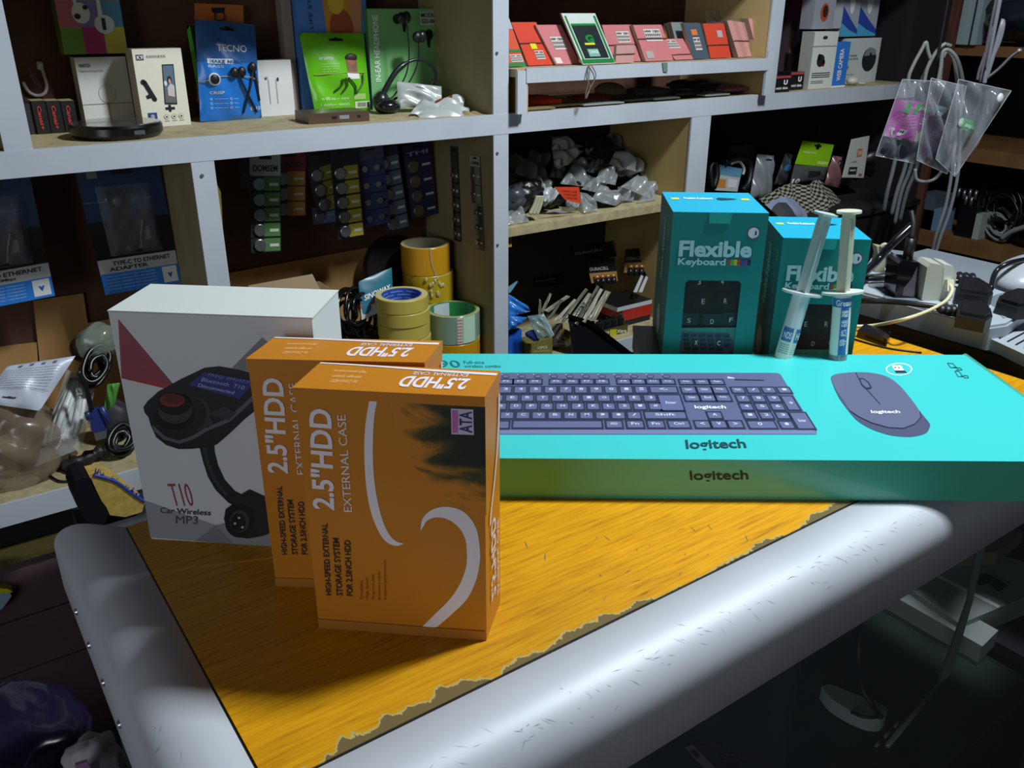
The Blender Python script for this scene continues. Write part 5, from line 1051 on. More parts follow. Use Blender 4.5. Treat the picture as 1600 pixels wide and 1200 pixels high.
for k in range(7):
    z = ztop-(k+1)*(hh+.0008)
    if z < ZB: break
    jit = [(0, 0), (.0015, -.001), (.002, .0005), (.0028, 0), (.003, .001), (.002, 0), (0, 0)][k]
    names = ['topmost', 'second from the top', 'third from the top', 'fourth from the top', 'fifth from the top', 'sixth from the top', 'lowest']
    tape('masking_tape_roll', 'cream yellow masking tape roll, %s of its stack' % names[k], (cm.x+jit[0], cm.y+jit[1], z), .041, .0295, hh, MT, BC, 'masking tape rolls in a stack', bluewords if k == 0 else None, mat('#c9bd7a', .5))
zlow = z if z < ZB else z
YT = mat('#c08c18', .3, coat=.3); YT2 = mat('#b59a20', .35, coat=.2)
# packing tape behind: tall stack
ct_ = Vector((.692, 1.228, 0)); zt = .005; hs = .046
for k in range(5):
    z = zt-(k+1)*(hs+.0006)
    if z < ZB-.002: break
    tape('packing_tape_roll', 'glossy yellow packing tape roll, %s in the tall stack at the back' % ['top one', 'second one', 'third one', 'bottom one', ''][k], (ct_.x+(.003 if k else 0), ct_.y, z), .0405 if k == 0 else .0425, .034, hs, YT if k == 0 else YT2, mat('#8d8a72', .6), 'yellow packing tape rolls in the tall stack')
m = MB(); rg = random.Random(3)
pts = [ct_+Vector((cos(a)*.0418, sin(a)*.0418, z_)) for a, z_ in ((-1.9, .006), (-1.85, -.02), (-1.7, -.045), (-2.0, -.07), (-2.2, -.09))]; m.tube(pts, .0012, CLF, 5)
for k in range(14): a = rg.uniform(-2.1, -1.4); m.ball(ct_+Vector((cos(a)*.0428, sin(a)*.0428, rg.uniform(-.075, -.04))), .003, .002, .004, clear_mat('crumpled_film', '#d8c890', .6, .1), 8)
m.build('film_wrap', None, 'torn crumpled clear film clinging to the tall yellow tape stack', 'film')
cc = Vector((.694, 1.148, 0)); zt = -.088; hs = .0465
tape('clear_tape_roll', 'clear packing tape roll with green and white printed core on top of a yellow roll', (cc.x, cc.y, zt-hs), .0435, .036, hs, clear_mat('clear_tape', '#a9bfae', .55, .15), mat('#2f8a4e', .4), None,
     lambda m, c: (m.lathe(c, [(.0405, .0005), (.0405, hs-.0005)], mat('#3c9558', .35), 44), [m.grid(lambda s_, t, a=a, b_=b_, q=q: c+Vector((cos(a+(b_-a)*s_)*q, sin(a+(b_-a)*s_)*q, .001+(hs-.002)*t)), 8, 1, mt_) for a, b_, q, mt_ in ((-1.75, -1.2, .0437, mat('#b9d8c0', .4)), (-1.98, -1.77, .0438, mat('#d8cfc0', .5)), (1.2, 2.1, .0355, mat('#ccd8d8', .4)))],
     [m.grid(lambda s_, t, k=k, j=j: c+Vector((cos(-1.96+.045*(j+s_*.7))*.0440, sin(-1.96+.045*(j+s_*.7))*.0440, .003+k*.0052+.003*t)), 1, 1, mat('#8a3a34', .5)) for k in range(8) for j in (0, 1.4, 2.8)]))
for k in range(3):
    z = zt-hs-.001-(k+1)*(hs+.0006)
    if z < ZB-.03: break
    z = max(z, ZB+.0005); h_ = zt-hs-.0008-z if k == 1 else hs
    if k < 2: tape('packing_tape_roll', 'orange yellow packing tape roll, %s the clear tape roll' % ['directly under', 'at the shelf below'][k], (cc.x, cc.y, z), .043, .036, hs if k == 0 else min(hs, zt-hs-.0008-(hs+.0012)-z), YT, mat('#8d8a72', .6), 'yellow packing tape rolls under the clear tape')
m = MB(); m.lathe(Vector((.652, 1.292, -.045)), [(0, .0), (.052, 0), (.052, .012), (0, .012)], mat('#0e0d10', .5), 36, (.25, -1, .1)); m.build('black_disc', None, 'black round disc standing behind the tall yellow tape stack', 'disc')
P = PY(1.21, .35); c4 = [P(565, 500), P(615, 478), P(612, 418), P(560, 440)]
def dk(m, f): m.frect(f, 0, 1, 0, .35, mat('#b8bcc0', .4), .0005, 2); m.frect(f, 0, 1, .28, .40, mat('#b03c48', .4), .0007, 2); m.ftxt(f, 'SINOWAY', .12, .9, .45, .60, WHITE, .0009, .02)
packet('clamshell_pack', 'teal clamshell card with white lettering tilted behind the masking tape', 'pack', c4, mat('#23677c', .35), bulge=.003, wr=.0003, deco=dk, seed=61)
coil('cable_coil', 'big bundle of glossy black cable in front of the teal clamshell card', py(552, 488, 1.19), .040, 9, .0028, mat('#0f0f12', .2), (.5, -.8, .2), 9, squash=1.0)
coil('cable_coil', 'lower loops of black cable between the white box and the masking tape', py(545, 530, 1.17), .034, 6, .003, mat('#0f0f12', .2), (.2, -.5, .8), 12, squash=.6)
crumple('black_bag', 'black bag slumped behind the cable bundles', 'bag', Vector((.555, 1.235, ZB+.04)), .06, .04, .045, mat('#141316', .4), 62, .25)
o = thing('cardboard_box', py(450, 560, 1.22), 'open plain cardboard box flap sticking up behind the white player box', 'box')
P = PY(1.20, .5); P2 = PY(1.22)
m = MB(); m.slab([P(388, 446), P(488, 428), P(505, 462), P(395, 470)], (0, .002, -.001), mat('#8f7a58', .7)); m.build('flap', o)
m = MB(); q0 = P2(392, 462); q1 = P2(520, 462); m.box((q0.x, 1.20, ZB+.0005), (q1.x, 1.27, q0.z-.012), mat('#86704c', .7)); m.build('body', o)
m = MB(); m.slab([px(333, y, .3275+.001) if 0 else py(333+a, y, 1.12) for a, y in ((0, 275), (12, 300), (14, 330), (16, 372), (8, 372), (0, 330))], (0, .001, 0), mat('#7d6c20', .5)); m.build('yellow_tag', None, 'yellow card edge hanging behind the narrow aluminium post', 'card')

# ---------------------------------------------------------------- heap of plastic bags on the middle shelf
DK = mat('#0e0f12', .4); BAGF = clear_mat('bag_film', '#9da3a6', .62, .22); BAGC = clear_mat('bag_film_clear', '#b4babb', .40, .12); BAGW = clear_mat('bag_film_white', '#c3cacd', .80, .3)
S = scale_of(4.848, 780, 180)
bags = [ # crop-pixel corners bl, br, tr, tl ; depth ; film ; words
 ([(120, 440), (280, 500), (400, 480), (150, 300)], 1.19, BAGF, 'long grey bag sloping down at the left of the heap'),
 ([(400, 260), (510, 260), (640, 240), (400, 160)], 1.22, BAGW, 'pale bag with a folded corner at the top of the heap'),
 ([(420, 380), (520, 380), (640, 270), (400, 270)], 1.19, BAGW, 'white edged bag with a punched hole below the top one'),
 ([(460, 520), (640, 540), (720, 470), (560, 370)], 1.16, BAGC, 'shiny clear bag in the middle of the heap'),
 ([(650, 270), (730, 330), (770, 250), (660, 190)], 1.23, BAGC, 'small dark see-through case bag near the top'),
 ([(830, 370), (1050, 430), (1140, 410), (880, 270)], 1.18, BAGW, 'frosted white bag with folded flap on the right half'),
 ([(650, 420), (720, 440), (800, 350), (700, 330)], 1.18, BAGC, 'crinkled clear bag tip right of the middle'),
 ([(730, 500), (880, 530), (900, 440), (760, 410)], 1.16, BAGF, 'grey bag lying flat right of the shiny one'),
 ([(920, 540), (1140, 660), (1200, 560), (1050, 450)], 1.14, BAGF, 'big grey bag with a hole at the right front'),
 ([(700, 640), (880, 720), (980, 620), (760, 530)], 1.125, BAGF, 'broad grey bag hanging to the shelf edge'),
 ([(640, 740), (750, 760), (690, 640), (610, 580)], 1.115, BAGC, 'narrow clear bag tail at the shelf edge'),
 ([(340, 650), (400, 660), (460, 590), (330, 540)], 1.14, BAGW, 'short frosted bag end left of the orange card'),
 ([(60, 570), (180, 570), (170, 450), (60, 440)], 1.20, BAGC, 'dim clear bag at the left post'),
 ([(62, 830), (230, 850), (200, 760), (62, 725)], 1.115, BAGC, 'clear bag corner lying at the left end of the shelf edge'),
 ([(1060, 260), (1200, 220), (1290, 140), (1090, 80)], 1.25, BAGC, 'dark clear pouch high in the right corner'),
 ([(1160, 400), (1260, 420), (1290, 310), (1200, 280)], 1.22, BAGC, 'clear crinkled bag against the pale side panel'),
 ([(1150, 560), (1240, 570), (1220, 500), (1130, 470)], 1.17, BAGC, 'thin clear bag edge under the side panel'),
 ([(560, 460), (700, 470), (640, 380), (540, 330)], 1.20, BAGF, 'grey bag buried in the middle of the heap'),
 ([(380, 470), (480, 480), (520, 380), (420, 340)], 1.215, BAGF, 'dull bag behind the shiny clear one'),
 ([(860, 440), (1010, 470), (1050, 400), (900, 370)], 1.20, BAGC, 'clear bag below the frosted white one'),
 ([(1000, 560), (1150, 600), (1160, 500), (1040, 440)], 1.19, BAGC, 'clear bag behind the big grey one'),

 ([(180, 400), (330, 430), (400, 330), (240, 250)], 1.235, BAGC, 'dim clear bag behind the long grey one at the left'),
 ([(500, 680), (600, 700), (640, 640), (520, 610)], 1.135, BAGC, 'clear bag scrap under the orange red card'),
 ([(880, 640), (1010, 680), (1040, 600), (900, 540)], 1.14, BAGF, 'grey bag between the broad one and the big one'),
 ([(760, 250), (930, 260), (940, 190), (800, 150)], 1.25, BAGF, 'grey bag high at the back of the heap'),
 ([(940, 300), (1080, 350), (1120, 270), (980, 200)], 1.24, BAGF, 'dull grey bag behind the frosted white one'),
 ([(1040, 690), (1180, 700), (1190, 640), (1080, 610)], 1.125, BAGC, 'clear bag lying at the shelf edge by the green box'),
 ([(230, 560), (360, 600), (420, 500), (270, 450)], 1.17, BAGC, 'clear bag mouth above the cream cable ends'),
 ([(1080, 470), (1200, 500), (1230, 400), (1110, 380)], 1.20, BAGF, 'grey bag leaning to the pale side panel'),
 ([(60, 400), (140, 420), (170, 310), (80, 290)], 1.24, BAGC, 'dark clear bag at the back left of the heap'),
 ([(620, 560), (760, 590), (820, 520), (700, 480)], 1.145, BAGC, 'glossy clear bag over the middle front'),
]
for i, (q, Y, mt_, lb) in enumerate(bags):
    cs = []
    for j, p in enumerate(q):
        a = py(*S(*p), Y+(.0 if j < 2 else .035)); a.z = max(a.z, .0445); cs.append(a)
    packet('plastic_bag', lb, 'bag', cs, mt_, bulge=.007, wr=.0045, seed=70+i, group='clear bags heaped on the middle shelf', back=DK if i % 3 == 0 else None, hole=None)
# dark goods inside the heap
for i, (x, y, rx, rz_, lb) in enumerate(((110, 640, .03, .022, 'grey round headset pad at the left of the heap'), (330, 700, .045, .012, 'black flat pouch under the front of the heap'), (200, 600, .04, .02, 'black cable pouch left of the front'), (560, 640, .035, .02, 'black pouch under the orange card'),
        (760, 300, .05, .025, 'black wrapped lump deep in the heap'), (1000, 420, .05, .02, 'dark wrapped lump under the frosted bag'), (520, 520, .05, .03, 'black lump in the middle of the heap'), (1180, 560, .022, .012, 'violet pouch corner at the right end'))):
    c = py(*S(x, y), 1.245 if i > 3 else 1.185); c.z = max(c.z, .0445+rz_)
    crumple('dark_pouch', lb, 'pouch', c, rx*.8, .022, rz_, mat('#3c3f46' if i == 0 else ('#3a2c66' if i == 7 else '#101114'), .35), 90+i, .5, group='dark pouches in the bag heap')
P = PY(1.118); m = MB(); m.slab([P(*S(500, 640)), P(*S(620, 672)), P(*S(605, 545)), P(*S(422, 545))], (0, .002, 0), mat('#d2452a', .4))
for k in range(3): m.txt(P, 'LONG LIFE', S(470+20*k, 580+25*k), S(590, 590+25*k), S(470+20*k, 565+25*k), mat('#8c2214', .4), .0006)
m.build('orange_card', None, 'bright orange red card in front of the bag heap', 'card')
m = MB()
for k in range(3): m.tube([P(*S(232+26*k, 750)), P(*S(268+22*k, 680)), P(*S(290+20*k, 610))], .0035, mat('#a8a98c', .4), 8)
m.build('cream_cables', None, 'three cream cable ends sticking out of the heap front', 'cable')
m = MB(); m.slab([P(*S(340, 715)), P(*S(470, 742)), P(*S(540, 735)), P(*S(460, 722))], (0, .002, 0), mat('#8d9094', .3)); m.build('metal_clip', None, 'thin grey metal hanger piece at the shelf edge', 'hanger')

# ---------------------------------------------------------------- battery corner below
S = scale_of(5.454, 780, 340)
o = thing('blue_box', py(805, 552, 1.115), 'bright blue box standing at the aluminium post', 'box'); P = PY(1.118)
q0 = P(*S(83, 980)); q1 = P(*S(192, 980)); MB().box((q0.x, 1.118, ZB+.0005), (q1.x, 1.15, q0.z), mat('#1f5fc8', .35)).build('carton', o)
P = PY(1.16, .4)
def dk(m, f): m.ftxt(f, 'DEWINE', .35, .95, .05, .2, mat('#8fc0e8', .4), .0008, .02)
packet('blue_blister', 'blue plastic clamshell leaning above the bright blue box', 'clamshell', [P(*S(*q)) for q in ((80, 850), (265, 800), (250, 760), (80, 650))], mat('#2f77c8', .25), bulge=.008, deco=dk, seed=101)
packet('blue_blister', 'second blue clamshell with a red dot under the leaning one', 'clamshell', [P(*S(*q)) for q in ((80, 960), (200, 900), (240, 850), (80, 830))], mat('#2a6ec0', .25), bulge=.008, seed=102)
m = MB(); m.slab([P(*S(80, 640)), P(*S(95, 640)), P(*S(160, 545)), P(*S(80, 600))], (0, .004, 0), mat('#5d8f9a', .2)); m.build('plastic_sliver', None, 'pale blue plastic sliver sticking up by the post', 'plastic')
m = MB()
for k in range(5): m.tube([P(*S(235+14*k, 1000+8*k)), P(*S(290+6*k, 975+14*k)), P(*S(330, 1010+6*k))], .0045, mat('#3552a8', .35), 7)
m.build('blue_plugs', None, 'tangle of small blue plugs in front of the clamshells', 'plugs')
P = PY(1.14, .5)
packet('clear_pack', 'clear crinkled pack with a white label strip', 'pack', [P(*S(*q)) for q in ((330, 1030), (470, 1010), (370, 820), (240, 840))], clear_mat('teal_clear_film', '#7fa0a0', .5, .12), bulge=.010, wr=.003, seed=103)
P = PY(1.125, .4); m = MB(); m.slab([P(*S(430, 1010)), P(*S(470, 1000)), P(*S(380, 820)), P(*S(345, 840))], (0, .002, 0), mat('#a9c0cc', .4)); m.build('label_strip', None, 'pale blue white label strip leaning on the clear pack', 'label')
o = thing('olive_box', py(843, 553, 1.118), 'olive cardboard box marked 12PCS at the shelf front', 'box'); P = PY(1.116); q0 = P(*S(245, 1080)); q1 = P(*S(455, 1062))
m = MB(); m.box((q0.x, 1.116, ZB+.0005), (q1.x, 1.15, q0.z), mat('#6f6a34', .55)); m.txt(P, '12PCS', S(330, 1122), S(410, 1115), S(330, 1098), mat('#c9c7a0', .5), .0006, .03); m.txt(P, 'USB CHARGER', S(290, 1150), S(430, 1142), S(290, 1132), mat('#a9a780', .5), .0006, .02); m.build('carton', o)
P = PY(1.13); q = [P(*S(*p)) for p in ((455, 1100), (560, 1090), (540, 895), (445, 910))]
packet('clear_sleeve', 'pinkish clear sleeve with white letters right of the olive box', 'sleeve', q, mat('#8a7a78', .3), bulge=.004, seed=104, deco=lambda m, f: (m.ftxt(f, 'AB5066', .15, .95, .08, .17, WHITE, .0008, .03), m.ftxt(f, 'M-PACK', .15, .6, .0, .05, WHITE, .0008, .02)))
P = PY(1.125); m = MB(); m.slab([P(*S(540, 1030)), P(*S(605, 1065)), P(*S(605, 970)), P(*S(540, 935))], (0, .02, 0), mat('#a98c20', .5)); m.pp(P, [S(552, 1015), S(600, 1040), S(600, 985), S(552, 960)], mat('#5d5220', .5), .0005); m.build('yellow_box', None, 'small yellow brown box left of the black wedge', 'box')
o = thing('black_wedge', P(890, 553), 'dark see-through triangular plastic cover leaning at the shelf front', 'cover'); P = PY(1.088, -.0)
m = MB(); m.slab([P(*S(630, 1190)), P(*S(1190, 1190)), P(*S(1100, 1130)), P(*S(880, 960)), P(*S(760, 870)), P(*S(590, 820))], (0, .0015, 0), mat('#18191d', .18)); m.build('cover', o)
m = MB(); m.slab([P(*S(1190, 1190)), P(*S(1100, 1130)), P(*S(880, 960)), P(*S(760, 870)), P(*S(600, 826)), P(*S(600, 850)), P(*S(740, 900)), P(*S(1120, 1190))], (0, -.004, 0), mat('#0b0b0d', .2)); m.build('folded_rim', o)
# pale card sleeves leaning in a fan
rg = random.Random(8)
fan = [((350, 800), (430, 640), 26), ((380, 790), (575, 660), 40), ((420, 850), (520, 700), 18), ((470, 870), (640, 690), 26), ((520, 880), (735, 600), 30), ((570, 900), (760, 640), 50), ((640, 900), (835, 575), 26), ((700, 880), (860, 600), 34), ((330, 860), (340, 690), 20), ((760, 860), (905, 620), 60)]
for i, (a, b_, w) in enumerate(fan):
    P = PY(1.17-.003*i, .45); A_, B_ = P(*S(*a)), P(*S(*b_)); A2_, B2_ = P(*S(a[0]+w, a[1]+18)), P(*S(b_[0]+w*.8, b_[1]+14))
    packet('battery_sleeve', 'pale card sleeve, number %s of the leaning fan counted from the left' % ('one two three four five six seven eight nine ten'.split()[[8, 0, 1, 2, 3, 4, 5, 6, 7, 9].index(i)]), 'sleeve', [A_, A2_, B2_, B_], mat(('#5f6150', '#84856f', '#4c4e42', '#979886')[i % 4], .4), bulge=.0025, wr=.0006, seed=110+i, group='leaning battery card sleeves', deco=(lambda m, f: m.ftxt(f, 'LITHIUM 3V', .1, .9, .3, .7, INK, .0008, .02, rot=1)) if i in (1, 5, 6) else None)
def dbatt(label, pts, Y, seed, words='DURACELL', tilt=.3, cells=True):
    P = PY(Y, tilt); c = [P(*S(*p)) for p in pts]; o = thing('battery_pack', (c[0]+c[1])/2, label, 'battery pack', 'black battery packs at the back'); f = sheetfn(c, 0, 0); m = MB(); n_ = P.n
    m.slab(c, -n_*.0015, mat('#0c0c0f', .4)); m.frect(f, 0, 1, 0, .42, mat('#8a6a3c', .45), .0004, 1) if cells else None
    m.ftxt(f, words, .05, .72, .52, .66, mat('#9a9aa0', .4), .0006, .03); m.build('card', o)
    if cells:
        b = MB()
        for k in range(4): u_ = .18+.2*k; b.tube([f(u_, -.12)+n_*.005, f(u_, .18)+n_*.005], .0055, mat('#17171a', .25), 10, 0); b.tube([f(u_, .18)+n_*.005, f(u_, .30)+n_*.005], .0055, mat('#b8834a', .3, .5), 10, 0)
        b.build('batteries', o)
dbatt('black battery card with copper band, the readable one in the middle', [(785, 560), (1010, 540), (985, 340), (740, 360)], 1.21, 1)
dbatt('black battery card with copper band partly behind the green keyboard box', [(1060, 470), (1290, 470), (1290, 250), (1080, 270)], 1.23, 2)
dbatt('black battery card without copper, standing furthest back', [(640, 400), (1000, 330), (960, 200), (620, 250)], 1.28, 3, 'DURACELL', .1, False)
dbatt('black battery card lying left behind the pale sleeves', [(300, 600), (560, 560), (530, 470), (290, 510)], 1.26, 4, 'MAXWELL' if False else 'Maxell', .3, False)
for i, ((x0, y0), (x1, y1)) in enumerate((((1160, 635), (1215, 490)), ((1205, 635), (1255, 500)))):
    P = PY(1.19, .2); m = MB(); m.slab([P(*S(x0-12, y0)), P(*S(x0+14, y0+2)), P(*S(x1+14, y1+10)), P(*S(x1, y1))], (0, .002, 0), mat('#c3c6cc', .4)); m.build('white_tongue', None, '%s white card tongue sticking out between the battery packs' % ('left', 'right')[i], 'card', 'white card tongues')
P = PY(1.17, 0); m = MB(); q0, q1 = P(*S(900, 740)), P(*S(1240, 690)); w0 = q0.z
m.box((P(*S(945, 780)).x, 1.15, P(*S(945, 780)).z), (P(*S(1240, 700)).x, 1.22, P(*S(945, 745)).z), mat('#b9c2c6', .4), [mat('#b9c2c6', .4), mat('#17191c', .3), None, None, None, None]); m.build('white_black_box', None, 'flat white box with glossy black lid under the battery packs', 'box')
zr = P(*S(945, 780)).z
m = MB(); m.box((P(*S(990, 850)).x, 1.15, zr-.022), (P(*S(1240, 700)).x, 1.22, zr-.001), mat('#a8281e', .4)); m.build('red_box', None, 'flat red box below the white and black box', 'box')
m = MB(); m.box((P(*S(1010, 850)).x, 1.152, ZB+.0005), (P(*S(1240, 700)).x, 1.215, zr-.0225), mat('#1b1b20', .5)); m.build('dark_box', None, 'dark box supporting the flat red box', 'box')
o = thing('battery_multipack', py(945, 528, 1.14), 'shrink wrapped row of dark batteries with yellow label', 'battery pack'); P = PY(1.125); zf = ZB+.0005
x0, x1 = P(*S(740, 900)).x, P(*S(1090, 900)).x; zt_ = P(*S(900, 870)).z; m = MB()
for k in range(6): cx = x0+(x1-x0)*(k+.5)/6; m.lathe(Vector((cx, 1.135, zf)), [(.008, 0), (.008, zt_-zf-.008), (.0035, zt_-zf-.006), (.003, zt_-zf-.002), (0, zt_-zf-.002)], mat('#23262a', .2, .3), 16)
m.build('batteries', o); m = MB(); m.box((P(*S(835, 1000)).x, 1.1245, zf), (P(*S(1090, 1000)).x, 1.1258, P(*S(900, 955)).z), mat('#22261f', .35), [None, None, mat('#4a4c20', .35), None, None, None]); 
m.pp(PY(1.1243), [S(945, 1015), S(1000, 1012), S(1000, 950), S(945, 955)], mat('#b8b828', .4)); m.pp(PY(1.1243), [S(835, 985), S(865, 970), S(865, 950), S(835, 950)], mat('#b8c428', .4)); m.txt(PY(1.124), 'Xtra', S(1000, 985), S(1085, 978), S(1000, 955), mat('#d8d8c0', .4), .0006, .03); m.txt(PY(1.124), 'ALKALINE', S(870, 995), S(940, 988), S(870, 972), mat('#d8d8c0', .4), .0006, .03)
m.build('label', o)

# ---------------------------------------------------------------- bay behind the green boxes
S = scale_of(5.333, 1080, 200); ZD = .0225
o = thing('headphone_pack', py(1135, 305, 1.19), 'looped black headphones with a blue and orange card, right of the pale post', 'headphones'); P = PY(1.19, .2); c = [P(*S(*q)) for q in ((205, 520), (385, 530), (425, 340), (205, 300))]
m = MB(); m.slab(c, (0, .004, 0), mat('#a9adae', .4)); f = sheetfn(c, 0, 0); m.frect(f, 0, 1, .62, 1, mat('#5a8aa8', .4), .0004, 2); m.frect(f, 0, .42, .12, .46, mat('#b07a3a', .4), .0005, 1); m.frect(f, .5, .9, .15, .5, mat('#c6c8cc', .4), .0005, 1); m.build('card', o)
m = MB(); m.tube([P(*S(180, 500), .006), P(*S(160, 380), .006), P(*S(170, 310), .006), P(*S(205, 300), .008), P(*S(215, 400), .008), P(*S(185, 500), .006)], .006, BLK, 8); m.tube([P(*S(280, 290), .004), P(*S(360, 240), .004), P(*S(450, 260), .004), P(*S(495, 330), .004), P(*S(480, 450), .004), P(*S(430, 520), .004)], .007, BLK, 8); m.tube([P(*S(330, 300), .002), P(*S(400, 280), .002), P(*S(440, 340), .002), P(*S(430, 390), .002)], .003, mat('#9aa0a2', .4), 8); m.build('cable', o)
P = PY(1.18, .15); packet('clear_pouch', 'tall milky clear pouch with pale strips', 'pouch', [P(*S(*q)) for q in ((485, 590), (670, 560), (690, 230), (550, 215))], mat('#80868a', .25), bulge=.010, wr=.003, seed=130, hole=(.6, .88))
packet('clear_pouch', 'grey card pouch standing behind the looped headphones', 'pouch', [PY(1.26)(*S(*q)) for q in ((250, 420), (520, 420), (530, 130), (330, 150))], mat('#4a4646', .4), bulge=.006, wr=.002, seed=131)
packet('blue_print_pouch', 'narrow clear pouch with a blue patch, leaning left of the lime card', 'pouch', [PY(1.20)(*S(*q)) for q in ((690, 470), (790, 470), (850, 220), (790, 200))], mat('#3b3d40', .25), bulge=.006, wr=.002, seed=132, deco=lambda m, f: (m.frect(f, .35, .7, .45, .8, mat('#3f80b8', .3), .0006), m.frect(f, .3, .6, .78, .82, mat('#b8c4c8', .3), .0008)))
P = PY(1.17, .1); c = [P(*S(*q)) for q in ((870, 300), (1140, 325), (1190, 140), (935, 105))]; o = thing('lime_hang_card', c[3].lerp(c[2], .5), 'lime green hang card pack above the checked cloth', 'card pack'); f = sheetfn(c, 0, 0); m = MB(); m.slab(c, (0, .002, 0), mat('#8cc41c', .4)); m.ftxt(f, 'micro', .12, .5, .5, .6, mat('#d8e8a0', .4), .0006, .02); m.frect(f, .62, .95, .08, .22, mat('#c9dc7a', .4), .0006, 1); m.build('header', o)
m = MB(); m.frect(f, .38, .60, .82, .90, BLK, .0008, 1); m.frect(f, .45, .55, .72, .95, BLK, .0009, 1); m.build('hang_hole', o)
c2 = [P(*S(*q)) for q in ((820, 470), (1120, 440), (1140, 326), (860, 305))]; f2_ = sheetfn(c2, .010, .001, 3); m = MB(); m.grid(f2_, 10, 10, mat('#4d5052', .25)); m.frect(f2_, .35, .7, .35, .7, DARK, .0006); m.ftxt(f2_, '10', .02, .18, .05, .28, WHITE, .001, .04); m.build('clear_body', o)
P = PY(1.15, .1); packet('pink_pouch', 'pinkish clear pouch holding a dark gadget', 'pouch', [P(*S(*q)) for q in ((1110, 470), (1230, 500), (1260, 240), (1180, 230))], mat('#7d5558', .3), bulge=.009, wr=.002, seed=133, deco=lambda m, f: m.ball(f(.62, .55), .010, .006, .022, mat('#18141a', .3)))
P = PY(1.13, .1); c = [P(*S(*q)) for q in ((1262, 412), (1437, 415), (1487, 65), (1340, 95))]; o = thing('white_hang_card', c[3].lerp(c[2], .5), 'white hang card with orange print and a small black label', 'card'); f = sheetfn(c, 0, 0); m = MB(); m.slab(c, (0, .002, 0), mat('#b9bbb4', .45)); m.frect(f, .45, .72, .52, .72, mat('#c4663a', .4), .0005, 1); m.ftxt(f, 'W', .48, .70, .55, .68, mat('#b9bbb4', .4), .0008, .05); m.frect(f, .20, .60, .08, .27, mat('#22262c', .4), .0005, 1); m.ftxt(f, 'SMART', .25, .55, .16, .21, WHITE, .0008, .02); m.frect(f, .72, .88, .04, .1, mat('#b4523a', .4), .0006, 1); m.ftxt(f, 'USB', .25, .5, .38, .42, mat('#6d7076', .4), .0006, .02); m.build('card', o)
# checked cloth
CK = bpy.data.materials.new('checked_cloth'); CK.use_nodes = True; nt = CK.node_tree; b = nt.nodes['Principled BSDF']; tc = nt.nodes.new('ShaderNodeTexCoord'); mp = nt.nodes.new('ShaderNodeMapping'); mp.inputs['Scale'].default_value = (1, 1, 1)
ck = nt.nodes.new('ShaderNodeTexChecker'); ck.inputs['Scale'].default_value = 1; ck.inputs['Color1'].default_value = lin('#9a9a88'); ck.inputs['Color2'].default_value = lin('#17181c'); nt.links.new(tc.outputs['UV'], mp.inputs[0]); nt.links.new(mp.outputs[0], ck.inputs[0]); nt.links.new(ck.outputs[0], b.inputs['Base Color']); b.inputs['Roughness'].default_value = .9
def cloth(pts_top, pts_bot, Y0, Y1, seed, amp=.004):
    rg = random.Random(seed); n_ = len(pts_top)
    def fn(u, v):
        k = u*(n_-1); i = min(int(k), n_-2); t = k-i; t = t*t*(3-2*t)
        Y = Y0+(Y1-Y0)*v; a = py(*S(*pts_top[i]), Y); b_ = py(*S(*pts_top[i+1]), Y); c_ = py(*S(*pts_bot[i]), Y); d = py(*S(*pts_bot[i+1]), Y)
        tp = a.lerp(b_, t); bt = c_.lerp(d, t); p = bt.lerp(tp, v**.8); p.y = Y-.02*sin(pi*v)+amp*sin(u*23+v*5+seed)+amp*.6*sin(u*9-v*11); return p
    return fn
fn = cloth([(600, 600), (700, 500), (830, 465), (960, 470), (1080, 430), (1200, 560), (1330, 640), (1400, 800)], [(620, 860), (700, 860), (830, 870), (960, 880), (1080, 880), (1200, 880), (1330, 880), (1410, 880)], 1.07, 1.16, 3, .007)
m = MB(); m.grid(fn, 72, 30, CK); co_ = m.build('checked_cloth', None, 'black and white checked cloth bundled on the shelf behind the syringes', 'cloth')
uvl = co_.data.uv_layers.new(name='weave')
for lp in co_.data.loops: i_ = lp.vertex_index; uvl.data[lp.index].uv = ((i_ % 73)*.5+.25, (i_//73)*.7+.25)
fn = cloth([(625, 640), (690, 600), (770, 570), (850, 590), (900, 640), (920, 760)], [(640, 860), (690, 860), (770, 860), (850, 860), (900, 860), (925, 860)], 1.06, 1.085, 9, .002)
m = MB(); m.grid(fn, 30, 10, mat('#7f8ba6', .8)); m.build('cloth_lining', None, 'pale blue grey lining fold in front of the checked cloth', 'cloth')
fn = cloth([(665, 680), (720, 620), (790, 620), (840, 720)], [(670, 860), (720, 860), (790, 860), (850, 860)], 1.045, 1.055, 11, .001)
m = MB(); m.grid(fn, 20, 8, mat('#34363c', .8)); m.build('dark_cloth', None, 'dark grey cloth patch inside the pale lining fold', 'cloth')
crumple('dark_bag', 'large dark heap of black bags under the white hang card', 'bag', Vector((py(1380, 320, 1.15).x+.03, 1.20, .035)), .07, .045, .055, mat('#101013', .35), 140, .3)

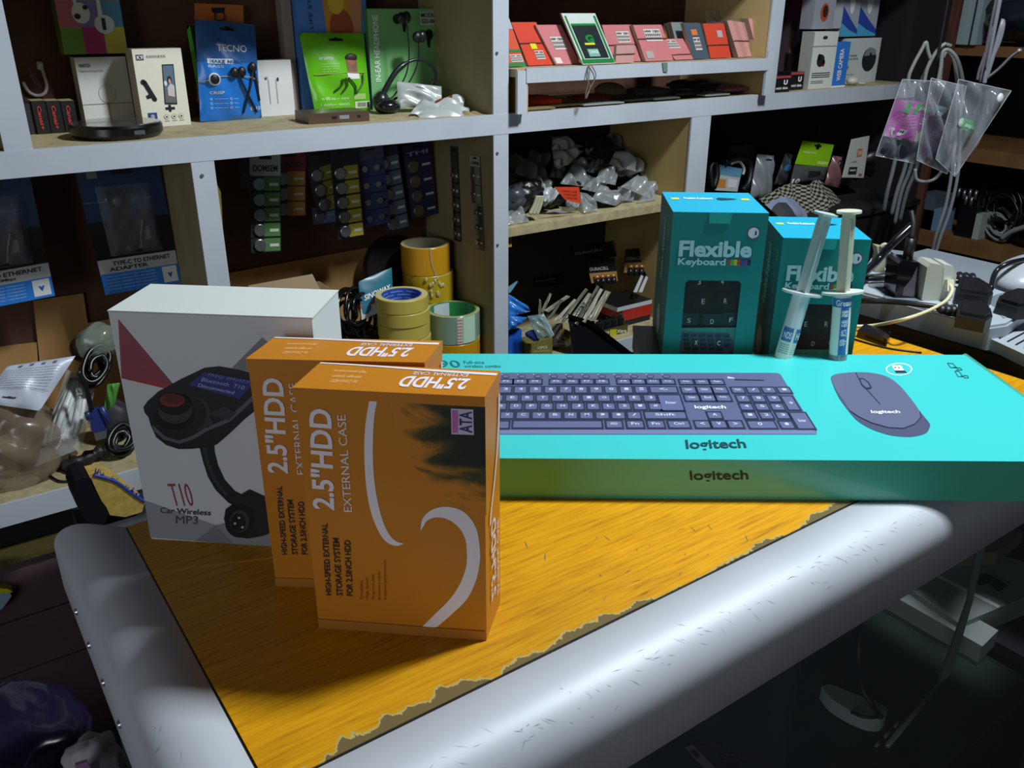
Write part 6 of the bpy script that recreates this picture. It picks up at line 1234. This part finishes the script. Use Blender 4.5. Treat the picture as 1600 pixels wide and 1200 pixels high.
# ================================================================== right side: second counter, power strips, cables
c2x0 = 1.026
o = thing('side_counter', (1.19, .35, ZF), 'second counter with an aluminium edge at the right, carrying the power strips', 'counter')
MB().box((c2x0+.012, -.35, -.008), (1.36, .745, 0), mat('#8d97a1', .4, noise=.05)).build('top', o)
m = MB(); m.tube([Vector((c2x0+.012, -.35, -.010)), Vector((c2x0+.012, .745, -.010))], .0105, ALU, 14, 0); m.build('aluminium_edge', o)
MB().box((c2x0+.006, -.35, -.052), (1.36, .740, -.021), mat('#7d6032', .55, noise=.15, scale=60)).build('wood_apron', o)
MB().box((c2x0+.01, .16, -.41), (1.35, .735, -.3945), mat('#16151a', .5)).build('lower_shelf', o)
MB().box((1.352, -.35, ZF), (1.362, .735, -.053), mat('#0c0b0e', .7)).build('end_panel', o)
for y_ in (-.34, .70): MB().box((c2x0+.02, y_, ZF), (c2x0+.05, y_+.03, -.053), mat('#0c0b0e', .7)).build('leg', o)
PSM = mat('#98a3ad', .35, noise=.03); PSD = mat('#6f7a84', .4)
def zbox(m, pts, z0, z1, mt): m.slab([Vector((p.x, p.y, z1)) for p in pts], (0, 0, z0-z1), mt)
Z3 = .030
o = thing('power_strip', pz(1480, 460, 0), 'long silver grey power strip with several plugs, on the side counter', 'power strip')
cs = [pz(1330, 452, Z3), pz(1420, 475, Z3), pz(1480, 492, Z3), pz(1548, 510, Z3), pz(1575, 506, Z3), pz(1604, 486, Z3), pz(1600, 466, Z3), pz(1500, 432, Z3), pz(1400, 404, Z3), pz(1362, 400, Z3)]
m = MB(); zbox(m, cs, .0008, Z3-.003, PSM); cen = sum(cs, Vector())/len(cs); zbox(m, [cen+(p-cen)*.975 for p in cs], Z3-.003, Z3, mat('#a8b3bd', .35)); m.build('body', o)
m = MB(); Pz3 = Pl((0, 0, Z3), (0, 0, 1))
for x, y, rx, ry in ((1418, 462, 38, 9), (1500, 488, 28, 8), (1525, 461, 24, 7), (1585, 470, 40, 14), (1372, 445, 16, 6)):
    m.disc(Pz3, x, y, rx, ry, PSD, .0004, 26)
m.build('socket_recesses', o)
m = MB(); m.pp(Pz3, [(1560, 482), (1568, 481), (1572, 484), (1564, 485)], WHITE, .0006); m.pp(Pz3, [(1563, 492), (1590, 484), (1594, 488), (1568, 497)], mat('#8d98a3', .4), .0006); m.build('switch', o)
o = thing('power_strip', pz(1580, 540, 0), 'second silver strip with slotted vents at the right edge', 'power strip')
m = MB(); cs = [pz(1545, 528, .014), pz(1640, 572, .014), pz(1680, 530, .014), pz(1612, 500, .014), pz(1590, 503, .014)]; zbox(m, cs, .0008, .014, mat('#a3aeb6', .4)); m.build('body', o)
m = MB(); Pq_ = Pl((0, 0, .014), (0, 0, 1))
for k in range(4): m.pp(Pq_, [(1560+13*k, 528+5*k), (1562+13*k, 529.5+5*k), (1590+12*k, 515+5*k), (1588+12*k, 513.5+5*k)], BLK, .0004)
m.build('vent_slots', o)
m = MB(); m.ball(pz(1595, 443, .032)+Vector((.05, .0, .0)), .085, .05, .030, mat('#a7aeb6', .35), 24); m.build('silver_adapter', None, 'domed silver grey device behind the plugs at the right edge', 'device')
# adapters plugged in
def slabpx(P, pts, d, mt, m=None): 
    m = m or MB(); m.slab([P(*p) for p in pts], d, mt); return m
base = pz(1418, 466, Z3); P = Pl(base, (-.57, -.82, .0)); dd = Vector((.57, .82, 0))*.035
o = thing('black_adapter', Vector((base.x, base.y, Z3)), 'glossy black square charger still in its film, plugged into the strip', 'charger')
slabpx(P, [(1398, 463), (1402, 466), (1430, 466), (1433, 462), (1437, 413), (1435, 410), (1408, 408), (1404, 412)], dd, mat('#101015', .12)).build('body', o)
m = MB(); m.pp(P, [(1410, 462), (1428, 464), (1434, 416), (1424, 436), (1412, 450)], mat('#5a5560', .2), .0006); m.build('film', o)
m = MB(); m.tube([P(1418, 407, -.015), P(1420, 390, -.015), P(1424, 372, -.015)], .006, mat('#141418', .4), 10, 0); m.tube([P(1424, 372, -.015), P(1427, 350, -.02), P(1424, 330, -.03)], .003, DARK, 8); m.build('plug_lead', o)
base = pz(1460, 470, Z3); P = Pl(base, (-.57, -.82, .0))
o = thing('white_adapter', Vector((base.x, base.y, Z3)), 'white square charger with a cream cable plugged into the strip', 'charger')
m = MB(); WH = mat('#c3c9c4', .3); dd = Vector((.57, .82, 0))*.03
slabpx(P, [(1440, 469), (1464, 474), (1470, 474), (1475, 420), (1471, 414), (1455, 411), (1449, 418)], dd, mat('#b4b8ac', .35), m); m.slab([P(1470, 474), P(1488, 466), P(1495, 430), P(1489, 416), P(1475, 413), P(1473, 420)], dd, WH); m.build('body', o)
lead = [P(1481, 442, .004), P(1488, 452, .014), P(1480, 468, .03), P(1462, 480, .05), P(1440, 490, .065), P(1412, 499, .08)]
ca = MB(); ca.obox(P(1483, 446, .005), RT, UP, FW, .004, .007, .004, mat('#d2d2bc', .4)); ca.tube(lead+[pz(1375, 507, .012), pz(1345, 510, .006), pz(1300, 508, .006)], .0022, mat('#d2d0a8', .4), 8); ca.build('cable', o)
def plug(label, pts, z, th, rib, lead, seed=0):
    o = thing('black_plug', pz(*pts[0], z), label, 'plug', 'black power plugs in the strip'); m = MB()
    m.slab([pz(x, y, z+th) for x, y in pts], (0, 0, -th), mat('#131418', .4)); c = sum([pz(x, y, z+th) for x, y in pts], Vector())/len(pts); m.slab([c+(pz(x, y, z+th)-c)*.8+Vector((0, 0, .004)) for x, y in pts], (0, 0, -.004), mat('#17181d', .35)); pb_ = m.build('body', o)
    m = MB(); n_ = len(rib)
    for (x, y) in rib: m.tube([pz(x, y-5, z+th*.5)-Vector((0, 0, .004)), pz(x, y+5, z+th*.5)], .0048, mat('#1a1b20', .45), 8, 0)
    m.build('strain_relief', pb_); m = MB(); m.tube([pz(x, y, zz) for x, y, zz in lead], .0034, mat('#15161a', .3), 8); m.build('cord', o); return o
plug('black power plug in the front socket with its cord running left', [(1494, 493), (1540, 502), (1551, 494), (1548, 482), (1532, 473), (1498, 470)], Z3, .014, ((1472, 480), (1481, 481), (1490, 481)), ((1468, 480, Z3+.006), (1430, 475, Z3+.006), (1390, 471, .034), (1345, 470, .03), (1290, 470, .02)))
plug('black power plug in the rear socket behind the white charger', [(1494, 458), (1545, 465), (1552, 458), (1548, 448), (1528, 436), (1500, 433)], Z3, .014, ((1500, 430), (1510, 431), (1520, 432)), ((1500, 440, Z3+.008), (1460, 436, Z3+.008), (1400, 435, Z3+.006), (1350, 436, Z3+.006), (1320, 437, Z3)))
plug('black power plug at the right edge of the view', [(1557, 472), (1590, 482), (1615, 480), (1615, 455), (1590, 452), (1562, 462)], Z3, .014, (), ((1600, 460, Z3+.01), (1640, 455, Z3+.01)))
m = MB(); m.tube([pz(1548, 452, Z3+.006), pz(1556, 425, .05), pz(1575, 412, .06), pz(1610, 404, .06)], .0034, mat('#15161a', .3), 8); m.build('power_cable', None, 'black cord curving over the silver dome at the right edge', 'cord')
base = pz(1380, 425, Z3); P = Pl(base, (-.57, -.82, 0)); o = thing('beige_plug', Vector((base.x, base.y, Z3)), 'beige plug with a cord loop at the back of the strip', 'plug')
m = MB(); slabpx(P, [(1366, 424), (1382, 424), (1384, 398), (1386, 388), (1370, 385), (1372, 398)], Vector((.57, .82, 0))*.016, mat('#a3a58c', .4), m); m.build('body', o)
m = MB(); m.tube([P(1376, 386), P(1382, 382), P(1390, 386), P(1388, 398), P(1392, 412), P(1386, 416)], .0026, mat('#b0b298', .4), 8); m.build('cord', o)
m = MB(); slabpx(P, [(1394, 432), (1430, 438), (1438, 420), (1432, 402), (1400, 398)], Vector((.57, .82, 0))*.03, mat('#7f8a92', .35), m); m.build('grey_adapter', None, 'grey angular adapter behind the glossy black charger', 'charger')
m = MB(); m.tube([pz(1340, 436, .05), P(1370, 408, .03), P(1395, 380, .03), P(1425, 352, .02)], .0052, mat('#121317', .25), 10); m.build('thick_cable', None, 'thick black cable rising diagonally behind the keyboard box', 'cable')
o = thing('usb_stick', pz(1375, 520, 0), 'black memory stick lying on the orange wood by the counter edge', 'memory stick')
m = MB(); cs = [pz(1340, 516, .009), pz(1352, 505, .009), pz(1388, 518, .009), pz(1382, 530, .009)]; zbox(m, cs, .0004, .009, mat('#141417', .25)); m.build('body', o)
m = MB(); cs = [pz(1378, 527, .0098), pz(1384, 516.5, .0098), pz(1392, 519, .0098), pz(1387, 530, .0098)]; zbox(m, cs, .0002, .0098, mat('#2a2226', .3)); m.build('cap', o)
m = MB(); m.tube([pz(x, y, .0012) for x, y in ((1335, 530), (1370, 540), (1400, 546), (1440, 551))], .0012, BLK, 6); m.build('thin_cord', None, 'thin black cord lying on the orange wood at the right end', 'cord')

# ---------------------------------------------------------------- right wall cabinet
XW = 2.08
o = thing('side_cabinet', (XW+.2, .8, ZF), 'dark open wooden cabinet along the right wall with brown shelf fronts', 'cabinet')
for z0, th in ((.262, .022), (.030, .032), (-.185, .035)):
    MB().box((XW, -.4, z0-.0), (XW+.35, 1.30, z0+th), SWOOD).build('shelf_board', o)
MB().box((XW+.35, -.4, ZF), (XW+.37, 1.55, .9), mat('#1a1519', .8)).build('back_panel', o)
MB().box((XW+.0, -.4, ZF), (XW+.35, 1.30, -.22), mat('#1c1210', .7)).build('lower_front', o)
P = Pl((1.98, 0, 0), Vector((-1, 0, 0))); a, b_ = P(1440, 60), P(1490, 60)
m = MB(); m.box((1.98, b_.y, ZF), (1.992, a.y, .9), DWOOD); m.build('corner_post', o)
P = Pl((2.07, 0, 0), Vector((-1, 0, 0))); a, b_ = P(1495, 60), P(1526, 60); 
m = MB(); m.box((2.07, b_.y, .2855), (2.10, a.y, .9), mat('#9fb0b4', .4)); m.box((2.066, b_.y+(a.y-b_.y)*.28, .2855), (2.0705, b_.y+(a.y-b_.y)*.32, .9), mat('#243034', .4)); m.build('white_strip', o)
MB().box((1.84, 1.135, ZF), (1.975, 1.5, .9), mat('#19151a', .8)).build('dark_partition', None, 'dark partition between the long shelf and the corner post', 'partition')
P = Pl((XW+.02, 0, 0), Vector((-1, 0, 0)))
def on_shelf(name, label, cat, pts, d, mt, top=None):
    o = MB(); 
    q = [P(*p) for p in pts]
    o.slab(q, (d, 0, 0), mt); return o.build(name, None, label, cat)
z3 = -.1495
def sb(name, label, cat, x0, x1, yt, d, mt, zt=None):
    Y0 = P(x0, 370).y; Y1 = P(x1, 380).y; zt = P((x0+x1)/2, yt).z
    return MB().box((XW+.02, Y1, z3), (XW+.02+d, Y0, zt), mt).build(name, None, label, cat)
sb('grey_case', 'grey blue square case on the low wall shelf behind the cables', 'case', 1421, 1448, 302, .08, mat('#56606c', .4))
sb('dark_case', 'dark square case with a round mark on the low wall shelf', 'case', 1431, 1450, 326, .06, mat('#1f2128', .4))
sb('blue_cup', 'pale blue container on the low wall shelf', 'container', 1451, 1466, 326, .05, mat('#6f8fae', .35))
sb('black_box', 'black box on the low wall shelf right of the cables', 'box', 1490, 1516, 322, .09, mat('#121116', .4))
sb('white_strip_box', 'white upright strip box beside the black box', 'box', 1517, 1526, 333, .05, mat('#a9b0ae', .4))
def coil2(label, x, y, R0, n, r, mt, seed, squash=.45, axis=(-.5, 0, .9)):
    c = P(x, y); c.x += .05; c.z = max(c.z, z3+R0*(1.05 if axis[0] == -1 else .55)); return coil('cable_coil', label, c, R0, n, r, mt, axis, seed, squash=squash)
coil2('tangle of thin black cable on the low wall shelf', 1545, 350, .07, 8, .003, CB, 21, .9, (-1, 0, .2))
coil2('flat ring of pale cable in front of the black tangle', 1540, 372, .065, 5, .0028, mat('#8d9296', .4), 22)
coil2('black cable coil at the right end of the low wall shelf', 1588, 375, .05, 6, .005, CB, 23, .7)
m = MB(); m.tube([P(1565, 372), P(1580, 362), P(1610, 352)], .006, mat('#8b9096', .4), 8); m.build('grey_hose', None, 'pale grey cable running off the right edge on the low wall shelf', 'cable')
crumple('dark_bag', 'dark soft bag on the low wall shelf above the cable tangle', 'bag', P(1555, 318)+Vector((.16, 0, 0)), .06, .09, .05, mat('#15131a', .5), 150, .25)
for i, (x, y) in enumerate(((1497, 308), (1505, 311), (1514, 310), (1523, 312), (1508, 320), (1516, 322))):
    m = MB(); c = P(x, y); m.tube([c, c+Vector((0, 0, .022))], .004, mat('#8d9096', .3, .8), 8, 0); m.build('metal_pin', None, 'small metal plug pin above the black box', 'pin', 'metal plug pins above the black box')
P2 = Pl((XW+.04, 0, 0), Vector((-1, 0, 0)))
crumple('dark_bag', 'dark blue black wrapped bundle at the top right corner', 'bag', P2(1612, 22), .08, .085, .055, mat('#1f2430', .25), 151, .3)

# ---------------------------------------------------------------- hanging cables and clear pouches
FH = Vector((sin(YAW), cos(YAW), 0)); RH = Vector((cos(YAW), -sin(YAW), 0))
def DP(d): return Pl(CAM+FH*d, -FH)
hk = DP(1.60)
GC = mat('#868a88', .4); 
def hcable(label, pts, r=.0032, mt=GC, d=1.60, name='hanging_cable'):
    Pd = DP(d); m = MB(); q = [Pd(x, y) for x, y in pts]; q = ([Vector((q[0].x, q[0].y, 1.88))]+q if pts[0][1] < 1 else q); m.tube(q, r, mt, 8); return m.build(name, None, label, 'cable', None)
hcable('grey cable loop left above the magenta card pouch', [(1421, 138), (1420, 120), (1428, 100), (1440, 78), (1447, 66), (1450, 80), (1454, 92)], .0032)
hcable('grey cable arch rising over the clear label pouch', [(1465, 130), (1470, 105), (1473, 82), (1482, 78), (1493, 88), (1500, 105), (1505, 130)], .0034)
hcable('second grey arch just inside the larger one', [(1468, 128), (1472, 95), (1480, 80), (1490, 92), (1494, 112), (1496, 130)], .0035, d=1.62)
hcable('grey bundle strand tied at the hook, leftmost', [(1444, 130), (1448, 110), (1456, 92), (1468, 75), (1478, 68)], .0035, d=1.63)
hcable('grey bundle strand tied at the hook, middle', [(1436, 135), (1450, 105), (1462, 84), (1474, 70), (1486, 72)], .0035, d=1.64)
hcable('pale thin cord dropping from the top edge, left one', [(1556, 0), (1550, 40), (1540, 80), (1530, 110), (1527, 125)], .0022, mat('#5f5a64', .5), 1.475)
hcable('pale thick cord dropping from the top edge, right one', [(1563, -5), (1568, 30), (1562, 62), (1550, 90), (1541, 115), (1538, 130)], .0036, mat('#7d8088', .4), 1.475)
hcable('dark cord with a bright metal tip crossing to the right', [(1542, 122), (1560, 108), (1580, 88), (1592, 80)], .003, mat('#4c4a52', .4))
m = MB(); m.ball(DP(1.60)(1593, 79), .006, .004, .004, mat('#d8dadc', .2, .6), 8); m.build('cord_tip', None, 'bright metal cord tip at the right edge', 'tip')
for i, (x0, x1, yb) in enumerate(((1384, 1381, 330), (1402, 1393, 335), (1411, 1398, 350), (1420, 1406, 345))):
    hcable('grey strand %s of the four hanging below the pouches' % ('one', 'two', 'three', 'four')[i], [(x0+26, 200), (x0+12, 262), ((x0+x1)/2+4, 300), (x1, yb)], .004, mat('#74777c', .35), 1.72+.02*i)
hcable('twin pale cord falling behind the pouches to the strip, left strand', [(1497, 130), (1493, 200), (1488, 262), (1478, 320), (1462, 370), (1452, 420)], .0034, mat('#868b90', .3), 1.70)
hcable('twin pale cord falling behind the pouches to the strip, right strand', [(1503, 130), (1501, 200), (1497, 270), (1484, 330), (1468, 375), (1456, 420)], .0034, mat('#868b90', .3), 1.72)
hcable('small grey loop hanging under the clear pouches', [(1430, 264), (1432, 280), (1445, 284), (1460, 280), (1471, 268)], .003, mat('#7d8084', .4), 1.505)
o = thing('ceiling_hook', DP(1.60)(1470, 70), 'dark hook rod holding the bundle of hanging pouches', 'hook'); m = MB(); m.tube([DP(1.62)(1474, 75), DP(1.62)(1478, 20), Vector((DP(1.62)(1480, 0).x, DP(1.62)(1480, 0).y, 1.885))], .002, mat('#17171a', .5), 6); m.build('rod', o)
PC = clear_mat('pouch_film', '#b4bcc4', .22, .08); PCW = clear_mat('pouch_weld', '#d8dde2', .5, .1)
def pouch(label, q, d, seed, deco):
    Pd = DP(d); c = [Pd(*p) for p in q]; o = thing('clear_pouch', c[3].lerp(c[2], .5), label, 'pouch', 'clear zip pouches hanging on the right'); f = sheetfn(c, .014, .0075, seed)
    m = MB(); m.grid(f, 24, 28, PC); m.grid(lambda u, v: f(u, v, -.6), 24, 28, PC)
    for a, b_ in (((0, 0), (0, 1)), ((0, 1), (1, 1)), ((1, 1), (1, 0)), ((1, 0), (0, 0))): m.tube([f(a[0]+(b_[0]-a[0])*k/8, a[1]+(b_[1]-a[1])*k/8) for k in range(9)], .0007, PCW, 5, 2)
    m.build('film', o)
    if deco: n = MB(); deco(n, f); n.build('insert_card', o)
    return o
def dk(m, f):
    M_ = mat('#a8489c', .4); G_ = mat('#2f8a44', .4)
    for s_ in (-1,): pass
    g = lambda u, v: f(u, v)+FH*.004
    m.grid(lambda a, b_: g(.02+.96*a, .27+.48*b_), 6, 6, M_); m.grid(lambda a, b_: g(.15+.83*a, .60+.13*b_)-FH*.001, 6, 2, G_); m.ftxt(g, 'OSPLUS', .35, .9, .64, .69, mat('#a9dcb4', .4), .0022, .02)
    m.grid(lambda a, b_: g(.12+.34*a, .30+.09*b_)-FH*.001, 2, 2, mat('#c9c4cc', .4)); m.ftxt(g, '||||||||', .15, .42, .31, .38, INK, .0022, .04); m.grid(lambda a, b_: g(.66+.32*a, .27+.13*b_)-FH*.001, 2, 2, mat('#b8c8b8', .4))
    for k in range(5): m.ftxt(g, 'universal accessory', .12, .60, .56-.035*k, .575-.035*k, mat('#d8b8d8', .4), .0022, .01)
    m.ftxt(g, '38', .68, .88, .48, .57, mat('#e0c8e0', .4), .0022, .03)
    m.grid(lambda a, b_: g(.03+.94*a, .03+.22*b_), 4, 2, mat('#22242e', .3))
pouch('clear hanging pouch with a magenta card and green header, the left one', [(1368, 243), (1432, 256), (1478, 128), (1410, 124)], 1.53, 201, dk)
pouch('clear hanging pouch crinkled in the middle of the bunch', [(1432, 250), (1480, 272), (1510, 135), (1455, 122)], 1.50, 202, lambda m, f: (m.grid(lambda a, b_: f(.1+.6*a, .08+.5*b_)+FH*.004, 4, 4, mat('#4a3f52', .3)), m.grid(lambda a, b_: f(.15+.4*a, .60+.12*b_)+FH*.004, 3, 2, mat('#7d8f94', .3))))
def dk(m, f):
    g = lambda u, v: f(u, v)+FH*.003
    m.grid(lambda a, b_: g(.22+.46*a, .46+.13*b_), 5, 2, mat('#2f9048', .4)); m.ftxt(g, 'osplus', .40, .64, .49, .55, mat('#b8e4c0', .4), .0016, .02); m.ball(g(.30, .525), .008, .003, .008, mat('#b8d8c4', .4)); m.ball(f(.82, .90), .008, .004, .008, WHITE)
pouch('clear hanging pouch with a small green label, the large right one', [(1462, 248), (1492, 276), (1580, 142), (1498, 124)], 1.47, 203, dk)

# ---------------------------------------------------------------- inside the glass case
ZG = -.3935
o = thing('printed_box', pz(1500, 900, ZG), 'white printed carton on the glass shelf inside the counter, right side', 'box')
def zq(pts, z): return [pz(x, y, z) for x, y in pts]
m = MB(); q = zq([(1392, 900), (1500, 975), (1680, 900), (1500, 850)], -.36); m.slab(q, (0, 0, ZG+.36), mat('#7d8684', .5)); 
Pq_ = Pl((0, 0, -.36), (0, 0, 1)); m.pp(Pq_, [(1440, 890), (1560, 950), (1563, 946), (1444, 887)], mat('#c9d0d0', .4), .0005); 
m.pp(Pq_, [(1520, 900), (1540, 895), (1560, 905), (1575, 915), (1560, 925), (1545, 912), (1530, 915)], mat('#23282a', .5), .0006); m.txt(Pq_, 'Mini Fan', (1558, 870), (1590, 884), (1561, 866), INK, .0006); m.txt(Pq_, 'Head Light', (1548, 900), (1580, 916), (1551, 895), INK, .0006); m.build('carton', o)
o = thing('printed_box', pz(1440, 940, ZG), 'long pale carton lying in front of the printed one inside the case', 'box')
m = MB(); q = zq([(1385, 925), (1418, 905), (1560, 985), (1535, 1010)], -.368); m.slab(q, (0, 0, ZG+.368), mat('#848c8a', .5)); m.build('carton', o)
m = MB(); q = zq([(1428, 840), (1530, 812), (1600, 830), (1560, 862), (1444, 868)], -.30); m.slab(q, (0, 0, -.02), mat('#5f5a40', .7)); m.build('wood_offcut', None, 'olive wood offcut lying on the carton inside the case', 'wood')
m = MB(); a = pz(1386, 1166, ZG+.006); b_ = pz(1464, 1072, ZG+.006); m.tube([a, b_], .003, mat('#9aa2a0', .3, .5), 8, 0); m.build('metal_rod', None, 'thin metal rod lying on the glass shelf inside the counter', 'rod')
m = MB(); a = pz(1468, 1066, ZG); P = Pl(a, -FH); m.slab([P(1466, 1070), P(1488, 1052), P(1520, 940), P(1545, 830), P(1532, 826), P(1512, 940)], FH*.004, mat('#5c6664', .4)); m.build('reflection_strip', None, 'grey strip standing in for an upright reflection in the glass case', 'strip')  # a reflection in the pane, built as a solid grey strip
o = thing('white_tray', pz(1335, 1100, ZG), 'white curved plastic tray inside the glass case', 'tray'); m = MB()
top_ = [(1284, 1072), (1300, 1070), (1330, 1082), (1362, 1094), (1385, 1106), (1382, 1120), (1365, 1123), (1335, 1113), (1300, 1092)]; q = [v for v in smoothpath(zq(top_+top_[:1], ZG+.02), 4)][:-1]; m.slab(q, (0, 0, -.019), mat('#8fa09c', .35)); m.build('tray', o)
m = MB(); m.tube([pz(1345, 960, ZG+.12), pz(1342, 1020, ZG+.09), pz(1346, 1070, ZG+.05), pz(1362, 1100, ZG+.035), pz(1378, 1122, ZG+.03)], .003, BLK, 8); m.tube([pz(1330, 1112, ZG+.024), pz(1350, 1120, ZG+.028), pz(1376, 1120, ZG+.03)], .002, BLK, 8); m.build('black_cable', None, 'black cable dropping into the white tray inside the case', 'cable')
o = thing('small_keyboard', pz(1090, 1180, ZG), 'dark keyboard with a white sticker at the bottom of the glass case', 'keyboard'); m = MB(); q = zq([(990, 1215), (1060, 1135), (1190, 1215), (1120, 1300)], ZG+.012); m.slab(q, (0, 0, -.011), mat('#121216', .5)); m.build('body', o)
m = MB(); Pk = Pl((0, 0, ZG+.012), (0, 0, 1)); m.pp(Pk, [(1070, 1168), (1082, 1163), (1122, 1205), (1110, 1212)], mat('#8a8d94', .4), .0006); m.pp(Pk, [(1078, 1173), (1085, 1170), (1095, 1181), (1088, 1184)], BLK, .0008); m.build('sticker', o)
m = MB()
for r_ in range(5):
    for k in range(5): x = 1094+r_*9+k*7; y = 1158+k*8-r_*4+r_*3; m.pp(Pk, [(x, y), (x+4, y-2), (x+7, y+1), (x+3, y+3)], mat('#3a3b42', .4), .0006)
m.build('keys', o)
for i, (x, y, x1, y1) in enumerate(((1382, 1152, 1392, 1140), (1398, 1136, 1404, 1128), (1368, 1166, 1376, 1158))):
    m = MB(); m.tube([pz(x, y, ZG+.004), pz(x1, y1, ZG+.004)], .002, mat('#9a9ea0', .3, .6), 6, 0); m.build('metal_clip', None, 'tiny metal clip beside the rod inside the case', 'clip', 'tiny clips inside the glass case')

# ---------------------------------------------------------------- left side under the shelf and on the floor
P = PY(1.10)
for i, (z0, z1) in enumerate(((-.36, -.275), (-.44, -.363), (-.54, -.443), (-.70, -.543), (ZF+.01, -.703))):
    part('drawer_board', MB().box((-.5, 1.10, z0), (1.0, 1.128, z1), mat('#544046', .7, noise=.2, scale=18)))
part('drawer_ledge', MB().box((-.5, 1.092, -.2765), (1.0, 1.128, -.27), mat('#4c4420', .6)))
P = PY(1.085); o = thing('yellow_white_box', P(0, 945), 'small yellow and white carton cut by the left edge below the lower shelf', 'box'); 
m = MB(); m.slab([P(-30, 965), P(3, 952), P(18, 932), P(16, 926), P(-30, 930)], (0, .014, 0), mat('#8fa8c0', .4)); m.slab([P(-30, 930), P(16, 926), P(20, 925), P(12, 920), P(-30, 918)], (0, .014, 0), mat('#c8cc20', .4)); m.build('carton', o)
m = MB(); m.box((-.22, .62, ZF+.0005), (.04, .86, -.405), mat('#0e0c10', .8)); m.build('dark_crate', None, 'dark crate on the floor beside the glass counter', 'crate')
crumple('black_bag', 'shiny black violet bag at the bottom left corner', 'bag', py(30, 1155, .76), .055, .07, .035, mat('#1c1830', .18), 160, .35)
c = py(150, 1215, .70); crumple('crumpled_paper', 'pale crumpled paper with pink edge at the bottom left', 'paper', py(148, 1192, .655), .021, .022, .024, mat('#a5a4ac', .6), 161, .35)
m = MB(); P = PY(.625); m.slab([P(118, 1196), P(136, 1190), P(150, 1215), P(120, 1220)], (0, .003, 0), mat('#a878a8', .5)); m.build('pink_scrap', None, 'pink paper scrap in front of the crumpled paper', 'paper')
for k in range(4):
    t = k/3; y_ = CY1-.03-t*.13
    MB().lathe(Vector((CX0-.0476, y_, -.038)), [(.0028, 0), (.0022, .0014), (0, .0018)], mat('#c3c8cc', .25, .8), 10, (-1, 0, 0)).build('screw', ct)
MB().box((CX0-.042, CY0-.03, ZF+.085), (CX0-.0375, CY1, -.066), mat('#4a3f4a', .3, alpha=1)).build('side_door_edge', ct) if 0 else None
